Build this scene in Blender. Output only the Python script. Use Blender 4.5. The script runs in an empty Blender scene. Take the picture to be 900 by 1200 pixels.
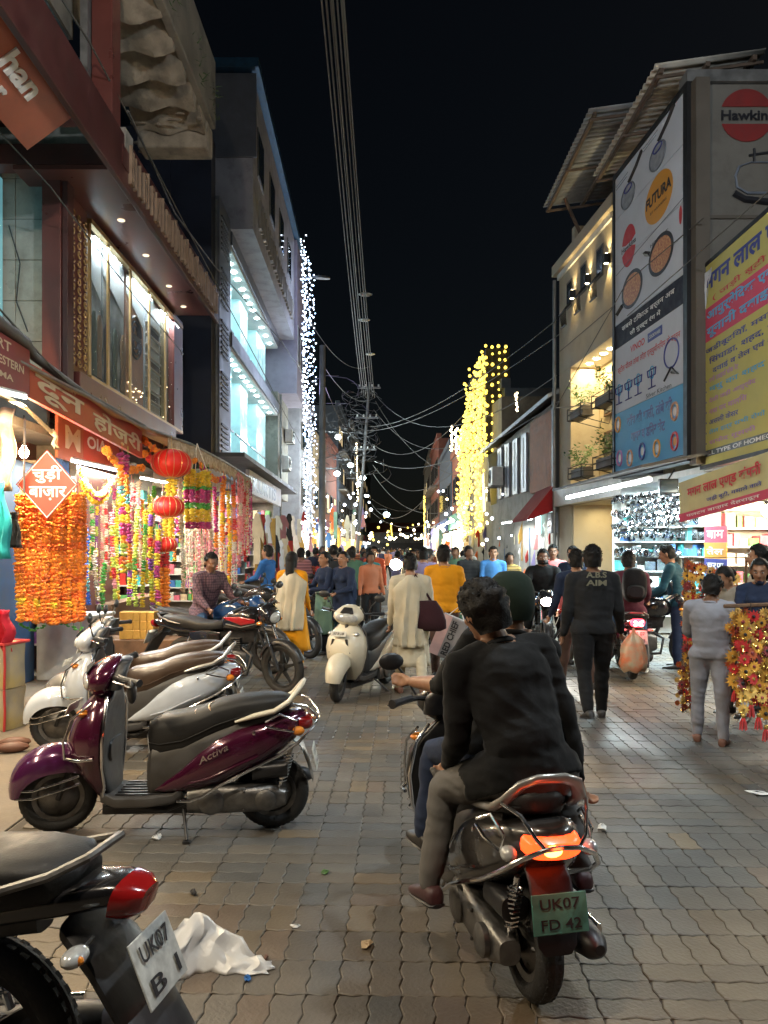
import bpy, math, random
from mathutils import Vector, Matrix, noise
R = random.Random(11)
SC = bpy.context.scene
C = SC.collection
PI = math.pi
rad = math.radians

# ---------------------------------------------------------------- camera, world, moonlight, exposure
CAMH = 1.65
cam_d = bpy.data.cameras.new('camera'); cam = bpy.data.objects.new('camera', cam_d); C.objects.link(cam)
cam.location = (0, 0, CAMH); cam.rotation_euler = (rad(90), 0, 0)
cam_d.sensor_fit = 'VERTICAL'; cam_d.sensor_height = 24; cam_d.lens = 18.0
cam_d.shift_y = 42/1200; cam_d.clip_start = 0.05; cam_d.clip_end = 2000
SC.camera = cam

world = bpy.data.worlds.new('World'); SC.world = world; world.use_nodes = True
wn = world.node_tree.nodes; wl = world.node_tree.links
wn.clear()
sky = wn.new('ShaderNodeTexSky'); sky.sky_type = 'NISHITA'; sky.sun_disc = False
sky.sun_elevation = rad(35); sky.sun_rotation = rad(60)
tint = wn.new('ShaderNodeMix'); tint.data_type = 'RGBA'; tint.blend_type = 'MULTIPLY'; tint.inputs[0].default_value = 1
tint.inputs[7].default_value = (0.75, 0.72, 0.66, 1)
bg = wn.new('ShaderNodeBackground'); bg.inputs['Strength'].default_value = 0.0010
wo = wn.new('ShaderNodeOutputWorld')
wl.new(sky.outputs[0], tint.inputs[6]); wl.new(tint.outputs[2], bg.inputs[0]); wl.new(bg.outputs[0], wo.inputs[0])
moon_d = bpy.data.lights.new('moon', 'SUN'); moon_d.energy = 0.03; moon_d.angle = rad(0.5); moon_d.color = (0.8, 0.88, 1)
moon = bpy.data.objects.new('moon', moon_d); C.objects.link(moon)
moon.rotation_euler = (rad(55), 0, rad(-60)); moon.location = (0, 0, 60)

SC.view_settings.view_transform = 'Standard'; SC.view_settings.look = 'None'
SC.view_settings.exposure = 0.62; SC.view_settings.gamma = 1.0
SC.render.engine = 'CYCLES'
cy = SC.cycles
cy.use_denoising = True; cy.max_bounces = 6; cy.diffuse_bounces = 3; cy.glossy_bounces = 3
cy.transmission_bounces = 6; cy.transparent_max_bounces = 8
cy.caustics_reflective = False; cy.caustics_refractive = False
cy.sample_clamp_indirect = 4.0; cy.use_light_tree = True
try: cy.denoiser = 'OPENIMAGEDENOISE'
except Exception: pass

F = 900.0                      # focal length in photo pixels (900 x 1200)
def at(px, py, Y): return Vector(((px-450)*Y/F, Y, CAMH-(py-642)*Y/F))
def gy(py): return CAMH*F/(py-642)

# ---------------------------------------------------------------- materials
MATS = {}
def srgb(h):
    if isinstance(h, str):
        h = h.lstrip('#'); c = [int(h[i:i+2], 16)/255 for i in (0, 2, 4)]
    else: return tuple(h[:3])
    return tuple((x/12.92 if x <= .04045 else ((x+.055)/1.055)**2.4) for x in c)

def mat(name, col=(.5, .5, .5), rough=.5, metal=0, var=.15, scale=8, bump=.0, bscale=60, emit=None, es=1.0,
        coat=0, trans=0, alpha=None, objcol=False, spec=.5, sheen=0, col2=None, voronoi=False, nee=True, dirt=0):
    if name in MATS: return MATS[name]
    m = bpy.data.materials.new(name); m.use_nodes = True; n = m.node_tree.nodes; l = m.node_tree.links
    b = n['Principled BSDF']
    col = srgb(col)
    tc = n.new('ShaderNodeTexCoord')
    if objcol:
        oi = n.new('ShaderNodeObjectInfo'); src = oi.outputs['Color']
    else:
        rgb = n.new('ShaderNodeRGB'); rgb.outputs[0].default_value = (*col, 1); src = rgb.outputs[0]
    nt = n.new('ShaderNodeTexNoise'); nt.inputs['Scale'].default_value = scale; nt.inputs['Detail'].default_value = 5
    l.new(tc.outputs['Object'], nt.inputs['Vector'])
    if col2 is not None:
        c2 = srgb(col2)
        rp = n.new('ShaderNodeValToRGB'); rp.color_ramp.elements[0].position = .35; rp.color_ramp.elements[1].position = .65
        rp.color_ramp.elements[0].color = (*col, 1); rp.color_ramp.elements[1].color = (*c2, 1)
        if voronoi:
            vo = n.new('ShaderNodeTexVoronoi'); vo.inputs['Scale'].default_value = scale; l.new(tc.outputs['Object'], vo.inputs['Vector'])
            sp = n.new('ShaderNodeSeparateColor'); l.new(vo.outputs['Color'], sp.inputs[0]); l.new(sp.outputs[0], rp.inputs[0])
        else: l.new(nt.outputs[0], rp.inputs[0])
        src = rp.outputs[0]
    mr = n.new('ShaderNodeMapRange'); mr.inputs[1].default_value = .3; mr.inputs[2].default_value = .7
    mr.inputs[3].default_value = 1-var; mr.inputs[4].default_value = 1+var
    l.new(nt.outputs[0], mr.inputs[0])
    vm = n.new('ShaderNodeVectorMath'); vm.operation = 'SCALE'; l.new(src, vm.inputs[0]); l.new(mr.outputs[0], vm.inputs['Scale'])
    out = vm.outputs[0]
    if dirt:
        nd = n.new('ShaderNodeTexNoise'); nd.inputs['Scale'].default_value = 2.3; nd.inputs['Detail'].default_value = 8; nd.inputs['Roughness'].default_value = .7
        l.new(tc.outputs['Object'], nd.inputs['Vector'])
        m2 = n.new('ShaderNodeMapRange'); m2.inputs[1].default_value = .48; m2.inputs[2].default_value = .75; m2.inputs[3].default_value = 0; m2.inputs[4].default_value = dirt
        l.new(nd.outputs[0], m2.inputs[0])
        mx = n.new('ShaderNodeMix'); mx.data_type = 'RGBA'; l.new(m2.outputs[0], mx.inputs[0]); l.new(out, mx.inputs[6]); mx.inputs[7].default_value = (.06, .05, .04, 1)
        out = mx.outputs[2]
    l.new(out, b.inputs['Base Color'])
    r2 = n.new('ShaderNodeMapRange'); r2.inputs[1].default_value = .3; r2.inputs[2].default_value = .7
    r2.inputs[3].default_value = max(.02, rough*.8); r2.inputs[4].default_value = min(1, rough*1.2)
    l.new(nt.outputs[0], r2.inputs[0]); l.new(r2.outputs[0], b.inputs['Roughness'])
    b.inputs['Metallic'].default_value = metal
    b.inputs['Specular IOR Level'].default_value = spec
    b.inputs['Coat Weight'].default_value = coat; b.inputs['Coat Roughness'].default_value = .06
    b.inputs['Transmission Weight'].default_value = trans
    if sheen: b.inputs['Sheen Weight'].default_value = sheen
    if alpha is not None: b.inputs['Alpha'].default_value = alpha
    if bump:
        nb = n.new('ShaderNodeTexNoise'); nb.inputs['Scale'].default_value = bscale; nb.inputs['Detail'].default_value = 4
        l.new(tc.outputs['Object'], nb.inputs['Vector'])
        bp = n.new('ShaderNodeBump'); bp.inputs['Strength'].default_value = bump; bp.inputs['Distance'].default_value = .01
        l.new(nb.outputs[0], bp.inputs['Height']); l.new(bp.outputs[0], b.inputs['Normal'])
    if emit is not None:
        b.inputs['Emission Color'].default_value = (*srgb(emit), 1); b.inputs['Emission Strength'].default_value = es
        if not nee: m.cycles.emission_sampling = 'NONE'
    MATS[name] = m
    return m

def hue(c, k=.06):
    c = srgb(c); return tuple(max(0, x*(1+R.uniform(-k, k))) for x in c)

# ---------------------------------------------------------------- mesh builder
class MB:
    def __init__(s): s.v = []; s.f = []; s.m = []
    def add(s, vs, fs, mi=0):
        o = len(s.v); s.v += [tuple(v) for v in vs]
        for f in fs: s.f.append(tuple(i+o for i in f)); s.m.append(mi)
        return s
    def hexa(s, p, mi=0):      # p: 4 bottom, 4 top (same winding)
        return s.add(p, [(3, 2, 1, 0), (4, 5, 6, 7), (0, 1, 5, 4), (1, 2, 6, 5), (2, 3, 7, 6), (3, 0, 4, 7)], mi)
    def box(s, x0, x1, y0, y1, z0, z1, mi=0):
        return s.hexa([(x0, y0, z0), (x1, y0, z0), (x1, y1, z0), (x0, y1, z0), (x0, y0, z1), (x1, y0, z1), (x1, y1, z1), (x0, y1, z1)], mi)
    def loft(s, rings, mi=0, caps=True, closed=True):
        n = len(rings[0]); vs = [p for r in rings for p in r]; fs = []
        for i in range(len(rings)-1):
            for j in range(n if closed else n-1):
                k = (j+1) % n
                fs.append((i*n+j, i*n+k, (i+1)*n+k, (i+1)*n+j))
        if caps and closed:
            fs.append(tuple(range(n-1, -1, -1))); fs.append(tuple((len(rings)-1)*n+j for j in range(n)))
        return s.add(vs, fs, mi)
    def tube(s, pts, r, n=8, mi=0, caps=True, flat=1.0):
        pts = [Vector(p) for p in pts]; rs = r if isinstance(r, (list, tuple)) else [r]*len(pts)
        rings = []; up = None
        for i, p in enumerate(pts):
            d = (pts[min(i+1, len(pts)-1)]-pts[max(i-1, 0)]).normalized()
            if up is None:
                up = Vector((0, 0, 1)) if abs(d.z) < .9 else Vector((1, 0, 0))
            a = (up-d*up.dot(d))
            a = a.normalized() if a.length > 1e-5 else d.orthogonal().normalized()
            up = a; b = d.cross(a)
            rings.append([p+(a*math.cos(2*PI*k/n)*flat+b*math.sin(2*PI*k/n))*rs[i] for k in range(n)])
        return s.loft(rings, mi, caps)
    def lathe(s, prof, o=(0, 0, 0), ax=(0, 0, 1), n=24, mi=0, closed=False):
        o = Vector(o); ax = Vector(ax).normalized(); a = ax.orthogonal().normalized(); b = ax.cross(a)
        rings = [[o+ax*h+(a*math.cos(2*PI*k/n)+b*math.sin(2*PI*k/n))*max(r, 1e-4) for k in range(n)] for r, h in prof]
        if closed: rings.append(rings[0])
        return s.loft(rings, mi, caps=not closed)
    def ell(s, c, r, nu=12, nv=8, mi=0, M=None):
        vs = []; c = Vector(c)
        for i in range(nv+1):
            th = PI*i/nv; k = max(math.sin(th), 1e-3)
            for j in range(nu):
                p = Vector((r[0]*k*math.cos(2*PI*j/nu), r[1]*k*math.sin(2*PI*j/nu), r[2]*math.cos(th)))
                if M: p = M @ p
                vs.append(c+p)
        fs = [(i*nu+j, (i+1)*nu+j, (i+1)*nu+(j+1) % nu, i*nu+(j+1) % nu) for i in range(nv) for j in range(nu)]
        return s.add(vs, fs, mi)
    def grid(s, pts, nu, nv, mi=0, thick=None):   # pts row-major nv rows of nu
        fs = [(j*nu+i, j*nu+i+1, (j+1)*nu+i+1, (j+1)*nu+i) for j in range(nv-1) for i in range(nu-1)]
        return s.add(pts, fs, mi)
    def xf(s, M):
        s.v = [tuple(M @ Vector(v)) for v in s.v]; return s
    def mesh(s, name, mats, smooth=35):
        me = bpy.data.meshes.new(name); me.from_pydata(s.v, [], s.f)
        for m in (mats if isinstance(mats, (list, tuple)) else [mats]): me.materials.append(m)
        me.polygons.foreach_set('material_index', s.m)
        if smooth:
            me.shade_smooth(); me.set_sharp_from_angle(angle=rad(smooth))
        me.validate(); me.update()
        return me
    def build(s, name, mats, parent=None, smooth=35, bevel=0, solid=0, sub=0):
        o = bpy.data.objects.new(name, s.mesh(name, mats, smooth)); C.objects.link(o)
        if parent is not None: o.parent = parent
        if solid:
            d = o.modifiers.new('solid', 'SOLIDIFY'); d.thickness = solid; d.offset = 0
        if bevel:
            b = o.modifiers.new('bevel', 'BEVEL'); b.width = bevel; b.segments = 2; b.limit_method = 'ANGLE'; b.angle_limit = rad(40)
        if sub:
            q = o.modifiers.new('sub', 'SUBSURF'); q.levels = sub; q.render_levels = sub
        return o

def tag(o, label=None, cat=None, group=None, kind=None):
    if label: o['label'] = label
    if cat: o['category'] = cat
    if group: o['group'] = group
    if kind: o['kind'] = kind
    return o
def thing(name, label, cat, loc=(0, 0, 0), rz=0, group=None):
    o = bpy.data.objects.new(name, None); C.objects.link(o); o.location = loc; o.rotation_euler = (0, 0, rz)
    return tag(o, label, cat, group)
KIDS = {}
def dup(root, loc=None, rz=None, label=None, group=None, color=None):
    kids = {}
    for o in list(bpy.data.objects):
        if o.parent: kids.setdefault(o.parent.name, []).append(o)
    def cp(o, par):
        c = o.copy(); C.objects.link(c)
        if par is not None: c.parent = par
        if color: c.color = color
        for ch in kids.get(o.name, []): cp(ch, c)
        return c
    r = cp(root, None)
    if loc is not None: r.location = loc
    if rz is not None: r.rotation_euler = (0, 0, rz)
    if label: r['label'] = label
    if group: r['group'] = group
    return r
def lamp(kind, loc, energy, col=(1, 1, 1), size=.1, rot=None, parent=None, sy=None, spot=None, name='lamp_light'):
    d = bpy.data.lights.new(name, kind); d.energy = energy; d.color = col
    if kind == 'AREA':
        d.size = size
        if sy: d.shape = 'RECTANGLE'; d.size_y = sy
    elif kind in ('POINT', 'SPOT'): d.shadow_soft_size = size
    if kind == 'SPOT' and spot: d.spot_size = rad(spot); d.spot_blend = .6
    o = bpy.data.objects.new(name, d); C.objects.link(o); o.location = loc
    if rot is not None: o.rotation_euler = rot
    if parent is not None: o.parent = parent
    return o
def ring_yz(x, zt, zb, hw, e=2.6, n=20, yc=0, tilt=0):
    zc = (zt+zb)/2; hz = (zt-zb)/2; out = []
    for k in range(n):
        t = 2*PI*k/n; c, s_ = math.cos(t), math.sin(t)
        y = hw*abs(c)**(2/e)*(1 if c >= 0 else -1); z = hz*abs(s_)**(2/e)*(1 if s_ >= 0 else -1)
        out.append((x+tilt*z, yc+y, zc+z))
    return out
def ring_xy(z, xf, xb, hw, e=2.4, n=24, flat=.25):
    out = []
    for k in range(n):
        t = 2*PI*k/n; c, s_ = math.cos(t), math.sin(t)
        a = (xf-xb)
        x = xb+(a*abs(c)**(2/e) if c >= 0 else -a*flat*abs(c)**(2/e))
        y = hw*abs(s_)**(2/e)*(1 if s_ >= 0 else -1)
        out.append((x, y, z))
    return out
def arc(c, r, a0, a1, n, y=0):
    return [(c[0]+r*math.cos(rad(a0+(a1-a0)*i/(n-1))), y, c[1]+r*math.sin(rad(a0+(a1-a0)*i/(n-1)))) for i in range(n)]
_tc = {}
def text_mesh(s, extrude=.0, bold=0.0):
    k = (s, extrude, bold)
    if k in _tc: return _tc[k]
    cu = bpy.data.curves.new('txt', 'FONT'); cu.body = s; cu.size = 1; cu.extrude = extrude; cu.offset = bold; cu.resolution_u = 3
    cu.align_x = 'LEFT'
    ob = bpy.data.objects.new('txt', cu)
    C.objects.link(ob); bpy.context.view_layer.update()
    me = bpy.data.meshes.new_from_object(ob.evaluated_get(bpy.context.evaluated_depsgraph_get()))
    vs = [v.co.copy() for v in me.vertices]; fs = [tuple(p.vertices) for p in me.polygons]
    bpy.data.objects.remove(ob); bpy.data.curves.remove(cu); bpy.data.meshes.remove(me)
    x0 = min(v.x for v in vs); x1 = max(v.x for v in vs); y0 = min(v.y for v in vs); y1 = max(v.y for v in vs)
    _tc[k] = (vs, fs, x0, x1, y0, y1)
    return _tc[k]
def text_on(s, o, xd, yd, w, h, m, parent=None, name='lettering', bold=0.0, ex=.0, mb=None, mi=0, lift=.004):
    """lettering filling a w x h box whose lower left corner is o (xd, yd: reading and up directions)"""
    vs, fs, x0, x1, y0, y1 = text_mesh(s, ex, bold)
    xd = Vector(xd).normalized(); yd = Vector(yd).normalized(); zd = xd.cross(yd); o = Vector(o)
    sx = w/(x1-x0); sy = h/(y1-y0)
    pts = [o+xd*((v.x-x0)*sx)+yd*((v.y-y0)*sy)+zd*(v.z*sy+lift) for v in vs]
    q = mb or MB(); q.add(pts, fs, mi)
    if mb is None: return q.build(name, m, parent, smooth=0)
# ---------------------------------------------------------------- vehicles
M_tyre = mat('tyre_rubber', (.022, .022, .022), .75, var=.4, scale=20, bump=.4, bscale=90, dirt=.25)
M_black = mat('black_plastic', (.018, .018, .02), .42, var=.3, scale=14, bump=.05)
M_grey_pl = mat('grey_plastic', (.055, .052, .05), .5, var=.25, scale=10, dirt=.4)
M_chrome = mat('chrome', (.75, .75, .76), .16, 1, var=.08, scale=20)
M_alu = mat('cast_aluminium', (.17, .165, .16), .42, .85, var=.3, scale=18, bump=.15, bscale=80, dirt=.5)
M_darkmetal = mat('dark_metal', (.05, .05, .052), .45, .7, var=.3, scale=20, dirt=.3)
M_seat = mat('black_leatherette', (.014, .0135, .0135), .55, var=.25, scale=12, bump=.12, bscale=160, coat=.0, spec=.35)
M_seat_br = mat('brown_leatherette', (.055, .032, .02), .36, var=.25, scale=8, bump=.2, bscale=220, coat=.1)
M_lens = mat('clear_lens', (.55, .56, .55), .08, .3, var=.15, scale=40, coat=1)
M_red_lens = mat('red_lens', (.28, .008, .008), .15, var=.1, coat=1)
M_amber = mat('amber_lens', (.7, .22, .02), .15, var=.1, coat=1)
M_mirror = mat('mirror_glass', (.5, .55, .6), .05, 1, var=.02)
M_plate_w = mat('white_number_plate', (.50, .50, .46), .55, var=.25, scale=30, dirt=.65)
M_plate_y = mat('dull_number_plate', (.35, .34, .30), .5, var=.15, dirt=.4)
M_plate_g = mat('green_number_plate', (.05, .20, .16), .6, var=.35, scale=14, dirt=.6)
M_ink = mat('plate_ink', (.01, .01, .012), .6, var=.1)
def paint(name, col, rough=.22, metal=0, coat=1.0, dirt=.15): return mat(name, col, rough, metal, var=.08, scale=5, coat=coat, bump=.015, bscale=8, dirt=dirt)
P_maroon = paint('maroon_purple_paint', (.062, .006, .026), .18, .25)
P_purple = paint('violet_paint', (.075, .012, .06), .18, .25)
P_white = paint('white_paint', (.62, .63, .62))
P_blue_w = paint('bluish_white_paint', (.52, .56, .62))
P_cream = paint('cream_paint', (.62, .57, .45), .35, 0, .5, .25)
P_silver = paint('silver_paint', (.36, .35, .33), .3, .6)
P_black = paint('black_paint', (.01, .01, .012))
P_red = paint('red_paint', (.35, .01, .015))
P_dgrey = paint('dark_grey_paint', (.045, .042, .04), .3, .4)

def wheel_parts(t, cx, r, w, spokes=0, y0=0, rim=M_alu):
    wh = bpy.data.objects.new('wheel', None); C.objects.link(wh); wh.parent = t
    ty = MB(); n = 12; sr = r*.2 if spokes == 0 else r*.155
    prof = []
    for k in range(n):
        a = 2*PI*k/n; prof.append((r-sr+sr*math.cos(a)*(1.0), w*math.sin(a)))
    ty.lathe(prof, (cx, y0, r), (0, 1, 0), 40, closed=True)
    nt = 44                     # tread blocks
    for i in range(nt):
        a = 2*PI*i/nt
        for s in (-1, 1):
            M = Matrix.Translation((cx, y0, r)) @ Matrix.Rotation(a+(.05 if s > 0 else 0), 4, 'Y')
            q = MB().box(-.008*r/.2, .008*r/.2, min(s*w*.06, s*w*.5), max(s*w*.06, s*w*.5), r-.012, r-.0036); q.xf(M)
            ty.add(q.v, q.f)
    ty.build('tyre', M_tyre, wh, 40)
    rm = MB(); ri = r-2*sr+.006
    rm.lathe([(ri+.012, -w*.7), (ri+.014, -w*.5), (ri-.01, -w*.3), (ri-.012, w*.3), (ri+.014, w*.5), (ri+.012, w*.7), (ri-.018, w*.55), (ri-.022, 0), (ri-.018, -w*.55)], (cx, y0, r), (0, 1, 0), 36, closed=True)
    if spokes:
        for i in range(spokes):
            a = 2*PI*i/spokes+.3
            q = MB(); q.loft([[(-.022, -.012, .03), (.022, -.012, .03), (.022, .012, .03), (-.022, .012, .03)], [(-.012, -.01, ri-.01), (.012, -.01, ri-.01), (.012, .01, ri-.01), (-.012, .01, ri-.01)]])
            q.xf(Matrix.Translation((cx, y0, r)) @ Matrix.Rotation(a, 4, 'Y')); rm.add(q.v, q.f)
        rm.lathe([(.05, -.035), (.055, 0), (.05, .035), (.02, .045)], (cx, y0, r), (0, 1, 0), 20)
        rm.lathe([(.1, .043), (.115, .045), (.115, .049), (.1, .051)], (cx, y0, r), (0, 1, 0), 28, closed=True)
    else:
        rm.lathe([(.001, -.045), (.05, -.045), (.07, -.03), (ri-.015, -.012), (ri-.015, .012), (.08, .03), (.055, .05), (.02, .055), (.001, .055)], (cx, y0, r), (0, 1, 0), 28)
        for i in range(6):
            a = 2*PI*i/6
            rm.ell((cx+ri*.62*math.cos(a), y0, r+ri*.62*math.sin(a)), (.018, .035, .018), 8, 6)
    rm.build('rim', rim, wh, 35)
    return wh

def plate(t, c, n, w, h, m, lines, tilt=0, name='number_plate'):
    """number plate centred at c facing direction n (local x/z plane)"""
    c = Vector(c); n = Vector(n).normalized(); xd = Vector((0, 0, 1)).cross(n).normalized(); yd = n.cross(xd)
    q = MB(); p = [c+xd*a*w/2+yd*b*h/2+n*e for e in (-.003, .003) for a, b in ((-1, -1), (1, -1), (1, 1), (-1, 1))]
    q.hexa(p); o = q.build(name, m, t, bevel=.003)
    if lines:
        k = len(lines); lm = MB()
        for i, s in enumerate(lines):
            lh = h/k
            text_on(s, c+n*.004-xd*w*.36+yd*(h/2-lh*(i+1)+lh*.24), xd, yd, w*.72, lh*.52, None, mb=lm, bold=.012)
        lm.build('plate_lettering', M_ink, o, 0)
    return o

def scooter(label, loc, rz, pm, seat=M_seat, fend=None, steer=0, rack=True, guards=True, grab=P_silver, group=None, sideword=None,
            tail_on=False, plate_m=M_plate_w, rear_lines=('UK 07', 'AB 4471'), front_plate=True, stripes=False, folded=False, mirrors=(1, -1), stand=True, name='parked_scooter', lamp_w=None):
    fend = fend or pm
    t = thing(name, label, 'scooter', loc, rz, group)
    r = .215; fx = 1.24
    # rear
    wheel_parts(t, 0, r, .05)
    b = MB()
    st = [(.66, .275, .245, .12), (.60, .33, .235, .15), (.50, .42, .235, .172), (.38, .515, .24, .188), (.24, .595, .27, .198), (.1, .64, .33, .2), (-.08, .665, .405, .188), (-.22, .69, .475, .155), (-.31, .70, .54, .115), (-.37, .69, .59, .07), (-.39, .675, .62, .03)]
    b.loft([ring_yz(x, zt, zb, hw, 2.9, 28) for x, zt, zb, hw in st])
    b.build('side_panel', pm, t, 50)
    # recessed crease line and badge round button
    for s in (-1, 1):
        q = MB(); q.lathe([(.012, 0), (.012, .006), (.006, .008)], (-.02, s*.193, .6), (0, s, .15), 12); q.build('panel_screw', M_chrome, t)
        q = MB(); q.tube([(.45, s*.176, .31), (.3, s*.2, .345), (.1, s*.208, .42), (-.05, s*.2, .47)], .006, 6, flat=1); q.build('panel_crease', pm, t)
    q = MB(); q.loft([ring_yz(.71, .46, .22, .10, 3), ring_yz(.68, .52, .2, .13, 3), ring_yz(.52, .58, .2, .155, 3), ring_yz(.34, .62, .3, .165, 3), ring_yz(.1, .68, .4, .16, 3), ring_yz(-.15, .72, .6, .12, 3)]); q.build('seat_box', M_grey_pl, t)
    s_ = MB()
    ss = [(.715, .59, .50, .05), (.70, .64, .455, .095), (.63, .678, .43, .135), (.5, .70, .455, .155), (.38, .72, .51, .158), (.26, .76, .56, .156), (.1, .785, .61, .148), (-.06, .795, .64, .138), (-.18, .793, .67, .115), (-.25, .78, .70, .075), (-.27, .76, .71, .03)]
    s_.loft([ring_yz(x, zt, zb, hw, 3.2, 24) for x, zt, zb, hw in ss]); so = s_.build('seat', seat, t, 60)
    q = MB(); q.tube([(x, hw+.002, (zt*.38+zb*.62)) for x, zt, zb, hw in ss[1:-1]], .004, 5); q.tube([(x, -hw-.002, (zt*.38+zb*.62)) for x, zt, zb, hw in ss[1:-1]], .004, 5); q.build('piping', seat, so)
    if stripes:
        Mst = mat('bronze_trim', (.35, .24, .15), .3, .3, var=.1)
        for x0 in (.40, .30):
            pts = []
            for k in range(13):
                a = -1+2*k/12; zt = .712+(.38-x0)*.35
                y = .15*math.sin(a*1.25)/math.sin(1.25); z = zt-.055*abs(a)**3.2+.004; pts.append((x0+.022*math.sin(a*4), y, z))
            q = MB(); q.tube(pts, .008, 6, flat=.5); q.build('seat_stripe', Mst, so)
    # grab rail
    g = MB(); side = [(.12, .155, .655), (-.02, .16, .69), (-.16, .155, .715), (-.26, .14, .765), (-.325, .10, .83), (-.345, .05, .85)]
    path = [Vector(p) for p in side]+[Vector((p[0], -p[1], p[2])) for p in reversed(side)]
    g.tube(path, [.012]+[.027]*(len(path)-2)+[.012], 10, flat=.6); g.build('grab_rail', grab, t, 60)
    # tail lamp, indicators, rear mudguard and plate
    if tail_on:
        Mt = mat('lit_tail_lamp', (.6, .03, .01), .3, emit=(1, .05, .008), es=3.2, var=.3, scale=30)
    else: Mt = M_red_lens
    q = MB(); q.loft([ring_yz(-.33, .675, .585, .108, 3), ring_yz(-.39, .665, .585, .098, 3), ring_yz(-.425, .65, .595, .06, 3)]); q.build('tail_lamp', Mt, t, 50)
    if tail_on:
        Mh = mat('tail_bulb', (1, .5, .1), .3, emit=(1, .42, .05), es=9)
        q = MB(); q.ell((-.425, .02, .625), (.014, .035, .02), 10, 8); q.build('bulb_glow', Mh, t)
        lamp('POINT', (-.56, 0, .61), .7, (1, .08, .02), .05, parent=t)
    for s in (-1, 1):
        q = MB(); q.ell((-.33, s*.15, .60), (.045, .03, .028), 12, 8); q.build('indicator', M_amber if not tail_on else M_lens, t)
    q = MB(); q.loft([ring_yz(-.24, .57, .55, .075, 3), ring_yz(-.34, .50, .485, .08, 3), ring_yz(-.39, .40, .38, .08, 3), ring_yz(-.42, .31, .295, .07, 3), ring_yz(-.425, .28, .27, .05, 3)]); q.build('rear_mudguard', M_black, t)
    plate(t, (-.44, 0, .42), (-1, 0, .28), .2, .13, plate_m, rear_lines)
    # engine, transmission, muffler, shock, stands
    q = MB(); q.loft([ring_yz(.47, .27, .13, .06, 3, yc=.1), ring_yz(.35, .30, .12, .075, 3, yc=.1), ring_yz(.15, .29, .135, .07, 3, yc=.115), ring_yz(0, .29, .14, .065, 3, yc=.115), ring_yz(-.09, .26, .17, .04, 3, yc=.115)])
    eng = q.build('engine_cover', M_alu, t, 45)
    q = MB(); q.lathe([(.075, 0), (.075, .02), (.06, .03), (.02, .032)], (.33, .165, .21), (0, 1, 0), 20); q.build('engine_disc', M_alu, eng); q = MB(); q.lathe([(.06, 0), (.06, .02), (.045, .03), (.015, .032)], (.02, .17, .215), (0, 1, 0), 20)
    q.build('engine_disc', M_alu, eng)
    for i in range(7):
        a = 2*PI*i/7; q = MB(); q.ell((.18+.16*math.cos(a), .18, .212+.055*math.sin(a)), (.008, .008, .008), 6, 5); q.build('bolt', M_alu, eng)
    q = MB(); q.loft([ring_yz(.1, .40, .31, .05, 3, yc=.1), ring_yz(-.1, .42, .33, .05, 3, yc=.1)]); q.build('air_filter_box', M_black, t)
    q = MB(); q.lathe([(.02, -.02), (.03, 0), (.058, .03), (.062, .3), (.05, .4), (.03, .44), (.018, .45)], (.22, -.16, .22), (-1, 0, .1), 20); q.tube([(.45, -.05, .2), (.35, -.13, .17), (.24, -.16, .215)], .018, 8)
    mo = q.build('muffler', M_darkmetal, t)
    q = MB(); q.loft([ring_yz(.1, .285, .185, .012, 3, yc=-.222), ring_yz(-.1, .29, .2, .012, 3, yc=-.222)]); q.build('heat_shield', M_chrome, mo)
    q = MB(); q.tube([(-.05, .1, .26), (-.12, .1, .5)], .012, 8)
    pts = [(-.065-.045*k/60+.026*math.cos(k*.9), .1+.026*math.sin(k*.9), .3+.16*k/60) for k in range(60)]
    q.tube(pts, .005, 5); q.build('shock_absorber', M_chrome, t)
    q = MB(); q.box(.42, .98, -.05, .05, .10, .16)
    for s in (-1, 1): q.tube([(.95, s*.09, .17), (.6, s*.1, .14), (.45, s*.1, .2)], .016, 8)
    q.build('frame', M_darkmetal, t)
    if stand:
        q = MB(); q.tube([(.5, .10, .14), (.47, .17, .08), (.44, .235, .012)], .011, 8); q.box(.415, .465, .22, .26, .0, .012); q.build('side_stand', M_darkmetal, t)
    # floorboard
    q = MB(); q.loft([ring_yz(.96, .27, .19, .15, 5), ring_yz(.88, .235, .165, .17, 5), ring_yz(.7, .235, .165, .168, 5), ring_yz(.55, .25, .18, .16, 5), ring_yz(.5, .3, .2, .14, 5)])
    fb = q.build('floorboard', M_grey_pl, t, 40)
    q = MB()
    for k in range(6): q.box(.58, .88, -.13+k*.05, -.115+k*.05, .236, .243)
    q.build('floor_mat', M_black, fb)
    # front assembly
    ap = MB(); sa = [(.2, .985, .93, .11), (.26, 1.03, .935, .15), (.34, 1.09, .945, .19), (.45, 1.165, .95, .225), (.56, 1.175, .945, .235), (.66, 1.14, .94, .22), (.74, 1.09, .93, .17), (.80, 1.04, .92, .11), (.83, 1.01, .92, .08)]
    ap.loft([ring_xy(z, xf, xb, hw, 2.5, 28, .08) for z, xf, xb, hw in sa]); apo = ap.build('front_apron', pm, t, 50)
    for s in (-1, 1):
        q = MB(); q.loft([[(1.10, s*(.08+.04*k/3)-.012, .66-.05*k), (1.15, s*(.08+.04*k/3)-.012, .66-.05*k), (1.15, s*(.08+.04*k/3)+.012, .66-.05*k), (1.10, s*(.08+.04*k/3)+.012, .66-.05*k)] for k in range(4)])
        q.build('apron_vent', M_black, apo)
    ip = MB(); ip.loft([ring_xy(z, xb+.005, xb-.012, hw*.95, 2.6, 24, .9) for z, xf, xb, hw in sa]); ip.build('inner_panel', M_black, t, 50)
    q = MB(); q.loft([ring_yz(.95, .56, .40, .12, 4), ring_yz(.91, .54, .42, .11, 4)]); q.build('glove_box', M_black, t)
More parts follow.
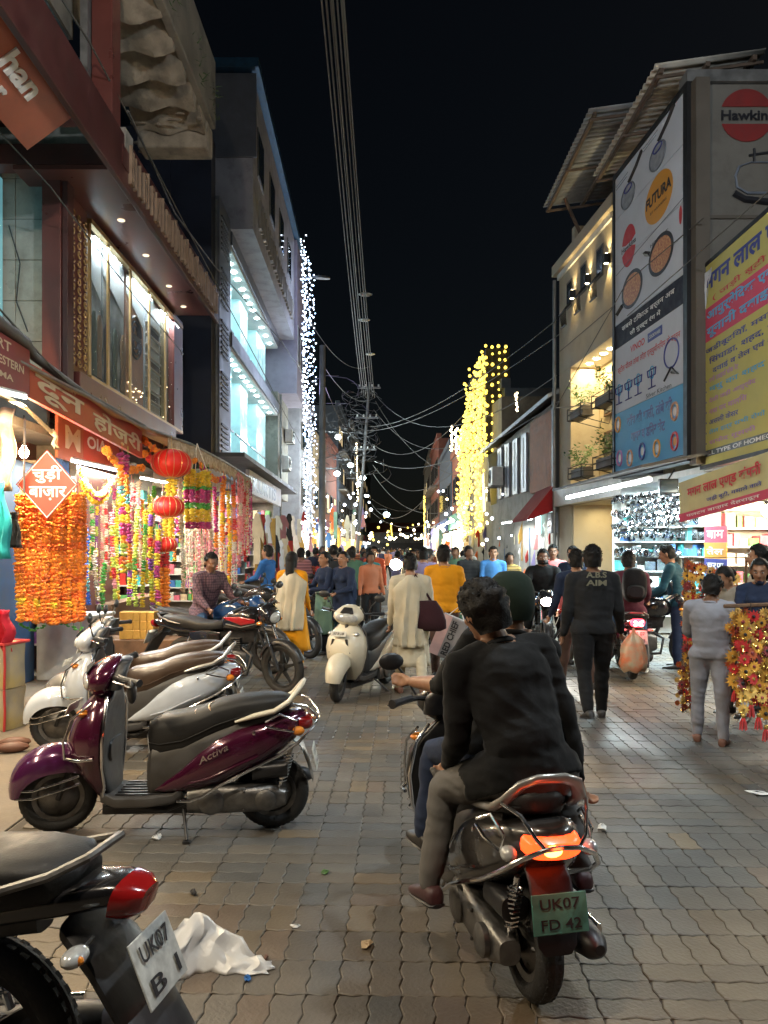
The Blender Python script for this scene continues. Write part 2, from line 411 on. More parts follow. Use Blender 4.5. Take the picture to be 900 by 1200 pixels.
    q = MB(); q.tube([(.93, .13, .80), (.915, .2, .72), (.925, .23, .56), (.93, .215, .42), (.93, .17, .3), (.95, .14, .22)], .009, 8); q.tube([(.93, -.13, .80), (.915, -.2, .72), (.925, -.23, .56), (.93, -.215, .42), (.93, -.17, .3), (.95, -.14, .22)], .009, 8)
    q.build('apron_trim', M_chrome if guards else M_grey_pl, t)
    # steering group pivot
    sg = bpy.data.objects.new('steering', None); C.objects.link(sg); sg.parent = t
    sg.location = (fx-.08, 0, 0)
    ax = Vector((-.26, 0, .83)).normalized()
    sg.rotation_mode = 'AXIS_ANGLE'; sg.rotation_axis_angle = (steer, ax.x, ax.y, ax.z)
    sp = -(fx-.08)
    def front(mb): return mb.xf(Matrix.Translation((sp, 0, 0)))
    ty = MB(); n = 12; sr = r*.2; w = .048
    ty.lathe([(r-sr+sr*math.cos(2*PI*k/n), w*math.sin(2*PI*k/n)) for k in range(n)], (fx, 0, r), (0, 1, 0), 40, closed=True)
    for i in range(44):
        a = 2*PI*i/44
        for s in (-1, 1):
            q = MB().box(-.008, .008, min(s*.004, s*.024), max(s*.004, s*.024), r-.012, r-.0036); q.xf(Matrix.Translation((fx, 0, r)) @ Matrix.Rotation(a+(.05 if s > 0 else 0), 4, 'Y')); ty.add(q.v, q.f)
    front(ty).build('tyre', M_tyre, sg, 40)
    rm = MB(); ri = r-2*sr+.006
    rm.lathe([(ri+.012, -w*.7), (ri-.01, -w*.3), (ri-.012, w*.3), (ri+.012, w*.7), (ri-.018, w*.55), (ri-.018, -w*.55)], (fx, 0, r), (0, 1, 0), 36, closed=True)
    rm.lathe([(.001, -.045), (.05, -.045), (.07, -.03), (ri-.015, -.012), (ri-.015, .012), (.08, .03), (.055, .05), (.001, .055)], (fx, 0, r), (0, 1, 0), 28)
    front(rm).build('rim', M_alu, sg)
    q = MB()
    for s in (-1, 1): q.tube([(fx, s*.065, r), (fx-.03, s*.07, .3), (fx-.09, s*.06, .42)], .015, 8)
    q.tube([(fx-.1, 0, .4), (fx-.22, 0, .84)], .025, 10); front(q).build('fork', M_darkmetal, sg)
    fe = MB(); rings = []
    for k in range(15):
        th = 2+148*k/14; c_ = (fx+.0, r+.02); rr = .236+.055*math.sin(rad(th))+.022*max(0, math.cos(rad(th))); hw = .056+.062*math.sin(rad(min(th+14, 165)))**.8
        base = Vector((c_[0]+rr*math.cos(rad(th)), 0, c_[1]+rr*math.sin(rad(th)))); nrm = Vector((math.cos(rad(th)), 0, math.sin(rad(th))))
        ring = []
        dep = .05+.09*math.sin(rad(min(max(th, 0), 150))*1.1)
        for j in range(13):
            a = -1+2*j/12
            ring.append(base+Vector((0, hw*math.sin(a*PI/2), 0))-nrm*(dep*(1-math.cos(a*PI/2)**.8)))
        for j in range(12, -1, -1):
            a = -1+2*j/12
            ring.append(base+Vector((0, (hw-.006)*math.sin(a*PI/2), 0))-nrm*(.006+(dep-.006)*(1-math.cos(a*PI/2)**.8)))
        rings.append(ring)
    fe.loft(rings); front(fe).build('front_mudguard', fend, sg, 60)
    h = MB(); sh = [(.80, .99, .045, .075), (.835, 1.0, .07, .13), (.88, 1.0, .09, .17), (.925, .985, .095, .168), (.965, .96, .085, .135), (1.0, .93, .06, .095), (1.02, .91, .03, .05)]
    h.loft([ring_xy(z, xc+a, xc-.01, hw, 2.4, 24, .6) for z, xc, a, hw in sh]); front(h).build('headset', pm, sg, 55)
    q = MB(); q.loft([ring_xy(z, xc+a*.8, xc-.045, hw*.97, 2.6, 20, .6) for z, xc, a, hw in [(.855, .955, .03, .17), (.93, .935, .03, .168), (.985, .91, .02, .12), (1.0, .9, .02, .08)]]); front(q).build('dashboard', M_black, sg, 55)
    q = MB(); q.ell((1.068, 0, .885), (.03, .125, .052), 20, 10); front(q).build('headlight', M_lens, sg)
    q = MB(); q.loft([ring_yz(1.075, .955, .93, .075, 3), ring_yz(1.03, 1.0, .985, .05, 3)]); front(q).build('visor', M_black, sg)
    for s in (-1, 1):
        q = MB(); q.tube([(.93, s*.15, .93), (.90, s*.22, .94), (.86, s*.25, .94)], .012, 8); q.build('x', M_darkmetal, sg) if False else None
        hb = MB(); hb.tube([(.93, s*.12, .925), (.905, s*.2, .935), (.87, s*.26, .94), (.83, s*.30, .94)], .012, 8); front(hb).build('handlebar', M_darkmetal, sg)
        gr = MB(); gr.tube([(.89, s*.235, .94), (.80, s*.345, .938)], .018, 10); gr.lathe([(.022, 0), (.022, .01)], (.80, s*.345, .938), (-.6, s*.75, 0), 10); front(gr).build('hand_grip', M_black, sg)
        lv = MB(); lv.tube([(.93, s*.23, .925), (.885, s*.30, .925), (.845, s*.365, .92)], .007, 6, flat=.7); front(lv).build('brake_lever', M_chrome, sg)
        if s in mirrors:
            mi = MB(); mi.tube([(.92, s*.2, .95), (.93, s*.24, 1.03), (.92, s*.29, 1.09)], .006, 6); front(mi).build('mirror_stalk', M_black, sg)
            mh = MB(); mh.ell((.92, s*.32, 1.115), (.018, .062, .042), 14, 8); mo2 = front(mh).build('mirror', M_black, sg)
    if folded:
        q = MB(); q.ell((.835, .31, .885), (.028, .05, .07), 14, 10); front(q).build('folded_mirror', M_black, sg); q = MB(); q.tube([(.90, .2, .95), (.87, .27, .95), (.84, .3, .92)], .008, 6); front(q).build('mirror_stalk', M_black, sg)
    if front_plate:
        plate(apo, (1.165, 0, .72), (1, 0, .45), .19, .06, M_plate_w if front_plate is True else front_plate, ('UK07 BR 2188',))
    for s in (-1, 1):
        q = MB(); q.ell((1.055, s*.155, .71), (.035, .04, .022), 12, 8); q.build('indicator', M_amber if guards else M_lens, apo)
    if guards:
        for s in (-1, 1):
            q = MB()
            q.tube([(.52, s*.18, .215), (.42, s*.215, .225), (.34, s*.222, .25), (.2, s*.228, .32), (0, s*.225, .40), (-.2, s*.21, .475), (-.33, s*.185, .54), (-.43, s*.13, .61), (-.465, s*.06, .645), (-.47, 0, .65)], .0095, 8)
            q.tube([(-.1, s*.205, .64), (-.2, s*.2, .62), (-.3, s*.17, .60), (-.32, s*.165, .66), (-.2, s*.175, .70), (-.1, s*.2, .66)], .007, 8)
            q.tube([(-.28, s*.16, .76), (-.38, s*.12, .74), (-.45, s*.09, .68), (-.465, s*.06, .645)], .007, 8)
            q.build('rear_guard', M_chrome, t)
        q = MB()
        pts = [(1.11, .2, .34), (1.14, .22, .42), (1.125, .235, .46), (1.16, .15, .44), (1.18, 0, .44)]
        q.tube([(.97, .24, .47), (1.05, .24, .46), (1.14, .19, .46), (1.19, .09, .455), (1.2, 0, .45), (1.19, -.09, .455), (1.14, -.19, .46), (1.05, -.24, .46), (.97, -.24, .47)], .009, 8)
        q.tube([(1.14, .2, .46), (1.15, .2, .56), (1.11, .2, .68), (1.0, .17, .77)], .007, 8); q.tube([(1.14, -.2, .46), (1.15, -.2, .56), (1.11, -.2, .68), (1.0, -.17, .77)], .007, 8)
        q.build('apron_guard', M_chrome, t)
        q = MB()
        for dz in (0, .045):
            q.tube([(fx-.12, .13, .32+dz), (fx+.0, .135, .29+dz), (fx+.13, .115, .255+dz), (fx+.22, .07, .245+dz), (fx+.245, 0, .24+dz), (fx+.22, -.07, .245+dz), (fx+.13, -.115, .255+dz), (fx+.0, -.135, .29+dz), (fx-.12, -.13, .32+dz)], .007, 8)
        front(q).build('mudguard_guard', M_chrome, sg)
    if sideword:
        for s in (1,):
            text_on(sideword, (.36-.0, .2, .425), (-1, -.0, .42), (.1, 0, 1), .22, .04, M_chrome, t, bold=.01, ex=.03, lift=.006)
    def squeeze(o):
        for ch in list(o.children):
            if ch.name.split('.')[0] in ('wheel', 'engine_cover', 'muffler', 'shock_absorber', 'steering', 'air_filter_box', 'floorboard', 'frame'): continue
            if ch.type == 'MESH':
                for v in ch.data.vertices:
                    if v.co.x < .5: v.co.x = .5-(.5-v.co.x)*.80
            elif ch.type == 'LIGHT': ch.location.x *= .8
            squeeze(ch)
    bpy.context.view_layer.update(); squeeze(t)
    return t

def motorcycle(label, loc, rz, tank=P_black, accent=None, seat=M_seat, steer=0, tail_on=False, head_on=False, name='parked_motorcycle', group=None, grab=M_alu,
               plate_lines=('UK 07', 'CD 8'), stand=True, wheels=M_darkmetal, mirrors=(1, -1), fairing=True, seatz=0.0):
    t = thing(name, label, 'motorcycle', loc, rz, group)
    r = .305; fx = 1.28
    wheel_parts(t, 0, r, .05, 5, rim=wheels)
    q = MB()
    q.lathe([(.07, .05), (.09, .052), (.09, .056), (.07, .058)], (0, 0, r), (0, 1, 0), 24, closed=True); q.tube([(0, .055, r+.075), (.42, .055, r+.04)], .008, 6); q.tube([(0, .055, r-.075), (.42, .055, r-.03)], .008, 6); q.build('chain', M_darkmetal, t)
    q = MB(); q.loft([ring_yz(.42, .39, .34, .012, 3, yc=.075), ring_yz(0, .415, .35, .014, 3, yc=.075), ring_yz(-.1, .36, .31, .012, 3, yc=.075)]); q.build('chain_guard', M_black, t)
    q = MB()
    for s in (-1, 1): q.tube([(0, s*.09, r), (.45, s*.1, .36)], .02, 8)
    q.build('swingarm', M_darkmetal, t)
    for s in (-1, 1):
        q = MB(); q.tube([(-.01, s*.115, .33), (.1, s*.12, .62)], .013, 8)
        q.tube([(.012+.075*k/90+.028*math.cos(k*.62), s*.118+.028*math.sin(k*.62), .38+.18*k/90) for k in range(91)], .006, 5); q.build('shock_absorber', M_chrome, t)
    q = MB(); q.loft([ring_yz(.9, .79+.0, .56, .03, 3), ring_yz(.5, .7, .5, .04, 3), ring_yz(.2, .68, .55, .05, 3), ring_yz(-.2, .7, .63, .04, 3)])
    q.tube([(.95, 0, .8), (.82, 0, .5), (.72, 0, .25)], .025, 8)
    for s in (-1, 1): q.tube([(.72, s*.03, .25), (.5, s*.09, .22), (.42, s*.1, .36), (.4, s*.1, .62), (.1, s*.1, .66)], .016, 8)
    q.build('frame', M_darkmetal, t)
    en = MB(); en.loft([ring_yz(.82, .46, .26, .08, 4), ring_yz(.72, .5, .2, .12, 4), ring_yz(.5, .48, .2, .13, 4), ring_yz(.4, .42, .26, .09, 4)])
    for s in (-1, 1): en.lathe([(.09, 0), (.09, .04), (.07, .055), (.02, .06)], (.62, s*.11, .32), (0, s, 0), 20)
    eo = en.build('engine', M_alu if accent is None else M_darkmetal, t, 40)
    q = MB()
    for k in range(7): q.loft([ring_yz(.75, .475+k*.024, .465+k*.024, .085, 6), ring_yz(.6, .475+k*.024, .465+k*.024, .085, 6)])
    q.build('cylinder_fin', M_darkmetal, eo, 30)
    q = MB(); q.tube([(.76, -.04, .5), (.9, -.08, .42), (.86, -.12, .22), (.5, -.15, .19), (.2, -.16, .22)], .02, 10); q.lathe([(.02, 0), (.04, .04), (.048, .12), (.05, .45), (.04, .52), (.02, .53)], (.22, -.16, .22), (-1, 0, .18), 18); ex = q.build('exhaust', M_darkmetal, t)
    q = MB(); q.loft([ring_yz(.12, .3, .235, .008, 3, yc=-.215), ring_yz(-.18, .34, .28, .008, 3, yc=-.215)]); q.build('heat_shield', M_chrome, ex)
    tk = MB(); tk.loft([ring_yz(x, zt, zb, hw, 2.7, 24) for x, zt, zb, hw in [(1.0, .88, .76, .05), (.97, .93, .73, .1), (.88, .965, .70, .14), (.75, .965, .69, .15), (.62, .93, .69, .135), (.52, .87, .69, .1), (.47, .82, .7, .06)]])
    to = tk.build('fuel_tank', tank, t, 55)
    q = MB(); q.lathe([(.035, 0), (.035, .012), (.02, .016)], (.78, 0, .962), (0, 0, 1), 16); q.build('fuel_cap', M_chrome, to)
    if accent is not None:
        for s in (-1, 1):
            q = MB(); q.loft([ring_yz(.96, .84, .80, .012, 3, yc=s*.115), ring_yz(.8, .87, .77, .012, 3, yc=s*.146), ring_yz(.62, .86, .82, .012, 3, yc=s*.128), ring_yz(.55, .85, .84, .008, 3, yc=s*.105)]); q.build('tank_graphic', accent, to)
            q = MB(); q.tube([(.97, s*.1, .79), (.8, s*.155, .75), (.6, s*.14, .78)], .006, 6); q.build('tank_stripe', P_silver, to)
    se = MB(); z = seatz
    se.loft([ring_yz(x, zt+z, zb+z, hw, 3.2, 24) for x, zt, zb, hw in [(.56, .80, .72, .06), (.52, .82, .70, .1), (.4, .80, .69, .135), (.22, .805, .68, .15), (.05, .845, .69, .155), (-.15, .86, .71, .15), (-.28, .855, .74, .12), (-.33, .83, .77, .06)]])
    so = se.build('seat', seat, t, 60)
    q = MB()
    for s in (-1, 1): q.tube([(x, s*(hw+.001), zz+z) for x, hw, zz in [(.5, .1, .745), (.22, .142, .74), (.05, .142, .76), (-.15, .132, .78), (-.3, .09, .8)]], .004, 5)
    q.build('piping', seat, so)
    for s in (-1, 1):
        q = MB(); q.loft([ring_yz(.5, .68, .5, .02, 3, yc=s*.11), ring_yz(.36, .70, .46, .022, 3, yc=s*.125), ring_yz(.2, .69, .52, .02, 3, yc=s*.12), ring_yz(.1, .68, .6, .012, 3, yc=s*.11)]); q.build('side_cover', tank if accent is None else P_black, t)
    q = MB(); q.loft([ring_yz(x, zt, zb, hw, 3, 20) for x, zt, zb, hw in [(.15, .72, .64, .11), (-.1, .76, .66, .12), (-.3, .79, .70, .1), (-.42, .80, .73, .075), (-.46, .79, .75, .05)]]); q.build('tail_cowl', tank, t, 50)
    Mt = mat('lit_bike_tail_lamp', (.6, .02, .03), .3, emit=(1, .03, .05), es=7) if tail_on else M_red_lens
    q = MB(); q.loft([ring_yz(-.43, .80, .70, .085, 3, tilt=-.25), ring_yz(-.47, .79, .70, .075, 3, tilt=-.25), ring_yz(-.50, .775, .71, .045, 3, tilt=-.25)]); q.build('tail_lamp', Mt, t, 50)
    if tail_on:
        q = MB(); Mh = mat('tail_bulb_white', (1, .6, .6), .3, emit=(1, .6, .55), es=18)
        for a, b in ((-.025, .02), (.025, .02), (-.025, -.02), (.025, -.02), (0, 0)): q.ell((-.507, a*1.4, .745+b), (.01, .017, .012), 8, 6)
        q.build('bulb_glow', Mh, t); lamp('POINT', (-.6, 0, .74), 2.5, (1, .05, .05), .05, parent=t)
    g = MB(); side = [(.0, .165, .765), (-.15, .165, .79), (-.3, .135, .835), (-.37, .08, .865)]
    path = [Vector(p) for p in side]+[Vector((p[0], -p[1], p[2])) for p in reversed(side)]
    g.tube(path, [.008]+[.015]*(len(path)-2)+[.008], 8, flat=.8); g.build('grab_rail', grab, t)
    q = MB(); q.loft([ring_yz(-.3, .70, .64, .09, 3), ring_yz(-.4, .63, .56, .12, 3), ring_yz(-.48, .52, .45, .125, 3), ring_yz(-.57, .38, .31, .12, 3), ring_yz(-.64, .28, .235, .10, 3), ring_yz(-.65, .25, .23, .06, 3)]); q.build('rear_mudguard', M_black, t)
    plate(t, (-.525, 0, .585), (-1, 0, .42), .2, .17, M_plate_w, plate_lines)
    for s in (-1, 1):
        q = MB(); q.tube([(-.38, s*.07, .66), (-.39, s*.13, .66)], .008, 6); q.build('indicator_arm', M_black, t)
        q = MB(); q.ell((-.39, s*.16, .66), (.03, .045, .022), 12, 8); io = q.build('indicator', M_lens, t); q = MB(); q.ell((-.40, s*.175, .66), (.024, .014, .014), 10, 6); q.build('amber_bulb', M_amber, io)
    q = MB()
    for s in (-1, 1): q.tube([(.5, s*.1, .3), (.5, s*.2, .3)], .014, 8); q.tube([(.22, s*.1, .4), (.2, s*.18, .4)], .012, 8)
    q.build('foot_peg', M_black, t)
    if stand:
        q = MB(); q.tube([(.52, .1, .22), (.5, .2, .1), (.48, .27, .01)], .012, 8); q.box(.46, .5, .25, .3, 0, .012); q.build('side_stand', M_darkmetal, t)
    sg = bpy.data.objects.new('steering', None); C.objects.link(sg); sg.parent = t; sg.location = (fx-.1, 0, 0)
    ax = Vector((-.3, 0, .72)).normalized(); sg.rotation_mode = 'AXIS_ANGLE'; sg.rotation_axis_angle = (steer, ax.x, ax.y, ax.z)
    T = Matrix.Translation((-(fx-.1), 0, 0))
    ty = MB(); sr = r*.155; w = .043; n = 12
    ty.lathe([(r-sr+sr*math.cos(2*PI*k/n), w*math.sin(2*PI*k/n)) for k in range(n)], (fx, 0, r), (0, 1, 0), 44, closed=True); ty.xf(T).build('tyre', M_tyre, sg, 40)
    rm = MB(); ri = r-2*sr+.006
    rm.lathe([(ri+.012, -w*.7), (ri-.01, -w*.3), (ri-.012, w*.3), (ri+.012, w*.7), (ri-.018, w*.55), (ri-.018, -w*.55)], (fx, 0, r), (0, 1, 0), 40, closed=True)
    for i in range(5):
        a = 2*PI*i/5
        q = MB(); q.loft([[(-.024, -.012, .03), (.024, -.012, .03), (.024, .012, .03), (-.024, .012, .03)], [(-.013, -.01, ri-.01), (.013, -.01, ri-.01), (.013, .01, ri-.01), (-.013, .01, ri-.01)]]); q.xf(Matrix.Translation((fx, 0, r)) @ Matrix.Rotation(a, 4, 'Y')); rm.add(q.v, q.f)
    rm.lathe([(.05, -.035), (.055, 0), (.05, .035), (.02, .045)], (fx, 0, r), (0, 1, 0), 20); rm.xf(T).build('rim', wheels, sg)
    q = MB()
    for s in (-1, 1): q.tube([(fx, s*.075, r-.01), (fx-.1, s*.075, .56)], .022, 8)
    q.xf(T).build('fork_lower', M_darkmetal, sg)
    q = MB()
    for s in (-1, 1): q.tube([(fx-.1, s*.075, .55), (fx-.235, s*.075, .92)], .016, 8)
    q.xf(T).build('fork', M_chrome, sg)
    fe = MB(); rings = []
    for k in range(13):
        th = 20+140*k/12; rr = r+.03; hw = .062
        base = Vector((fx+rr*math.cos(rad(th)), 0, r+rr*math.sin(rad(th)))); nrm = Vector((math.cos(rad(th)), 0, math.sin(rad(th))))
        rings.append([base+Vector((0, hw*math.sin(a*PI/16), 0))-nrm*(.05*(1-math.cos(a*PI/16))) for a in range(-8, 9, 2)]+[base+Vector((0, (hw-.006)*math.sin(a*PI/16), 0))-nrm*(.006+.045*(1-math.cos(a*PI/16))) for a in range(8, -9, -2)])
    fe.loft(rings); fe.xf(T).build('front_mudguard', M_black, sg, 60)
    if fairing:
        q = MB(); q.loft([ring_yz(x, zt, zb, hw, 2.6, 20) for x, zt, zb, hw in [(1.06, 1.02, .84, .1), (1.12, 1.03, .8, .13), (1.18, .98, .79, .12), (1.215, .93, .81, .1)]]); q.xf(T).build('headlight_cowl', tank if accent is None else P_black, sg, 50)
    Mh = mat('lit_headlight', (1, 1, .9), .2, emit=(1, .93, .78), es=60) if head_on else M_lens
    q = MB(); q.ell((1.21, 0, .87), (.03, .085, .062), 18, 10); q.xf(T).build('headlight', Mh, sg)
    if head_on: lamp('SPOT', (1.3-(fx-.1), 0, .87), 130, (1, .93, .8), .05, rot=(rad(90), 0, rad(-90)), parent=sg, spot=80)
    q = MB(); q.tube([(.94, .33, .98), (1.0, .25, 1.02), (1.05, .1, .99), (1.05, -.1, .99), (1.0, -.25, 1.02), (.94, -.33, .98)], .011, 8); q.xf(T).build('handlebar', M_darkmetal, sg)
    for s in (-1, 1):
        q = MB(); q.tube([(.985, s*.265, 1.015), (.925, s*.365, .975)], .018, 10); q.xf(T).build('hand_grip', M_black, sg)
        q = MB(); q.tube([(1.03, s*.25, 1.0), (1.0, s*.31, .985), (.96, s*.38, .965)], .006, 6); q.xf(T).build('brake_lever', M_chrome, sg)
        if s in mirrors:
            q = MB(); q.tube([(1.0, s*.23, 1.02), (1.02, s*.27, 1.1), (1.0, s*.32, 1.17)], .006, 6); q.xf(T).build('mirror_stalk', M_black, sg)
            q = MB(); q.ell((1.0, s*.35, 1.19), (.018, .065, .042), 14, 8); q.xf(T).build('mirror', M_black, sg)
        q = MB(); q.ell((1.13, s*.17, .83), (.035, .035, .022), 10, 8); q.xf(T).build('indicator', M_amber, sg)
    q = MB(); q.lathe([(.04, 0), (.042, .02), (.03, .03)], (1.06, .045, 1.0), (-.3, 0, 1), 14); q.lathe([(.04, 0), (.042, .02), (.03, .03)], (1.06, -.045, 1.0), (-.3, 0, 1), 14); q.xf(T).build('dial', M_black, sg)
    return t
# ---------------------------------------------------------------- people
M_skin = mat('skin', (.30, .155, .09), .5, var=.12, scale=6, spec=.4)
M_skin_d = mat('dark_skin', (.17, .085, .05), .5, var=.12, scale=6, spec=.4)
M_hair = mat('black_hair', (.006, .005, .0045), .62, var=.4, scale=60, bump=.35, bscale=160, spec=.25)
M_eye = mat('eye_white', (.7, .68, .65), .3, var=.05)
M_lip = mat('lips', (.28, .09, .07), .5, var=.1)
M_shoe = mat('dark_shoe', (.02, .018, .017), .45, var=.3)
M_shoe_w = mat('white_shoe_sole', (.6, .6, .58), .6, var=.2)
M_sandal = mat('brown_sandal', (.12, .05, .03), .6, var=.3)
def cloth(name, col, col2=None, scale=4, var=.12, rough=.9): return mat('cloth_'+name, col, rough, var=var, scale=scale, bump=.5, bscale=14, sheen=.04, spec=.2, col2=col2)
K_black = cloth('black', (.0065, .007, .008)); K_charc = cloth('charcoal', (.014, .015, .017)); K_grey = cloth('grey', (.11, .105, .10)); K_navy = cloth('navy', (.018, .028, .06))
K_blue = cloth('blue', (.03, .12, .34)); K_denim = cloth('denim', (.04, .09, .19)); K_cream = cloth('cream', (.50, .45, .34)); K_white = cloth('white', (.62, .60, .58))
K_yellow = cloth('mustard', (.62, .26, .01)); K_orange = cloth('orange', (.55, .13, .04)); K_pink = cloth('pink', (.50, .13, .13)); K_maroon = cloth('maroon', (.09, .02, .035))
K_teal = cloth('teal', (.012, .05, .075)); K_lgrey = cloth('light_grey', (.24, .25, .29)); K_purple = cloth('lavender', (.22, .19, .34)); K_green = cloth('sage', (.16, .26, .19)); K_brown = cloth('brown', (.07, .04, .03))
K_red = cloth('red', (.26, .03, .025))

def plaid():
    m = mat('cloth_plaid', (.13, .07, .085), .9, var=.1, bump=.4, bscale=14)
    n = m.node_tree.nodes; l = m.node_tree.links; b = n['Principled BSDF']
    tc = n.new('ShaderNodeTexCoord'); src = b.inputs['Base Color'].links[0].from_socket
    for ax, nm in (('X', 'X'), ('Z', 'Z'), ('Y', 'Y')):
        w = n.new('ShaderNodeTexWave'); w.wave_type = 'BANDS'; w.bands_direction = nm; w.inputs['Scale'].default_value = 9; l.new(tc.outputs['Object'], w.inputs['Vector'])
        cr = n.new('ShaderNodeValToRGB'); cr.color_ramp.elements[0].position = .72; cr.color_ramp.elements[1].position = .9
        cr.color_ramp.elements[0].color = (1, 1, 1, 1); cr.color_ramp.elements[1].color = (.35, .35, .45, 1); l.new(w.outputs[0], cr.inputs[0])
        mx = n.new('ShaderNodeMix'); mx.data_type = 'RGBA'; mx.blend_type = 'MULTIPLY'; mx.inputs[0].default_value = .8
        l.new(src, mx.inputs[6]); l.new(cr.outputs[0], mx.inputs[7]); src = mx.outputs[2]
    l.new(src, b.inputs['Base Color']); return m
K_plaid = plaid()

def capsule(mb, a, b, ra, rb, n=12, fl=1.0, flv=None):
    """tapered limb with rounded ends; fl squashes it along flv"""
    a = Vector(a); b = Vector(b); d = (b-a); L = d.length; d = d.normalized() if L > 1e-6 else Vector((0, 0, 1))
    u = d.orthogonal().normalized(); v = d.cross(u)
    if flv is not None:
        fv = Vector(flv); fv = (fv-d*fv.dot(d))
        if fv.length > 1e-4: v = fv.normalized(); u = v.cross(d).normalized()
    rings = []
    for k in range(5):
        t = PI/2*(1-k/4); rings.append((a-d*ra*math.sin(t), max(ra*math.cos(t), .001)))
    for k in range(5):
        t = PI/2*k/4; rings.append((b+d*rb*math.sin(t), max(rb*math.cos(t), .001)))
    mb.loft([[c+(u*math.cos(2*PI*j/n)+v*fl*math.sin(2*PI*j/n))*r for j in range(n)] for c, r in rings])

def fuse(mb, voxel, smooth_it=3):
    """one continuous skin grown round the overlapping volumes"""
    me = bpy.data.meshes.new('body'); me.from_pydata(mb.v, [], mb.f); o = bpy.data.objects.new('body', me); C.objects.link(o)
    r = o.modifiers.new('r', 'REMESH'); r.mode = 'VOXEL'; r.voxel_size = voxel; r.use_smooth_shade = True
    s = o.modifiers.new('s', 'SMOOTH'); s.factor = .5; s.iterations = smooth_it
    dg = bpy.context.evaluated_depsgraph_get(); out = bpy.data.meshes.new_from_object(o.evaluated_get(dg))
    bpy.data.objects.remove(o); bpy.data.meshes.remove(me)
    out.shade_smooth()
    return out

def fk(pose, H=1.7, female=False):
    """joint positions of a figure facing +x; z up; the pelvis at pose['pelvis'] or standing height"""
    k = H/1.7; J = {}
    g = lambda n, d=0: pose.get(n, d)
    lean = rad(g('lean')); side = rad(g('side')); tw = rad(g('twist'))
    thigh, shin, foot = .415*k, .40*k, .20*k
    def rotm(pitch, yaw=0, roll=0): return Matrix.Rotation(yaw, 3, 'Z') @ Matrix.Rotation(pitch, 3, 'Y') @ Matrix.Rotation(roll, 3, 'X')
    P = Vector(g('pelvis', (0, 0, .90*k)))
    J['pelvis'] = P
    Rt = rotm(lean, tw, side)
    J['waist'] = P+Rt @ Vector((0, 0, .12*k)); Rc = rotm(lean*1.15+rad(g('bend')), tw, side)
    J['chest'] = J['waist']+Rc @ Vector((0, 0, .22*k)); J['neck'] = J['chest']+Rc @ Vector((-.005, 0, .15*k))
    sw = (.185 if not female else .165)*k
    Rh = rotm(rad(g('lean')*.4+g('nod')), tw+rad(g('turn')), rad(g('tilt')))
    J['head'] = J['neck']+Rh @ Vector((.02*k, 0, .15*k)); J['_Rh'] = Rh; J['_Rc'] = Rc
    for s, nm in ((1, 'L'), (-1, 'R')):
        J['sh'+nm] = J['chest']+Rc @ Vector((0, s*sw, .10*k))
        fl, ab, el, rot = g('arm'+nm, (5, 8, 12, 0))
        Ra = rotm(-rad(fl), 0, s*rad(ab)*1)
        d = Rc @ (Ra @ Vector((0, 0, -1))); J['el'+nm] = J['sh'+nm]+d*.285*k
        fwd = Rc @ (Ra @ Vector((math.cos(rad(rot)), -s*math.sin(rad(rot)), 0)))
        d2 = d*math.cos(rad(el))+fwd*math.sin(rad(el)); J['wr'+nm] = J['el'+nm]+d2*.255*k; J['hd'+nm] = J['wr'+nm]+d2*.075*k; J['_hf'+nm] = (d2, Rc @ Ra @ Vector((0, -s, 0)), fwd)
        hf, ha, kn, ft = g('leg'+nm, (0, 3, 0, 0))
        J['hip'+nm] = P+rotm(0, tw*.4) @ Vector((0, s*.092*k, -.03*k))
        Rl = rotm(-rad(hf), tw*.3, s*rad(ha)); dl = Rl @ Vector((0, 0, -1)); J['kn'+nm] = J['hip'+nm]+dl*thigh
        Rs = rotm(-rad(hf)+rad(kn), tw*.3, s*rad(ha)*.6+s*rad(g('shinout'+nm, 0))); J['an'+nm] = J['kn'+nm]+(Rs @ Vector((0, 0, -1)))*shin
        Rf = rotm(rad(ft), tw*.3+s*rad(8), 0); J['to'+nm] = J['an'+nm]+Rf @ Vector((.14*k, 0, -.045*k)); J['he'+nm] = J['an'+nm]+Rf @ Vector((-.045*k, 0, -.05*k)); J['_Rf'+nm] = Rf
    return J

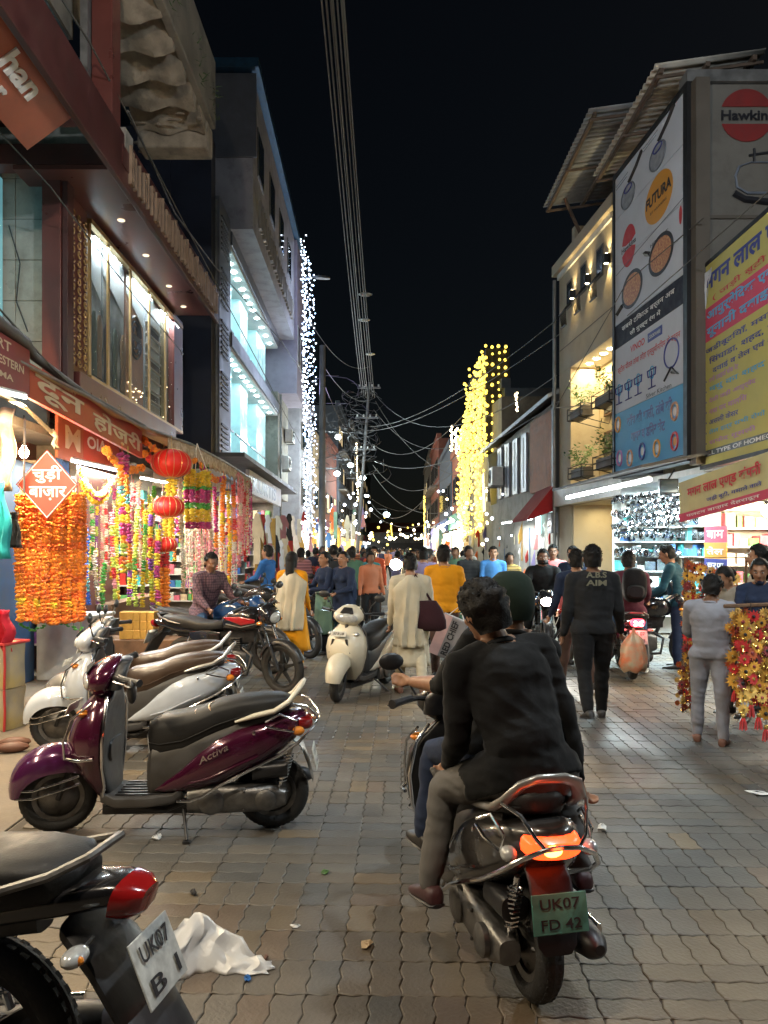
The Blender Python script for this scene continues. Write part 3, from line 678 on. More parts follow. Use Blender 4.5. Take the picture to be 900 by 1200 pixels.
def person(label, loc, rz, pose, top=K_black, bottom=K_charc, skin=M_skin, H=1.7, female=False, sleeve=1.0, hair='short', hairm=M_hair, shoes=M_shoe, voxel=.015,
           group=None, kurta=None, shawl=None, girth=1.0, face=True, hands=True, collar=None, beard=False, loose=1.0, feet_to_ground=True, folds=1.0, hemz=-.07, legs_bare=0):
    J = fk(pose, H, female); k = H/1.7
    if feet_to_ground and 'pelvis' not in pose:
        lo = min(J['toL'].z, J['toR'].z, J['heL'].z, J['heR'].z)-.03*k
        for n in J:
            if not n.startswith('_'): J[n].z -= lo
    t = thing('person', label, 'person', loc, rz, group)
    b = MB(); g = girth; fwd = J['_Rc'] @ Vector((1, 0, 0)); lat = J['_Rc'] @ Vector((0, 1, 0))
    def cap(a, c, ra, rb, fl=1.0, fv=None): capsule(b, J[a] if isinstance(a, str) else a, J[c] if isinstance(c, str) else c, ra*k, rb*k, 14, fl, fv)
    # torso
    W = .9 if female else 1.0
    b_ell = lambda c, r, M: b.ell(c, [x*k for x in r], 18, 12, 0, M)
    Rc4 = J['_Rc'].to_4x4()
    b_ell(J['pelvis']+Vector((0, 0, .0)), (.115*g, .165*g*(1.04 if female else 1), .13), Rc4)
    b_ell(J['waist'], (.116*g, .158*g*W, .17), Rc4)
    b_ell(J['chest']+fwd*.005*k, (.115*g*loose, .172*g*W*loose, .19), Rc4)
    b_ell(J['chest']+J['_Rc'] @ Vector((-.01, 0, .085*k)), (.085*g, .185*W, .075), Rc4)
    capsule(b, J['pelvis'], J['chest'], .150*g*k*(W+1)/2, .166*g*k*W*loose, 18, .70, fwd)
    if female:
        for s in (-1, 1): b_ell(J['chest']+J['_Rc'] @ Vector((.085*k, s*.065*k, -.01*k)), (.055, .06, .06), Rc4)
    for nm, s in (('L', 1), ('R', -1)):
        cap('sh'+nm, J['chest']+J['_Rc'] @ Vector((0, s*.05*k, .13*k)), .062*g, .06, 1)
        cap('sh'+nm, 'el'+nm, .058*g*loose, .046*g*loose); cap('el'+nm, J['el'+nm].lerp(J['wr'+nm], .4), .046*loose, .043*loose); cap(J['el'+nm].lerp(J['wr'+nm], .35), 'wr'+nm, .042*loose, .028*(loose if sleeve > .9 else 1))
        q = .5 if female else 1
        cap('hip'+nm, J['hip'+nm].lerp(J['kn'+nm], .5), .092*g*loose, .078*g*loose); cap(J['hip'+nm].lerp(J['kn'+nm], .45), 'kn'+nm, .08*g*loose, .058*loose)
        cap('kn'+nm, J['kn'+nm].lerp(J['an'+nm], .4), .057*loose, .056*loose); cap(J['kn'+nm].lerp(J['an'+nm], .35), 'an'+nm, .056*loose, .043*loose)
    # neck and head
    Rh = J['_Rh'].to_4x4(); hc = J['head']
    hs = 1.07
    def hv(x, y, z): return hc+J['_Rh'] @ Vector((x*k*hs, y*k*hs, z*k*hs))
    cap(J['neck']-J['_Rc'] @ Vector((0, 0, .03)), hv(-.02, 0, -.05), .058, .052)
    b_ell(hv(-.012, 0, .03), (.095, .076, .092), Rh); b_ell(hv(.018, 0, -.03), (.07, .062, .085), Rh)
    b_ell(hv(.045, 0, -.085), (.035, .04, .028), Rh); b_ell(hv(.0, 0, -.06), (.06, .06, .045), Rh)
    cap(hv(.082, 0, .015), hv(.103, 0, -.02), .010, .0165); cap(hv(.08, -.03, .032), hv(.08, .03, .032), .013, .013)
    b_ell(hv(.07, 0, -.058), (.018, .026, .012), Rh)
    for s in (-1, 1):
        b_ell(hv(-.008, s*.08, -.005), (.022, .012, .034), Rh); b_ell(hv(.055, s*.035, -.02), (.025, .022, .02), Rh)
    # hands: palm, four fingers and a thumb
    if hands:
        for nm, s in (('L', 1), ('R', -1)):
            d, lt, fw = J['_hf'+nm]; pn = pose.get('palm'+nm)
            x = (Vector(pn) if pn else d.cross(fw)*-s).normalized(); x = (x-d*x.dot(d)).normalized(); y = d.cross(x)*-1     # x palm normal, y across
            w_ = J['wr'+nm]; f = .98
            for q in (-1.2, -.4, .4, 1.2): cap(w_+d*.012*k, w_+(d*.078+y*q*.019*f)*k, .017*f, .0125*f, 1)
            cu = pose.get('curl'+nm, 35)
            for i, (q, L) in enumerate(((-1.5, .030), (-.5, .036), (.5, .034), (1.5, .027))):
                p0 = w_+(d*.085+y*q*.0185*f)*k; a = rad(cu*(.9+.12*i)); dd = d
                for seg in range(3):
                    dd = (d*math.cos(a*(seg+.6))+x*math.sin(a*(seg+.6))).normalized(); p1 = p0+dd*(L*(1-.18*seg))*k*.9
                    cap(p0, p1, (.0105-.001*seg)*f, (.0095-.001*seg)*f); p0 = p1
            tb = w_+(d*.03+fw*.022*f)*k; t1 = tb+(d*.6+fw*.75+x*.25).normalized()*.035*k; cap(tb, t1, .0135*f, .0115*f); cap(t1, t1+(d*.85+fw*.25+x*.45).normalized()*.03*k, .0115*f, .0095*f)
    me = fuse(b, voxel*k, 2 if voxel < .012 else 1)
    # bone regions -> materials
    mats = [skin, top, bottom, collar or top]; bones = []
    def bn(a, c, m, r): bones.append((J[a] if isinstance(a, str) else a, J[c] if isinstance(c, str) else c, m, r*k))
    bn('pelvis', 'waist', 1 if not pose.get('tucked') else 2, .13); bn('waist', 'chest', 1, .14); bn('chest', 'neck', 1, .13)
    bn(J['chest']+J['_Rc'] @ Vector((0, -.14*k, .1*k)), J['chest']+J['_Rc'] @ Vector((0, .14*k, .1*k)), 1, .09)
    bn(J['neck']+Vector((0, 0, .05*k)), hc, 0, .075); bn(hc, hv(0, 0, .06), 0, .1)
    for nm in 'LR':
        bn('sh'+nm, 'el'+nm, 1, .055)
        if sleeve >= .99: bn('el'+nm, 'wr'+nm, 1, .042)
        elif sleeve > .5:
            mid = J['el'+nm].lerp(J['wr'+nm], sleeve*.8-.3); bn('el'+nm, mid, 1, .045); bn(mid, 'wr'+nm, 0, .036)
        else: bn('el'+nm, 'wr'+nm, 0, .04)
        d, _, _ = J['_hf'+nm]; bn(J['wr'+nm]+d*.02*k, J['wr'+nm]+d*.16*k, 0, .035)
        bn('hip'+nm, 'kn'+nm, 2, .085); bn('kn'+nm, 'an'+nm, 2, .055); bn('an'+nm, 'to'+nm, 2, .05)
    import numpy as np
    n = len(me.vertices); co = np.empty(n*3); me.vertices.foreach_get('co', co); co = co.reshape(-1, 3)
    best = np.full(n, 1e9); bm_ = np.zeros(n, int); arm_ = np.zeros(n, int)
    for a, c, m, r in bones:
        a = np.array(a); c = np.array(c); d = c-a; L2 = max(d @ d, 1e-9); tt = np.clip(((co-a) @ d)/L2, 0, 1); dist = np.linalg.norm(co-(a+tt[:, None]*d), axis=1)-r
        s_ = dist < best; best[s_] = dist[s_]; bm_[s_] = abs(m); arm_[s_] = (1 if r < .0601*k and m != 2 else 0)
    # cloth folds: irregular ridges that only the clothes carry
    nr = np.empty(n*3); me.vertices.foreach_get('normal', nr); nr = nr.reshape(-1, 3)
    seed = R.uniform(0, 50)
    Rcn = np.array(J['_Rc']); rel = (co-np.array(J['pelvis'])) @ Rcn          # torso frame
    near = (np.abs(rel[:, 1]) < .24*k) & (rel[:, 2] < .12*k) & (rel[:, 2] > -.2*k) & (rel[:, 0] > -.25*k) & (bm_ > 0) & (arm_ == 0)
    hem = hemz*k
    up_ = near & (rel[:, 2] > hem) & (rel[:, 0] < .17*k); dn = near & ~up_ & (rel[:, 2] < .06*k)
    bm_[up_] = 1; bm_[dn] = 2
    nk = (co-np.array(J['neck'])) @ Rcn
    bm_[(nk[:, 2] > .0*k) & (np.linalg.norm(nk[:, :2], axis=1) < .078*k)] = 0; bm_[(nk[:, 2] > .045*k) & (np.linalg.norm(nk[:, :2], axis=1) < .2*k) & (arm_ == 0)] = 0
    hemb = np.where(up_, .011*k*np.clip(1-(rel[:, 2]-hem)/(.2*k), .3, 1), 0.0)
    fold = np.zeros(n)
    for i in range(n):
        if bm_[i]:
            p = co[i]; fold[i] = (noise.noise(Vector((p[0]*5+seed, p[1]*6+p[2]*3, p[2]*8)))*.9+(.35-abs(noise.noise(Vector((p[0]*5, p[1]*7+seed+p[2]*6, p[2]*17-p[1]*7)))))*.9)*.0105*folds*k+.004*k
    co = co+nr*(fold+hemb)[:, None]; me.vertices.foreach_set('co', co.ravel())
    for m in mats: me.materials.append(m)
    pm = np.zeros(len(me.polygons), int)
    for i, p in enumerate(me.polygons): pm[i] = bm_[p.vertices[0]]
    me.polygons.foreach_set('material_index', pm); me.update()
    bo = bpy.data.objects.new('body', me); C.objects.link(bo); bo.parent = t
    q = MB(); q.tube([J['neck']+J['_Rc'] @ Vector((.064*k*math.cos(a)-.006, .066*k*math.sin(a), (-.006-.016*math.cos(a))*k)) for a in [2*PI*i/20 for i in range(21)]], .012*k, 6); q.build('collar', collar or top, t, 60)
    # shoes
    for nm in 'LR':
        q = MB(); Rf = J['_Rf'+nm]; a = J['an'+nm]
        rings = []
        for x, hw, z1 in [(-.075, .022, .05), (-.065, .036, .075), (-.03, .04, .085), (.02, .042, .075), (.07, .047, .055), (.12, .046, .045), (.165, .036, .035), (.19, .018, .022)]:
            rings.append([a+Rf @ (Vector(p)*k) for p in ring_yz(x, -.083+z1, -.083, hw, 2.6, 14)])
        q.loft(rings); sh = q.build('shoe', shoes, t, 60)
        if shoes is not M_sandal:
            q = MB(); q.loft([[a+Rf @ (Vector(p)*k) for p in ring_yz(x, -.07, -.0865, hw, 2.8, 14)] for x, hw in [(-.08, .02), (-.068, .038), (.02, .045), (.12, .049), (.17, .038), (.197, .015)]]); q.build('sole', M_shoe_w if shoes is M_shoe_w else M_black, sh, 50)
    # hair
    def hairshell(lo_front, vol=1.0, rough_=.008, cut=None):
        q = MB(); nu, nv = 36, 20; sd = R.uniform(0, 99)
        vs = []
        for i in range(nv+1):
            for j in range(nu):
                az = 2*PI*j/nu; f = math.cos(az)               # f=1 front
                lo = lo_front if f > .55 else (-.02 if f > -.1 else (cut if cut is not None else -.075))
                if .3 < f <= .55: lo = (lo_front-.02)/2+.0
                top_ = .128*vol; zz = 1-(1-math.cos(PI/2*i/nv))
                z = lo+(top_-lo)*math.sin(PI/2*i/nv)
                rr = math.sqrt(max(0, 1-((z-.028)/(.1*vol))**2)) if z > .028 else 1-.12*((.028-z)/.1)**1.5
                nz = noise.noise(Vector((az*2.5+sd, i*.4, 0)))*rough_*1.6+noise.noise(Vector((az*9+sd, i*1.3, 2)))*rough_
                x = (-.014+(.098*vol+nz)*rr*f); y = (.081*vol+nz)*rr*math.sin(az)
                if f > .5 and z < .06: x = min(x, .079)
                vs.append(hv(x, y, z+nz*.5))
        fs = [(i*nu+j, i*nu+(j+1) % nu, (i+1)*nu+(j+1) % nu, (i+1)*nu+j) for i in range(nv) for j in range(nu)]
        q.add(vs, fs)
        if rough_ > .004 and voxel < .02:                        # loose tufts break the outline
            for _ in range(420):
                az = R.uniform(0, 2*PI); el = R.uniform(.1, 1.45); f = math.cos(az)
                if f > .3 and el < .75: el = .75+R.random()*.6
                nrm = Vector((math.cos(el)*f, math.cos(el)*math.sin(az), math.sin(el)))
                p = Vector((-.014+.095*nrm.x, .078*nrm.y, .03+.097*nrm.z)); tdir = (nrm*.35+Vector((R.uniform(-1, 1)+.4*f, R.uniform(-1, 1), R.uniform(-.9, .3)))*.8).normalized()
                q.tube([hv(*p), hv(*(p+tdir*.009+nrm*.002)), hv(*(p+tdir*.017))], [.0028, .002, .0005], 4)
        return q.build('hair', hairm, t, 60)
    if hair == 'short': hairshell(.075)
    elif hair == 'tall': hairshell(.082, 1.1, .012)
    elif hair == 'bald': pass
    elif hair == 'bun':
        hairshell(.085, 1.03, .002, -.05); q = MB(); q.ell(hv(-.11, 0, .01), (.045, .05, .045)); q.build('hair_bun', hairm, t)
    elif hair == 'long':
        hairshell(.085, 1.04, .002, -.09); q = MB(); q.loft([[hv(x+.028*math.cos(a)*w, y+.05*math.sin(a)*w, z) for a in [2*PI*i/14 for i in range(14)]] for x, y, z, w in [(-.06, 0, .05, 1.2), (-.085, 0, -.03, 1.3), (-.1, 0, -.12, 1.25), (-.115, 0, -.22, 1.0), (-.12, .005, -.34, .8), (-.12, .01, -.45, .6), (-.12, .01, -.54, .3)]]); q.build('hair_length', hairm, t, 60)
    elif hair == 'beanie':
        q = MB(); q.lathe([(.0, .135), (.05, .129), (.086, .098), (.1, .045), (.1, .0), (.094, -.045), (.08, -.08)], hv(-.012, 0, 0), J['_Rh'] @ Vector((0, 0, 1)), 28); q.build('cap', hairm, t, 60)
    elif hair == 'cap':
        q = MB(); q.lathe([(.0, .132), (.05, .127), (.085, .095), (.1, .04), (.102, .02)], hv(-.01, 0, 0), J['_Rh'] @ Vector((0, 0, 1)), 24); q.loft([[hv(x, y, .035-.012*abs(y)*10) for y in (-w, -w/2, 0, w/2, w)]+[hv(x, y, .028-.012*abs(y)*10) for y in (w, w/2, 0, -w/2, -w)] for x, w in [(.06, .08), (.12, .07), (.16, .045)]]); q.build('cap', hairm, t, 50)
    if face:
        for s in (-1, 1):
            q = MB(); q.ell(hv(.0815, s*.031, .012), (.007*k, .013*k, .0055*k), 10, 6); e = q.build('eye', M_eye, t)
            q = MB(); q.ell(hv(.0875, s*.031, .012), (.003*k, .006*k, .0055*k), 8, 5); q.build('iris', M_black, e)
            q = MB(); q.tube([hv(.088, s*.014, .031), hv(.0905, s*.03, .036), hv(.082, s*.05, .031)], [.002*k, .004*k, .002*k], 6); q.build('eyebrow', M_hair, t)
        if beard: q = MB(); q.tube([hv(.103, -.025, -.046), hv(.108, 0, -.04), hv(.103, .025, -.046)], .005*k, 6); q.build('moustache', M_hair, t)
        q = MB(); q.tube([hv(.085, -.022, -.06), hv(.094, 0, -.058), hv(.085, .022, -.06)], [.002*k, .0055*k, .002*k], 6); q.build('lips', M_lip, t)
    if beard:
        q = MB(); q.loft([[hv(x*1.0+.008*c_, y, z) for x, y, z, c_ in ring] for ring in [[(math.sin(a)*.085-.0, math.cos(a)*.071, zz, 1) for a in [PI*i/16 for i in range(17)]] for zz in (-.03, -.06, -.09)]], caps=False, closed=False)
        q.build('beard', M_hair, t, 60, solid=.008)
    # long tunic or skirt hanging from the waist
    if kurta:
        km, klen, kw = kurta
        q = MB(); nu = 40; rings = []; sd = R.uniform(0, 30); mid = (J['knL']+J['knR'])/2; base = J['pelvis']
        for i in range(12):
            u = i/11; z = J['waist'].z+.02-(klen*k)*u; c = base.lerp(mid, max(0, u-.15)*.9); rr = []
            for j in range(nu):
                a = 2*PI*j/nu; w_ = 1+kw*u+.05*u*noise.noise(Vector((math.cos(a)*2.5+sd, math.sin(a)*2.5, u)))+.06*u*math.sin(a*9+sd+u)
                rr.append((c.x+.135*k*g*w_*math.cos(a), c.y+.18*k*g*w_*math.sin(a), z))
            rings.append(rr)
        q.loft(rings, caps=False); q.build('tunic', km, t, 60, solid=.006)
    if shawl:
        sm, kind = shawl
        q = MB(); pts = []; nu, nv = 30, 22; sd = R.uniform(0, 30)
        ch = J['chest']; Rc = J['_Rc']
        for i in range(nv):
            u = i/(nv-1)
            for j in range(nu):
                v = j/(nu-1); a = -PI*.55+PI*1.1*v+PI     # wraps round the back
                z = .17-.62*u if kind != 'long' else .17-.85*u; sh_ = 1 if u > .12 else .55+.45*(u/.12)
                fold = (.016*math.sin(v*34+sd+u*4)+.012*math.sin(v*61+u*7+sd))*(.25+u)+.03*noise.noise(Vector((v*6+sd, u*3, 0)))
                rx = (.142+(.08 if kind == 'long' else .03)*u+fold)*sh_; ry = (.222-.03*u+fold)*sh_
                z2 = z-.07*abs(math.sin(a))**2*(1-u)*1.0
                pts.append(ch+Rc @ Vector((rx*math.cos(a)*k, ry*math.sin(a)*k, z2*k)))
        q.grid(pts, nu, nv); q.build('shawl', sm, t, 60, solid=.008)
    t['_J'] = 0
    del t['_J']
    return t, J
# ---------------------------------------------------------------- ground
M_bed = mat('joint_sand', (.06, .05, .04), .95, var=.3, scale=6, bump=.3, bscale=60)
M_conc = mat('worn_concrete', (.15, .122, .09), .75, var=.25, scale=3, bump=.35, bscale=40, dirt=.55)
def paver_mat(name, objc):
    m = mat(name, (.5, .5, .5), .5, var=.22, scale=5, bump=.35, bscale=55, objcol=objc, dirt=.35, spec=.5)
    if not objc:
        n = m.node_tree.nodes; l = m.node_tree.links
        a = n.new('ShaderNodeAttribute'); a.attribute_name = 'stone'
        for x in n:
            if x.type == 'VECT_MATH': l.new(a.outputs['Color'], x.inputs[0])
    n = m.node_tree.nodes; l = m.node_tree.links; b = n['Principled BSDF']
    tc = n.new('ShaderNodeTexCoord') ; ge = n.new('ShaderNodeNewGeometry')
    nt = n.new('ShaderNodeTexNoise'); nt.inputs['Scale'].default_value = .9; nt.inputs['Detail'].default_value = 6; l.new(ge.outputs['Position'], nt.inputs['Vector'])
    mr = n.new('ShaderNodeMapRange'); mr.inputs[1].default_value = .35; mr.inputs[2].default_value = .65; mr.inputs[3].default_value = .42; mr.inputs[4].default_value = .72
    l.new(nt.outputs[0], mr.inputs[0]); l.new(mr.outputs[0], b.inputs['Roughness'])
    # broad grimy patches that stay with the paving
    src = b.inputs['Base Color'].links[0].from_socket
    n2 = n.new('ShaderNodeTexNoise'); n2.inputs['Scale'].default_value = .55; n2.inputs['Detail'].default_value = 7; l.new(ge.outputs['Position'], n2.inputs['Vector'])
    m2 = n.new('ShaderNodeMapRange'); m2.inputs[1].default_value = .38; m2.inputs[2].default_value = .66; m2.inputs[3].default_value = 1.2; m2.inputs[4].default_value = .5; l.new(n2.outputs[0], m2.inputs[0])
    v = n.new('ShaderNodeVectorMath'); v.operation = 'SCALE'; l.new(src, v.inputs[0]); l.new(m2.outputs[0], v.inputs['Scale']); l.new(v.outputs[0], b.inputs['Base Color'])
    return m
M_pav_o = paver_mat('paving_stone', True); M_pav_a = paver_mat('paving_stone_field', False)
PAL = [tuple(v*.72 for v in c) for c in [(.165, .130, .088), (.175, .133, .085), (.14, .120, .095), (.115, .108, .095), (.10, .10, .095), (.125, .112, .093), (.155, .115, .082), (.19, .145, .09)]]
def stone_col(x, y):
    n1 = noise.noise(Vector((x*.55, y*.8, 3.1)))+.11*R.uniform(-1, 1)+.12*(1 if x < -.9 else 0)
    i = 0
    c = PAL[3+R.randrange(3)] if n1 < -.05 else (PAL[2] if n1 < .04 else (PAL[R.choice((0, 6, 2, 5))] if n1 < .2 else PAL[R.choice((0, 1, 7))]))
    if R.random() < .05: c = R.choice(PAL)
    k = R.uniform(.86, 1.14); return tuple(v*k for v in c)
CELL = .236; ZA = .0065
def zz(t): u = (t/(CELL/2)) % 1.0; return ZA*(4*abs(u-.5)-1)
def outline(kind, gap=.0013, step=4):
    h = CELL/2
    x0, x1, y0, y1 = {'a': (0, h, 0, CELL), 'b': (h, CELL, 0, CELL), 'c': (0, CELL, 0, h), 'd': (0, CELL, h, CELL)}[kind]
    nx = int(round((x1-x0)/h))*step; ny = int(round((y1-y0)/h))*step; p = []
    for i in range(nx): t = x0+(x1-x0)*i/nx; p.append((t, y0+zz(t)+gap))
    for i in range(ny): t = y0+(y1-y0)*i/ny; p.append((x1+zz(t)-gap, t))
    for i in range(nx): t = x1-(x1-x0)*i/nx; p.append((t, y1+zz(t)-gap))
    for i in range(ny): t = y1-(y1-y0)*i/ny; p.append((x0+zz(t)+gap, t))
    # pull the four corners in so that neighbours never touch
    q = []
    for (x, y) in p: q.append((min(max(x, x0-ZA+gap), x1+ZA-gap), min(max(y, y0-ZA+gap), y1+ZA-gap)))
    for c0 in (0, nx, nx+ny, 2*nx+ny):
        x, y = q[c0]; cx, cy_ = (x0+x1)/2, (y0+y1)/2; d = Vector((cx-x, cy_-y)).normalized()*gap*1.6; q[c0] = (x+d.x, y+d.y)
    return q, ((x0+x1)/2, (y0+y1)/2)
def stone_geo(kind, step, full=True):
    o, (cx, cy_) = outline(kind, step=step); n = len(o)
    def inset(k): return [(x+(cx-x)*k/.06*.0+(-math.copysign(min(abs(x-cx), k), x-cx)), y-math.copysign(min(abs(y-cy_), k), y-cy_)) for x, y in o]
    a = inset(.004)
    v = [(x-cx, y-cy_, 0) for x, y in a]+[(x-cx, y-cy_, -.003) for x, y in o]+[(x-cx, y-cy_, -.02) for x, y in o]
    f = [tuple(range(n))]+[((i+1) % n, i, n+i, n+(i+1) % n) for i in range(n)]+[(n+(i+1) % n, n+i, 2*n+i, 2*n+(i+1) % n) for i in range(n)]
    return v, f, (cx, cy_)
GEO = {k: stone_geo(k, 4) for k in 'abcd'}; GEO2 = {k: stone_geo(k, 2) for k in 'abcd'}
GEOM = {}
for k in 'abcd':
    q = MB(); q.add(GEO[k][0], GEO[k][1]); GEOM[k] = q.mesh('paver', M_pav_o, 0)
q = MB(); q.box(-300, 300, -120, 600, -.3, -.014)
ground = tag(q.build('ground', M_conc, smooth=0), kind='structure')
q = MB(); q.box(-2.2, 5.2, -14, 120, -.013, -.0095)
road = tag(q.build('road', M_bed, smooth=0), kind='structure')
q = MB(); q.box(-4.9, -2.215, -14, 60, -.05, -.002)
pavement = tag(q.build('pavement', M_conc, smooth=0, bevel=.006), kind='structure')
rows = []
ca, sa_ = math.cos(rad(-1.3)), math.sin(rad(-1.3))
for j in range(int(2.2/CELL), int(22/CELL)):
    for i in range(int(-3/CELL), int(5.6/CELL)):
        two = ('a', 'b') if noise.noise(Vector((i*.23, j*.31, 1.7)))+R.uniform(-.12, .12) > -.12 else ('c', 'd')
        for kd in two:
            cx, cy_ = GEO[kd][2]; x0 = i*CELL+cx; y0 = j*CELL+cy_; X = x0*ca-y0*sa_; Y = x0*sa_+y0*ca
            if X < -2.1+.0 or X > 5.1 or abs(X) > Y*.56+.4: continue
            rows.append((Y, X, kd))
rows.sort()
vis = [r for r in rows if r[0] > 2.55 and abs(r[1]) < r[0]*.5+.05][:300]; vs_ = set(vis)
for Y, X, kd in vis:
    o = bpy.data.objects.new('paver', GEOM[kd]); C.objects.link(o); o.parent = road
    o.location = (X, Y, R.uniform(-.002, .0015)); o.rotation_euler = (R.uniform(-.006, .006), R.uniform(-.006, .006), rad(-1.3)+R.uniform(-.004, .004)); o.color = (*stone_col(X, Y), 1)
fv = []; ff = []; fc = []
for Y, X, kd in rows:
    if (Y, X, kd) in vs_: continue
    g = (GEO if Y < 7.5 else GEO2)[kd]; n = len(g[0])//3; o = len(fv); c = stone_col(X, Y); dz = R.uniform(-.0025, .002); tx, ty = R.uniform(-.006, .006), R.uniform(-.006, .006)
    for v in g[0][:2*n]: fv.append((X+v[0]*ca-v[1]*sa_, Y+v[0]*sa_+v[1]*ca, v[2]*(1 if v[2] == 0 else 2.4)+dz+v[0]*tx+v[1]*ty))
    for f in g[1][:1+n]: ff.append(tuple(i+o for i in f)); fc.append((c, len(f)))
me = bpy.data.meshes.new('paver_field'); me.from_pydata(fv, [], ff); me.materials.append(M_pav_a)
at_ = me.color_attributes.new('stone', 'FLOAT_COLOR', 'CORNER'); buf = []
for c, k in fc: buf += [c[0], c[1], c[2], 1]*k
at_.data.foreach_set('color', buf)
pf = bpy.data.objects.new('paver_field', me); C.objects.link(pf); pf.parent = road; pf['kind'] = 'stuff'
# slabs of the pavement strip beside the shops
# ---------------------------------------------------------------- facades
class Fac:
    def __init__(s, x0, k, sg): s.x0 = x0; s.k = k; s.sg = sg       # sg: direction towards the street (+1 left side, -1 right side)
    def X(s, Y, off=0): return s.x0+s.k*Y+s.sg*off
    def Y(s, px, off=0): return (s.x0+s.sg*off)/((px-450)/F-s.k)
    def pt(s, px, py, off=0):
        Y = s.Y(px, off); return Vector((s.X(Y, off), Y, CAMH-(py-642)*Y/F))
    def box(s, mb, Y0, Y1, o0, o1, z0, z1, mi=0, z0b=None, z1b=None):
        z0b = z0 if z0b is None else z0b; z1b = z1 if z1b is None else z1b
        p = [(s.X(Y0, o0), Y0, z0), (s.X(Y0, o1), Y0, z0), (s.X(Y1, o1), Y1, z0b), (s.X(Y1, o0), Y1, z0b), (s.X(Y0, o0), Y0, z1), (s.X(Y0, o1), Y0, z1), (s.X(Y1, o1), Y1, z1b), (s.X(Y1, o0), Y1, z1b)]
        if s.sg < 0: p = [p[1], p[0], p[3], p[2], p[5], p[4], p[7], p[6]]
        return mb.hexa(p, mi)
    def dirY(s): return Vector((s.k, 1, 0)).normalized()
FL = Fac(-4.038, -.0156, 1); FR = Fac(5.464, -.072, -1)
def fb(fac, name, m, par, Y0, Y1, o0, o1, z0, z1, bevel=0, label=None, **kw):
    q = MB(); fac.box(q, Y0, Y1, o0, o1, z0, z1, **kw); o = q.build(name, m, par, smooth=0, bevel=bevel)
    if label: o['label'] = label
    return o
M_maroon = mat('maroon_cladding', (.15, .045, .038), .32, var=.18, scale=2, bump=.05, bscale=20, dirt=.3)
M_maroon_d = mat('dark_maroon', (.08, .026, .024), .4, var=.2, scale=3, dirt=.3)
M_tile = mat('grey_wall_tile', (.30, .32, .31), .3, var=.15, scale=2, bump=.05, dirt=.5)
M_plaster = mat('dirty_plaster', (.27, .25, .22), .85, var=.25, scale=2, bump=.5, bscale=25, dirt=.7)
M_plaster2 = mat('weathered_plaster', (.20, .18, .15), .9, var=.3, scale=1.4, bump=.5, bscale=18, dirt=.8)
M_oldconc = mat('old_concrete', (.30, .25, .19), .95, var=.35, scale=3, bump=.9, bscale=12, dirt=.8)
M_gold = mat('gold_frame', (.55, .38, .17), .35, .5, var=.15, scale=8)
M_glass = mat('shop_glass', (.30, .36, .38), .04, var=.02, alpha=.14, spec=.8)
M_glass_d = mat('dark_reflective_glass', (.06, .08, .09), .06, .35, var=.2, scale=1)
M_white_pl = mat('white_panel', (.62, .62, .60), .5, var=.1, dirt=.25)
M_navy_wall = mat('navy_wall', (.022, .028, .05), .6, var=.25, scale=1.5, bump=.1)
M_greyclad = mat('grey_aluminium_cladding', (.16, .17, .20), .38, .3, var=.12, scale=2, dirt=.25)
M_beige_d = mat('dim_beige_wall', (.37, .36, .40), .8, var=.15, scale=1.5, bump=.15, dirt=.5)
M_purple_w = mat('pale_lilac_wall', (.34, .30, .38), .75, var=.12, scale=1.5, bump=.1, dirt=.3)
M_bluemetal = mat('blue_metal_sheet', (.03, .09, .16), .4, .4, var=.2, dirt=.4)
M_red_sign = mat('red_sign_vinyl', (.42, .055, .035), .42, var=.12, scale=2, dirt=.2)
M_dred_sign = mat('crimson_sign_vinyl', (.21, .02, .03), .42, var=.12, scale=2, dirt=.2)
M_or_sign = mat('orange_sign_panel', (.38, .10, .05), .5, var=.12, scale=2, dirt=.3)
M_cream_ink = mat('cream_lettering', (.62, .48, .32), .5, var=.08)
M_white_ink = mat('white_lettering', (.75, .73, .70), .5, var=.05)
M_tarp = mat('tan_tarpaulin', (.36, .24, .12), .7, var=.2, scale=3, bump=.5, bscale=10, dirt=.4)
M_greytarp = mat('grey_tarpaulin', (.07, .065, .06), .6, var=.3, scale=4, bump=.6, bscale=10, dirt=.5)
M_wood = mat('worn_wood', (.14, .075, .04), .6, var=.3, scale=8, bump=.3, bscale=40)
M_blue_door = mat('blue_door_paint', (.02, .07, .18), .5, var=.2, scale=3, dirt=.4)
M_led = mat('led_disc', (1, 1, 1), .4, emit=(.75, .97, 1), es=22, nee=False)
M_ledw = mat('warm_led_disc', (1, 1, .9), .4, emit=(1, .84, .5), es=22, nee=False)
M_tube = mat('fluorescent_tube', (1, 1, 1), .4, emit=(.88, .97, 1), es=14, nee=False)
M_bulb = mat('warm_bulb', (1, .95, .8), .4, emit=(1, .80, .45), es=90, nee=False)
M_litglass = mat('lit_showroom_window', (.25, .5, .52), .12, emit=(.26, .72, .85), es=.22, var=.3, scale=.9, nee=False)
M_litglass2 = mat('lit_curtain_window', (.5, .72, .74), .25, emit=(.42, .80, .88), es=.30, var=.25, scale=2.5, nee=False)
M_litwarm = mat('warm_lit_interior', (.75, .55, .3), .7, emit=(1, .66, .3), es=.35, var=.4, scale=2, nee=False)
M_wire = mat('black_cable', (.035, .035, .038), .6, var=.1)
M_steel = mat('galvanised_steel', (.25, .25, .25), .5, .6, var=.2, dirt=.4)

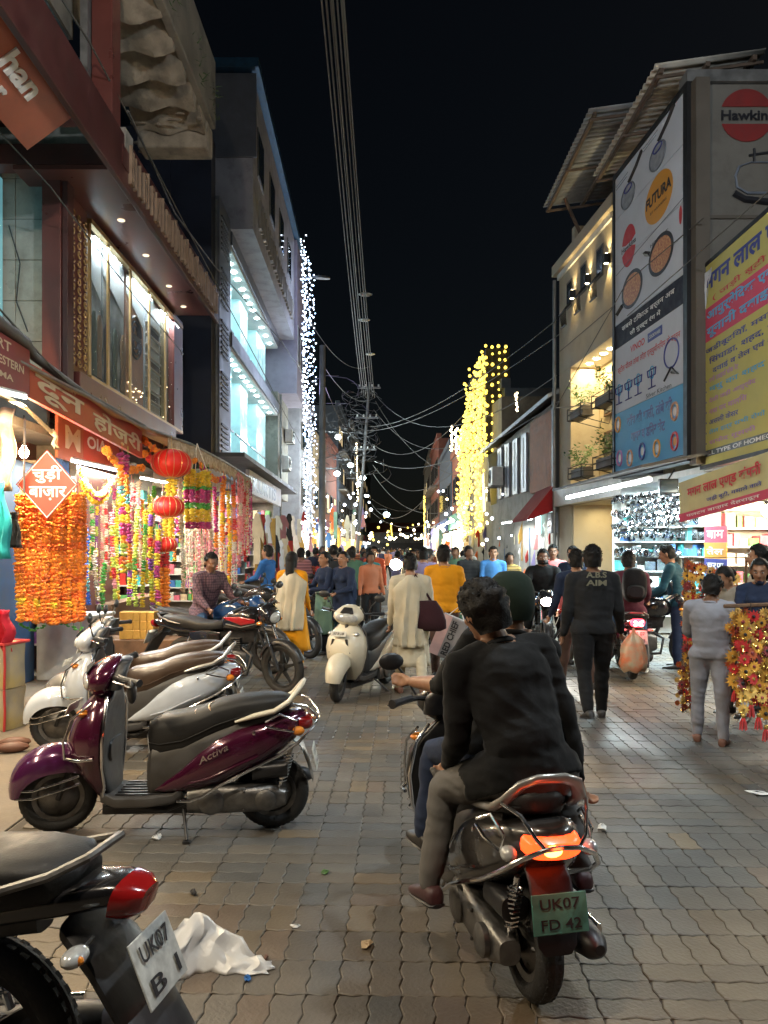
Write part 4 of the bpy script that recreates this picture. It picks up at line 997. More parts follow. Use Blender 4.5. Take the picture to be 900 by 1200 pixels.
def tube_lamp(label, a, b, energy, col=(.9, .97, 1), group=None, m=None, r=.016, light=True, cat='lamp'):
    a = Vector(a); b = Vector(b); t = thing('tube_lamp', label, cat, a, 0, group)
    d = b-a; q = MB(); q.tube([(0, 0, 0), d], r, 8); q.build('tube', m or M_tube, t)
    q = MB(); q.tube([Vector((0, 0, r+.012)), d+Vector((0, 0, r+.012))], .022, 4); q.build('batten', M_white_pl, t, 0)
    if light:
        l = lamp('AREA', d/2+Vector((0, 0, -.05)), energy, col, .06, sy=d.length, parent=t)
        l.rotation_euler = (0, 0, math.atan2(d.y, d.x)-PI/2)
        l.data.spread = PI
    return t
def bulb_lamp(label, p, energy, col=(1, .72, .38), r=.045, drop=.4, group=None):
    t = thing('bulb_lamp', label, 'light bulb', p, 0, group)
    q = MB(); q.lathe([(.001, -r*1.3), (r*.6, -r*1.1), (r, -.3*r), (r*.95, .3*r), (r*.45, 1.1*r), (r*.4, 1.5*r), (.001, 1.5*r)], n=16); q.build('bulb', M_bulb, t)
    q = MB(); q.lathe([(.001, 1.4*r), (r*.5, 1.4*r), (r*.5, 2.2*r), (.001, 2.4*r)], n=12); q.tube([(0, 0, 2.3*r), (.01, 0, drop*.6), (0, 0, drop)], .006, 5); q.build('holder', M_black, t)
    lamp('POINT', (0, 0, -r*2.2), energy, col, r*1.4, parent=t)
    return t

# -------- maroon showroom on the left
br = thing('showroom_building', 'maroon clad showroom with gold framed upper windows over the garland shop', 'building', (-4.2, 10, 0))
def bp(fn, name, m, *a, **k):      # part whose geometry is written in world space but hangs under a thing
    q = MB(); fn(q); 
    T = Matrix.Translation(-k.get('par').location); q.xf(T)
    return q.build(name, m, k['par'], smooth=k.get('smooth', 0), bevel=k.get('bevel', 0), solid=k.get('solid', 0))
class World:      # gather world-space geometry and hang it under a thing
    def __init__(s, t): s.t = t; s.T = Matrix.Translation(-Vector(t.location))
    def put(s, mb, name, m, smooth=0, bevel=0, solid=0, par=None, label=None):
        mb.xf(s.T); o = mb.build(name, m, par or s.t, smooth, bevel, solid)
        if label: o['label'] = label
        return o
    def box(s, name, m, fac, Y0, Y1, o0, o1, z0, z1, bevel=0, par=None, label=None, **k):
        q = MB(); fac.box(q, Y0, Y1, o0, o1, z0, z1, **k); return s.put(q, name, m, 0, bevel, par=par, label=label)
W = World(br)
Ya, Yb = FL.Y(105), FL.Y(213)
# window wall
W.box('wall', M_maroon_d, FL, 10.25, 15.7, -4.5, -.55, 0, 8.2, label='dark building body behind the cladding')
zt, zb_ = 6.36, 4.06
W.box('sill_band', M_maroon, FL, Ya-.5, 15.6, -.5, .06, 3.42, zb_, bevel=.01)
W.box('end_pillar', M_maroon, FL, Yb, 15.6, -.5, .02, zb_+.003, 6.42)
cols = [105, 127, 153, 175, 194, 213]
fr = W.box('window_frame', M_gold, FL, Ya, Yb, -.05, .03, zt-.07, zt)
W.box('window_frame', M_gold, FL, Ya, Yb, -.05, .03, zb_, zb_+.06, bevel=.005)
for c in cols:
    Yc = FL.Y(c); W.box('mullion', M_gold, FL, Yc-.04, Yc+.04, -.02, .012, zb_+.062, zt-.072, bevel=.004, par=None)
for i in range(5):
    W.box('window_pane', M_glass, FL, FL.Y(cols[i])+.037, FL.Y(cols[i+1])-.037, -.03, -.02, zb_+.06, zt-.07)
# displays behind the glass
Mdr = [cloth('drape_white', (.45, .45, .42)), cloth('drape_brown', (.13, .10, .085)), cloth('drape_green', (.10, .13, .11)), cloth('drape_tan', (.24, .17, .11)), K_black]
M_ledw2 = mat('dim_warm_bulb', (1, .9, .6), .4, emit=(1, .8, .45), es=4, nee=False)
M_dsp = [mat('display_slate', (.14, .17, .18), .5, var=.5, scale=2.2, col2=(.38, .44, .45)), mat('display_tan', (.42, .24, .17), .5, var=.25, scale=2), mat('display_pale', (.46, .54, .60), .4, var=.2, scale=3), mat('display_olive', (.22, .21, .14), .5, var=.4, scale=3), mat('display_lining', (.52, .60, .62), .5, var=.2, scale=2), mat('display_ink', (.05, .055, .08), .5, var=.3)]
for i in range(5):
    y0, y1 = FL.Y(cols[i])+.08, FL.Y(cols[i+1])-.08
    m_ = (M_dsp[0], M_dsp[0], M_dsp[1], M_dsp[2], M_dsp[3])[i]
    dp = W.box('display_panel', m_, FL, y0-.03, y1+.03, -.14, -.10, zb_+.07, zt-.08)
    # pale lining at the top of each bay and what stands in it
    q = MB(); FL.box(q, y0-.02, y1+.02, -.098, -.09, zt-.62+.1*i, zt-.1, z0b=zt-.95+.1*i); W.put(q, 'pale_lining', M_dsp[4], par=dp)
    ym = (y0+y1)/2; X_ = FL.X(ym, -.085)
    if i in (0, 1):
        for k in range(3):
            q = MB(); yk = y0+.12+(y1-y0-.2)*k/2; q.loft([[(X_+.02*math.cos(a), yk+.13*w*math.sin(a), z) for a in [2*PI*j/12 for j in range(12)]] for z, w in [(zb_+.15, .9), (zb_+.5, .6), (zb_+.75, .95), (zb_+.95, 1.0), (zb_+1.05, .5), (zb_+1.1, .2)]]); W.put(q, 'dress_form', (M_dsp[5], Mdr[2], Mdr[3])[k], 50, par=dp)
    if i == 2:
        for rr in (.30, .22, .13):
            for s0, s1, dz in ((0, 180, .06), (180, 360, -.06)):
                q = MB(); q.tube([(X_, ym+rr*math.cos(rad(s0+(s1-s0)*k/12)), zb_+1.25+dz+rr*math.sin(rad(s0+(s1-s0)*k/12))) for k in range(13)], .02, 4); W.put(q, 'emblem_arc', M_dsp[5], 40, par=dp)
        q = MB(); FL.box(q, ym-.34, ym+.34, -.095, -.08, zb_+1.2, zb_+1.3); W.put(q, 'emblem_bar', M_dsp[5], par=dp)
    if i == 3:
        for k in range(9):
            z = zb_+.12+.2*k; W.box('rack', M_white_pl, FL, y0, y1, -.098, -.06, z, z+.02, par=dp)
            q = MB(); FL.box(q, y0+.05+.04*(k % 3), y1-.1-.05*(k % 2), -.097, -.07, z+.021, z+.14); W.put(q, 'folded_stock', (Mdr[0], M_dsp[5], M_dsp[4])[k % 3], par=dp)
    if i in (2, 4):
        for k in range(16):
            q = MB(); yk = R.uniform(y0, y1); zk = zb_+R.uniform(.1, .9 if i == 4 else .4); q.ell((FL.X(yk, -.08), yk, zk), (.012, .012, .012), 6, 4); W.put(q, 'tiny_bulb', M_ledw2, 60, par=dp)
W.box('window_back', mat('window_back_panel', (.36, .38, .36), .6, var=.4, scale=1.5), FL, Ya, Yb, -.5, -.46, zb_, zt)
for i in range(3):
    l = lamp('AREA', (0, 0, 0), 24, (.85, .95, 1), .1, parent=br, sy=1.2); Yc = Ya+(Yb-Ya)*(i+.5)/3
    l.location = Vector((FL.X(Yc, -.03), Yc, zt-.12))-br.location; l.rotation_euler = (0, rad(10), 0)
# cut-out lattice strip: scrolls over a maroon panel
W.box('lattice_panel', M_maroon, FL, 10.28, 10.93, -.3, -.02, zb_, 6.42)
for z in range(17):
    for y in range(3):
        q = MB(); Yc = 10.38+.22*y; zc = 4.2+.125*z; s = 1 if (z+y) % 2 else -1; pts = []
        for k in range(15):
            a = k/14*PI*1.9; rr = .018+.045*k/14; pts.append((FL.X(Yc, .0), Yc+s*rr*math.cos(a), zc+rr*math.sin(a)))
        q.tube(pts, .011, 5); W.put(q, 'scroll', M_gold, 40)
# column, tile wall, lintels
def wbox(x0, x1, y0, y1, z0, z1): return MB().box(x0, x1, y0, y1, z0, z1)
W.put(wbox(-4.45, -4.2, 9.98, 10.26, 3.5, 6.5), 'corner_column', M_maroon, bevel=.01)
W.put(wbox(-4.19, -4.12, 10.0, 10.2, 3.5, 6.5), 'column_fin', M_maroon_d, bevel=.005)
for r_ in range(7):
    for c_ in range(3):
        q = wbox(-4.455-.42*(c_+1)+.004, -4.455-.42*c_-.004, 10.16+R.uniform(0, .004), 10.2, 3.3+.54*r_+.004, 3.3+.54*(r_+1)-.004); W.put(q, 'wall_tile', M_tile, bevel=.003)
q = wbox(-5.8, -4.455, 10.2, 10.24, 3.2, 7.2); W.put(q, 'tile_backing', M_plaster)
W.put(wbox(-5.8, -3.3, 9.8, 10.1, 6.76, 7.02), 'lintel', M_plaster)
W.put(wbox(-5.8, -3.3, 9.7, 9.95, 6.5, 6.755), 'maroon_lintel', M_maroon_d)
q = MB(); q.tube([(-4.95, 10.13, 5.9), (-4.8, 10.13, 5.4), (-4.85, 10.13, 4.9), (-4.7, 10.13, 4.5)], .008, 5); W.put(q, 'dangling_wire', M_wire, 40)

# soffit and fascia above the windows, with raised letters and downlights
W.box('soffit', M_maroon, FL, 9.7, 15.8, -.5, .80, 6.43, 6.49)
W.box('fascia', M_maroon_d, FL, 5.0, 15.85, .803, .88, 6.27, 6.93, bevel=.01)
for px, py in ((142, 259), (171, 300), (198, 336), (215, 360)):
    p = None; Y = (6.41-CAMH)*F/(642-py); q = MB(); q.lathe([(.001, 0), (.05, 0), (.055, .012), (.04, .014)], ((px-450)*Y/F, Y, 6.412), (0, 0, 1), 18); W.put(q, 'downlight', mat('dim_downlight', (.6, .55, .45), .3, emit=(1, .85, .6), es=.9, nee=False), 40)
for k in range(30):                 # raised letters, seen edge on
    Y0 = 9.95+k*.19; h = .42 if k % 4 else .5; q = MB()
    FL.box(q, Y0, Y0+.035, .881, .93, 6.37, 6.37+h)
    if k % 3 != 1: FL.box(q, Y0+.036, Y0+.12, .881, .93, 6.37+(h-.05 if k % 2 else 0), 6.42+(h-.05 if k % 2 else 0))
    if k % 3 == 0: FL.box(q, Y0+.085, Y0+.12, .881, .93, 6.43, 6.36+h*.9)
    W.put(q, 'raised_letter', mat('brushed_letter', (.40, .28, .2), .4, .3, var=.15))
# second floor above the fascia: posts, grey panels, dark openings
W.put(wbox(-3.62, -3.36, 9.5, 9.8, 6.94, 11.6), 'upper_post', M_maroon, bevel=.01)
W.put(wbox(-3.72, -3.63, 9.4, 9.75, 6.94, 11.6), 'upper_post_trim', M_steel)
W.box('upper_wall', M_plaster2, FL, 7.4, 9.6, -.6, .30, 8.0, 11.5)
W.box('upper_glass', M_glass_d, FL, 5, 9.5, .1, .28, 6.95, 7.98)
W.box('side_glass', M_litglass, FL, 5.5, 10.1, -.86, -.82, 3.9, 6.5)
W.box('near_wall', M_plaster2, FL, 4.5, 10.2, -3.2, -1.35, 0, 8.0)
# sloping orange sign under the near fascia
q = MB(); A = Vector((-3.33, 8.4, 6.42)); B = Vector((-3.9, 8.4, 6.0)); D = Vector((0, -3.6, 0)); nn = (B-A).cross(D).normalized()*.05
q.hexa([A, A+D, B+D, B, A+nn, A+D+nn, B+D+nn, B+nn]); sg_ = W.put(q, 'sloping_sign', M_or_sign)
up = (A-B).normalized(); rd_ = Vector((0, 1, 0)); nz = rd_.cross(up)
L0 = B-br.location
def slope_text(s, y0, w, v, h):
    o = B+Vector((0, y0-8.4, 0))+up*v-br.location
    return text_on(s, o, rd_, up, w, h, M_white_ink, sg_, bold=.03, ex=.03, lift=.012)
if nz.z > 0: pass
slope_text('han', 7.18, .62, .33, .24); slope_text('er', 7.3, .26, .09, .15)
# -------- crumbling concrete ledge above the showroom
lg = thing('concrete_ledge', 'crumbling stepped concrete ledge with weeds high over the maroon showroom', 'ledge', (-3.3, 11, 8))
WL = World(lg)
q = MB(); q.box(-3.95, -2.78, 12.8, 13.25, 8.0, 8.5); WL.put(q, 'end_block', M_oldconc, bevel=.04)
for k in range(8):
    y1 = 12.78-k*.62; q = MB(); rings = []
    for i in range(9):
        x = -3.95+1.15*i/8; sag = .05*math.sin(i*1.3+k)+.03*noise.noise(Vector((i, k, 0)))
        dz = .036*k; rings.append([(x, y1-.58, 8.86+dz), (x, y1-.54, 8.62+sag+dz), (x, y1-.38, 8.44+sag+dz), (x, y1-.12, 8.26+sag+dz), (x, y1-.02, 8.22+sag+dz), (x, y1, 8.3+sag+dz), (x, y1, 8.86+dz)])
    q.loft(rings); WL.put(q, 'ledge_step', M_oldconc, 25)
q = MB(); q.box(-3.95, -2.85, 7.6, 13.0, 9.16, 9.5); WL.put(q, 'ledge_slab', M_plaster2, bevel=.02)
q = MB(); q.box(-2.84, -2.7, 7.4, 13.1, 8.45, 9.6); WL.put(q, 'parapet', M_plaster2, bevel=.02)
for _ in range(9):                        # spalled lumps along the broken edge
    q = MB(); q.ell((R.uniform(-3.9, -2.8), R.uniform(12.2, 13.2), R.uniform(7.98, 8.3)), (R.uniform(.04, .14), R.uniform(.03, .08), R.uniform(.015, .035)), 7, 5); WL.put(q, 'spalled_lump', M_oldconc, 0)
M_weed = mat('weed_leaf', (.05, .09, .03), .7, var=.3)
q = MB()
for _ in range(240):
    b = Vector((-2.75+R.gauss(0, .06), R.choice((9.6, 10.3, 11.9, 12.9))+R.gauss(0, .15), 8.6+R.random()*.5)); d = Vector((R.uniform(-.3, 1), R.uniform(-1, 1), R.uniform(-.8, 1))).normalized()*R.uniform(.06, .2); s = d.orthogonal().normalized()*.012
    q.add([b-s, b+s, b+d], [(0, 1, 2)])
w_ = WL.put(q, 'weeds', M_weed); w_['kind'] = 'stuff'
lg.location += Vector((-.17, 0, .33))

# -------- blue-lit commercial building further along
bb = thing('commercial_building', 'tall navy and grey commercial building with bright blue lit showroom floors', 'building', (-4.5, 27, 0))
WB = World(bb)
WB.box('wall', M_navy_wall, FL, 19.2, 36, -9, -1.0, 0, 12.2)
WB.box('front_pier', M_navy_wall, FL, 19.2, 19.7, -.99, .02, 3.6, 12.0)
WB.box('upper_side_wall', M_greyclad, FL, 21.1, 21.17, -.8, .86, 12.4, 14.7, bevel=.01)
WB.box('roof_edge', M_bluemetal, FL, 20.9, 36.2, -5, .95, 14.75, 15.0)
lp = WB.box('louvre_panel', M_greyclad, FL, 19.72, 21.3, -.5, .12, 3.7, 10.7, bevel=.01)
for g in range(5):
    for k in range(7):
        z = 4.0+g*1.35+k*.14; q = MB(); FL.box(q, 19.95, 20.85, .121, .15, z, z+.06); WB.put(q, 'louvre', M_black, par=lp)
# two showroom storeys
flo = [(4.45, 7.15), (7.65, 9.95)]
Yg = [21.32, 24.2, 27.3, 31.9]
for zi, (z0, z1) in enumerate(flo):
    WB.box('soffit', M_white_pl, FL, 21.32, 32, -.95, .1, z1, z1+.1)
    WB.box('spandrel', M_greyclad, FL, 21.32, 32.1, -.97, .16, z1+.103, z1+.49, bevel=.01)
    for i in range(3):
        y0, y1 = Yg[i], Yg[i+1]
        WB.box('window', M_litglass, FL, y0+.3, y1-.02, -.9, -.85, z0+.02, z1-.01)
        q = MB(); FL.box(q, y0+.3+(y1-y0)*.35, y1-.3, -.84, -.35, z0+.03, z1-.02); WB.put(q, 'lit_column', M_litglass2)
        WB.box('mullion', M_greyclad, FL, y0+.2, y0+.3, -.84, -.7, z0+.02, z1-.02)
        WB.box('rail', M_greyclad, FL, y0+.31, y1-.05, -.34, -.3, z0+(z1-z0)*.3, z0+(z1-z0)*.3+.05)
        for k in range(4):
            Yc = y0+.45+(y1-y0-.5)*k/3.6
            q = MB(); q.lathe([(.001, 0), (.08, 0), (.085, .02), (.001, .03)], (FL.X(Yc, -.12), Yc, z1-.03), (0, 0, 1), 14); WB.put(q, 'downlight', M_led, 40)
            if k % 2 == 0:
                q = MB(); q.lathe([(.001, 0), (.06, 0), (.065, .02), (.001, .03)], (FL.X(Yc, -.55), Yc, z1-.03), (0, 0, 1), 12); WB.put(q, 'downlight', M_led, 40)
        l = lamp('AREA', Vector((FL.X((y0+y1)/2, -.1), (y0+y1)/2, z1-.08))-bb.location, 18, (.62, .93, 1), .6, parent=bb, sy=(y1-y0)*.9)
WB.box('upper_storey', M_beige_d, FL, 21.2, 32.5, -.9, .75, 10.45, 14.7)
WB.box('upper_storey_end', M_purple_w, FL, 32.55, 36, -.9, .85, 8.2, 14.7)
WB.box('lower_end_wall', M_plaster, FL, 32.1, 36, -.9, .1, 3.8, 8.19)
for k in range(22):
    Y0 = 22.2+k*.42; q = MB(); FL.box(q, Y0, Y0+.09, .751, .84, 10.9, 11.7)
    if k % 3 != 1: FL.box(q, Y0+.095, Y0+.26, .751, .84, 10.9+(.66 if k % 2 else 0), 11.04+(.66 if k % 2 else 0))
    if k % 4 == 0: FL.box(q, Y0+.2, Y0+.26, .751, .84, 11.05, 11.6)
    WB.put(q, 'raised_letter', mat('pale_letter', (.34, .31, .27), .5, var=.1))
for k in range(4):
    Y0 = 22+k*2.6; fr_ = WB.box('window_frame', M_steel, FL, Y0, Y0+1.2, .7, .78, 12.3, 13.7); WB.box('pane', M_glass_d, FL, Y0+.08, Y0+1.12, .781, .79, 12.38, 13.62, par=fr_)
for k in range(3):
    Y0 = 32.9+k*1.0; fr_ = WB.box('window_frame', M_white_pl, FL, Y0, Y0+.5, .8, .88, 9.5, 11.2); WB.box('pane', M_glass_d, FL, Y0+.06, Y0+.44, .881, .89, 9.56, 11.14, par=fr_)
lamp('AREA', Vector((-3.0, 34.5, 8.6))-bb.location, 60, (.55, .5, 1), .8, parent=bb, rot=(0, rad(-120), 0))
WB.box('awning', M_greytarp, FL, 18.9, 32.4, .0, .9, 3.9, 4.0, z1b=4.05)
# -------- row of left shops at street level, open fronts
M_floor_sh = M_conc
def shop(label, fac, Y0, Y1, zc, back, wallm, items, shelf=True, depth=1.5, ystep=.32, lampE=None, lcol=(1, .85, .6), group=None, o_front=-.02, jobs=None):
    ym = (Y0+Y1)/2; t = thing('open_shop', label, 'shop', (fac.X(ym, -depth/2), ym, 0), 0, group); w = World(t)
    w.box('back_wall', back, fac, Y0, Y1, -depth-.1, -depth, .01, zc)
    w.box('side_wall', wallm, fac, Y1+.002, Y1+.05, -depth, o_front, .01, zc)
    w.box('ceiling', wallm, fac, Y0-.05, Y1+.05, -depth, o_front, zc+.003, zc+.1)
    if shelf:
        z = .35
        while z < zc-.3:
            w.box('shelf', M_white_pl, fac, Y0+.06, Y1-.06, -depth+.01, -depth+.36, z, z+.025)
            Y = Y0+.12
            while Y < Y1-.3:
                wd = R.uniform(.1, .26); h = R.uniform(.12, .26); m = R.choice(items); q = MB(); o0 = -depth+.05+R.random()*.04
                fac.box(q, Y, Y+wd, o0, o0+.24, z+.026, z+.026+h)
                w.put(q, 'carton', m, bevel=.004); Y += wd+R.uniform(.005, .04)
            # the end wall faces up the street and carries shelves too
            w.box('shelf', M_white_pl, fac, Y1-.3, Y1, -depth+.37, o_front, z, z+.025); o = -depth+.4
            while o < o_front-.15:
                wd = R.uniform(.07, .2); h = R.uniform(.1, ystep*.8); m = R.choice(items); q = MB(); fac.box(q, Y1-.27-R.random()*.02, Y1-.05, o, min(o+wd, o_front), z+.026, z+.026+h); w.put(q, 'carton', m, bevel=.004); o += wd+R.uniform(.005, .03)
            z += ystep
    if lampE:
        l = lamp('AREA', Vector((fac.X(ym, -depth*.45), ym, zc-.06))-Vector(t.location), lampE, lcol, .5, parent=t, sy=(Y1-Y0)*.8)
    return t, w
def pk(name, c, e=0): return mat('pack_'+name, c, .45, var=.25, scale=14, col2=None)
PK = [pk('pink', (.6, .15, .22)), pk('white', (.6, .6, .56)), pk('green', (.12, .38, .12)), pk('yellow', (.62, .42, .05)), pk('red', (.5, .04, .03)), pk('blue', (.05, .15, .42)), pk('cream', (.55, .45, .3)), pk('violet', (.25, .1, .35)), pk('teal', (.06, .35, .34))]
shop('cluttered garland shop interior with packed shelves behind the red paper lanterns', FL, 10.6, 14.2, 3.0, M_white_pl, M_plaster, [PK[1], PK[3], PK[4], PK[2], PK[0], PK[8]], depth=1.4, lampE=200, lcol=(1, .93, .75), ystep=.3)
shop('dim blue walled shop bay behind the red diamond sign', FL, 6.2, 10.5, 3.05, M_blue_door, M_plaster2, [PK[6], PK[5], PK[7]], depth=1.2, lampE=8, lcol=(1, .75, .45))
shop('tinsel shop interior behind the white and pink strings', FL, 14.35, 18.9, 3.1, M_white_pl, M_plaster, PK, depth=1.3, lampE=180, lcol=(1, .85, .65))
shop('bright clothes shop beyond the tan canopy', FL, 19.1, 24.5, 3.5, M_white_pl, M_plaster, PK, depth=1.2, lampE=130, lcol=(.85, .95, 1), ystep=.45)
shop('third lit shop under the blue lit showroom floors', FL, 24.7, 31.5, 3.5, M_white_pl, M_plaster, PK, depth=1.2, lampE=160, lcol=(1, .9, .75), ystep=.5)
# pillar and white fabric banner at the end of the canopy
tag(fb(FL, 'shop_pillar', M_white_pl, None, 18.93, 19.08, -.3, .35, 0, 3.6), 'white pillar at the far end of the tan canopy', 'pillar')
# "white letters" board of the shop beyond
s3 = thing('shop_sign', 'grey white shop sign board with dark letters below the blue lit floors', 'sign', (FL.X(25, .5), 25, 3.6)); Ws = World(s3)
bo = Ws.box('board', M_white_pl, FL, 21.5, 29, .5, .6, 3.2, 3.85)
text_on('KURTIS', Vector((FL.X(22.2, .605), 22.2, 3.3))-s3.location, FL.dirY(), (0, 0, 1), 5.2, .42, M_black, s3, bold=.02)
# -------- near left sign boards
def quad_board(name, label, cat, a, b, c, d, th, m, parent=None):
    """board with corners a (near bottom) b (far bottom) c (far top) d (near top); thickness th away from the street"""
    a, b, c, d = map(Vector, (a, b, c, d)); n = (b-a).cross(d-a).normalized()*th
    t = thing(name, label, cat, a); q = MB(); z = Vector(a)
    q.hexa([p-z for p in (a-n, b-n, b, a, d-n, c-n, c, d)]); q.build('board', m, t, 0, bevel=.004)
    return t, (Vector((0, 0, 0)), (b-a), (d-a))
def board_text(t, fr_, s, u0, v0, u1, v1, m, bold=.02, ex=0, lift=.006):
    o, X_, Y_ = fr_; return text_on(s, o+X_*u0+Y_*v0, X_, Y_, X_.length*(u1-u0), Y_.length*(v1-v0), m, t, bold=bold, ex=ex, lift=lift)
A = at(35, 466, 7.62); B = at(167, 537, 11.3); Cc = at(167, 503, 11.3); D = at(35, 425, 7.62)
ds, fr_ = quad_board('shop_sign', 'long red shop sign with cream Hindi lettering over the garlands', 'sign', A, B, Cc, D, .05, M_red_sign)
board_text(ds, fr_, 'दून', .03, .12, .38, .80, M_cream_ink, .022, .012)
board_text(ds, fr_, 'होज़री', .46, .08, .98, .86, M_cream_ink, .022, .012)
board_text(ds, fr_, 'DOON HOSIERY', .02, .86, .32, .95, M_cream_ink, .02)
A = at(-60, 424, 6.05); B = at(35, 466.5, 7.55); Cc = at(35, 411, 7.55); D = at(-60, 350, 6.05)
ds2, fr2 = quad_board('shop_sign', 'dark crimson shop sign with small pale capitals at the left edge', 'sign', A, B, Cc, D, .06, M_dred_sign)
board_text(ds2, fr2, 'MART', .30, .68, .72, .86, M_cream_ink, .02); board_text(ds2, fr2, 'AND WESTERN', .18, .40, .90, .56, M_cream_ink, .02); board_text(ds2, fr2, 'PAJAMA', .30, .12, .75, .27, M_cream_ink, .02)
def hang(name, label, cat, pts, r, m, n=6, group=None): q = MB(); q.tube(pts, r, n); return tag(q.build(name, m, None, 50), label, cat, group)
hang('rolled_tarpaulin', 'dirty grey tarpaulin rolled along the top of the red sign', 'tarpaulin', [at(-60, 335, 6.05), at(30, 402, 7.5), at(40, 418, 7.7), at(100, 463, 9.3), at(168, 500, 11.3)], [.07, .06, .045, .045, .04], M_greytarp, 8)
hang('bamboo_pole', 'cream pole with knotted rope under the red sign', 'pole', [at(-10, 457, 7.0), at(30, 478, 7.3), at(62, 508, 7.6)], .022, M_tarp)
hang('knotted_rope', 'knotted rope hanging from the end of the cream pole', 'rope', [at(60, 505, 7.6), at(66, 512, 7.6), at(63, 520, 7.6), at(68, 526, 7.6), at(64, 524, 7.58)], [.03, .022, .03, .018, .02], M_tarp)
# canopy of tan tarpaulin with a striped valance
def canopy():
    t = thing('canopy', 'tan tarpaulin canopy with a striped valance over the hanging garlands', 'canopy', (-3.6, 13, 3.2)); w = World(t)
    edge = [(-3.5, 7.0, 3.42), (-3.45, 9, 3.40), (-3.4, 10.7, 3.33), (-3.1, 12.4, 3.3), (-3.12, 15, 3.32), (-3.2, 18.4, 3.3)]
    q = MB(); pts = []; nu = 40
    def E(u):
        u *= len(edge)-1; i = min(int(u), len(edge)-2); f = u-i; return Vector(edge[i]).lerp(Vector(edge[i+1]), f)
    for v in range(7):
        for u in range(nu):
            e = E(u/(nu-1)); bck = Vector((FL.X(e.y, .05), e.y, 3.62)); p = e.lerp(bck, v/6); p.z += .05*math.sin(u*.9)*math.sin(v/6*PI)-.03*math.sin(v/6*PI); pts.append(p)
    q.grid(pts, nu, 7); w.put(q, 'sheet', M_tarp, 60, solid=.008)
    q = MB(); pts = []
    for v in range(3):
        for u in range(121):
            e = E(.5+.5*u/120); pts.append(e+Vector((.015*math.sin(u*.8), 0, -.01-.13*v*(.8+.2*math.sin(u*.8)))))
    q.grid(pts, 121, 3); w.put(q, 'valance', mat('striped_valance', (.40, .27, .15), .8, var=.1, col2=(.62, .50, .36), scale=14), 60, solid=.006)
    q = MB(); q.tube([Vector(e)+Vector((0, 0, .02)) for e in edge], .02, 6); w.put(q, 'front_rail', M_steel, 60)
canopy()
A = at(165, 505, 11.31); q = MB()
# diamond sign
t = thing('diamond_sign', 'red diamond shaped sign with white Hindi lettering hanging over marigold strings', 'sign', at(56, 568, 8.1), rad(4))
hw = .315; hh = .365; q = MB()
q.hexa([(-hw, 0, 0), (0, 0, -hh), (hw, 0, 0), (0, 0, hh), (-hw, -.025, 0), (0, -.025, -hh), (hw, -.025, 0), (0, -.025, hh)]); q.build('board', M_red_sign, t, 0)
for a, b in (((-hw, 0), (0, -hh)), ((0, -hh), (hw, 0)), ((hw, 0), (0, hh)), ((0, hh), (-hw, 0))):
    q = MB(); q.tube([(a[0]*.95, -.0265, a[1]*.95), (b[0]*.95, -.0265, b[1]*.95)], .005, 4); q.build('border', M_white_ink, t, 0)
text_on('चुड़ी', (-.15, -.026, .015), (1, 0, 0), (0, 0, 1), .30, .185, M_white_ink, t, bold=.018)
text_on('बाज़ार', (-.185, -.026, -.165), (1, 0, 0), (0, 0, 1), .385, .145, M_white_ink, t, bold=.018)
hang('hanging_pole', 'thin metal rod the red diamond sign hangs on', 'rod', [at(29, 490, 8.02), at(28, 578, 8.02)], .012, M_steel)
bulb_lamp('glaring warm bulb hanging in front of the red diamond sign', at(28, 530, 8.27), 150, (1, .70, .36), .05)
tube_lamp('bright tube lamp over the garland shop counter beside the diamond sign', at(84, 540, 9.6), at(140, 552, 10.9), 90, (.95, 1, .95))
tube_lamp('short tube lamp under the crimson sign at the left edge', at(-30, 452, 6.6), at(30, 466, 7.35), 110, (1, .8, .55))
tube_lamp('tube lamp behind the red lanterns', at(165, 560, 12.2), at(205, 568, 13.6), 90, (1, .95, .8))
# second inner sign boards under the canopy
A = at(70, 520, 9.6); B = at(98, 532, 10.3)
bs, f3 = quad_board('inner_sign', 'brown sign board with faded letters behind the red shop sign', 'sign', at(68, 536, 9.6), at(98, 545, 10.4), at(98, 500, 10.4), at(68, 480, 9.6), .04, M_or_sign)
board_text(bs, f3, 'M', .25, .25, .85, .75, M_cream_ink, .03)
bs, f3 = quad_board('inner_sign', 'small red sign with white capitals below the long red sign', 'sign', at(98, 540, 10.4), at(140, 552, 11.6), at(140, 520, 11.6), at(98, 503, 10.4), .04, M_red_sign)
board_text(bs, f3, 'OIA', .08, .45, .6, .85, M_white_ink, .03)
# plastered pedestal under the marigolds
q = MB(); q.box(-.43, .30, -.25, .3, 0, .78); q.box(-.46, .33, -.28, .33, .781, .82); t = thing('pedestal', 'whitewashed counter block under the marigold strings', 'counter', (-3.87, 9.75, 0), rad(-8)); q.build('block', M_white_pl, t, 0, bevel=.012)
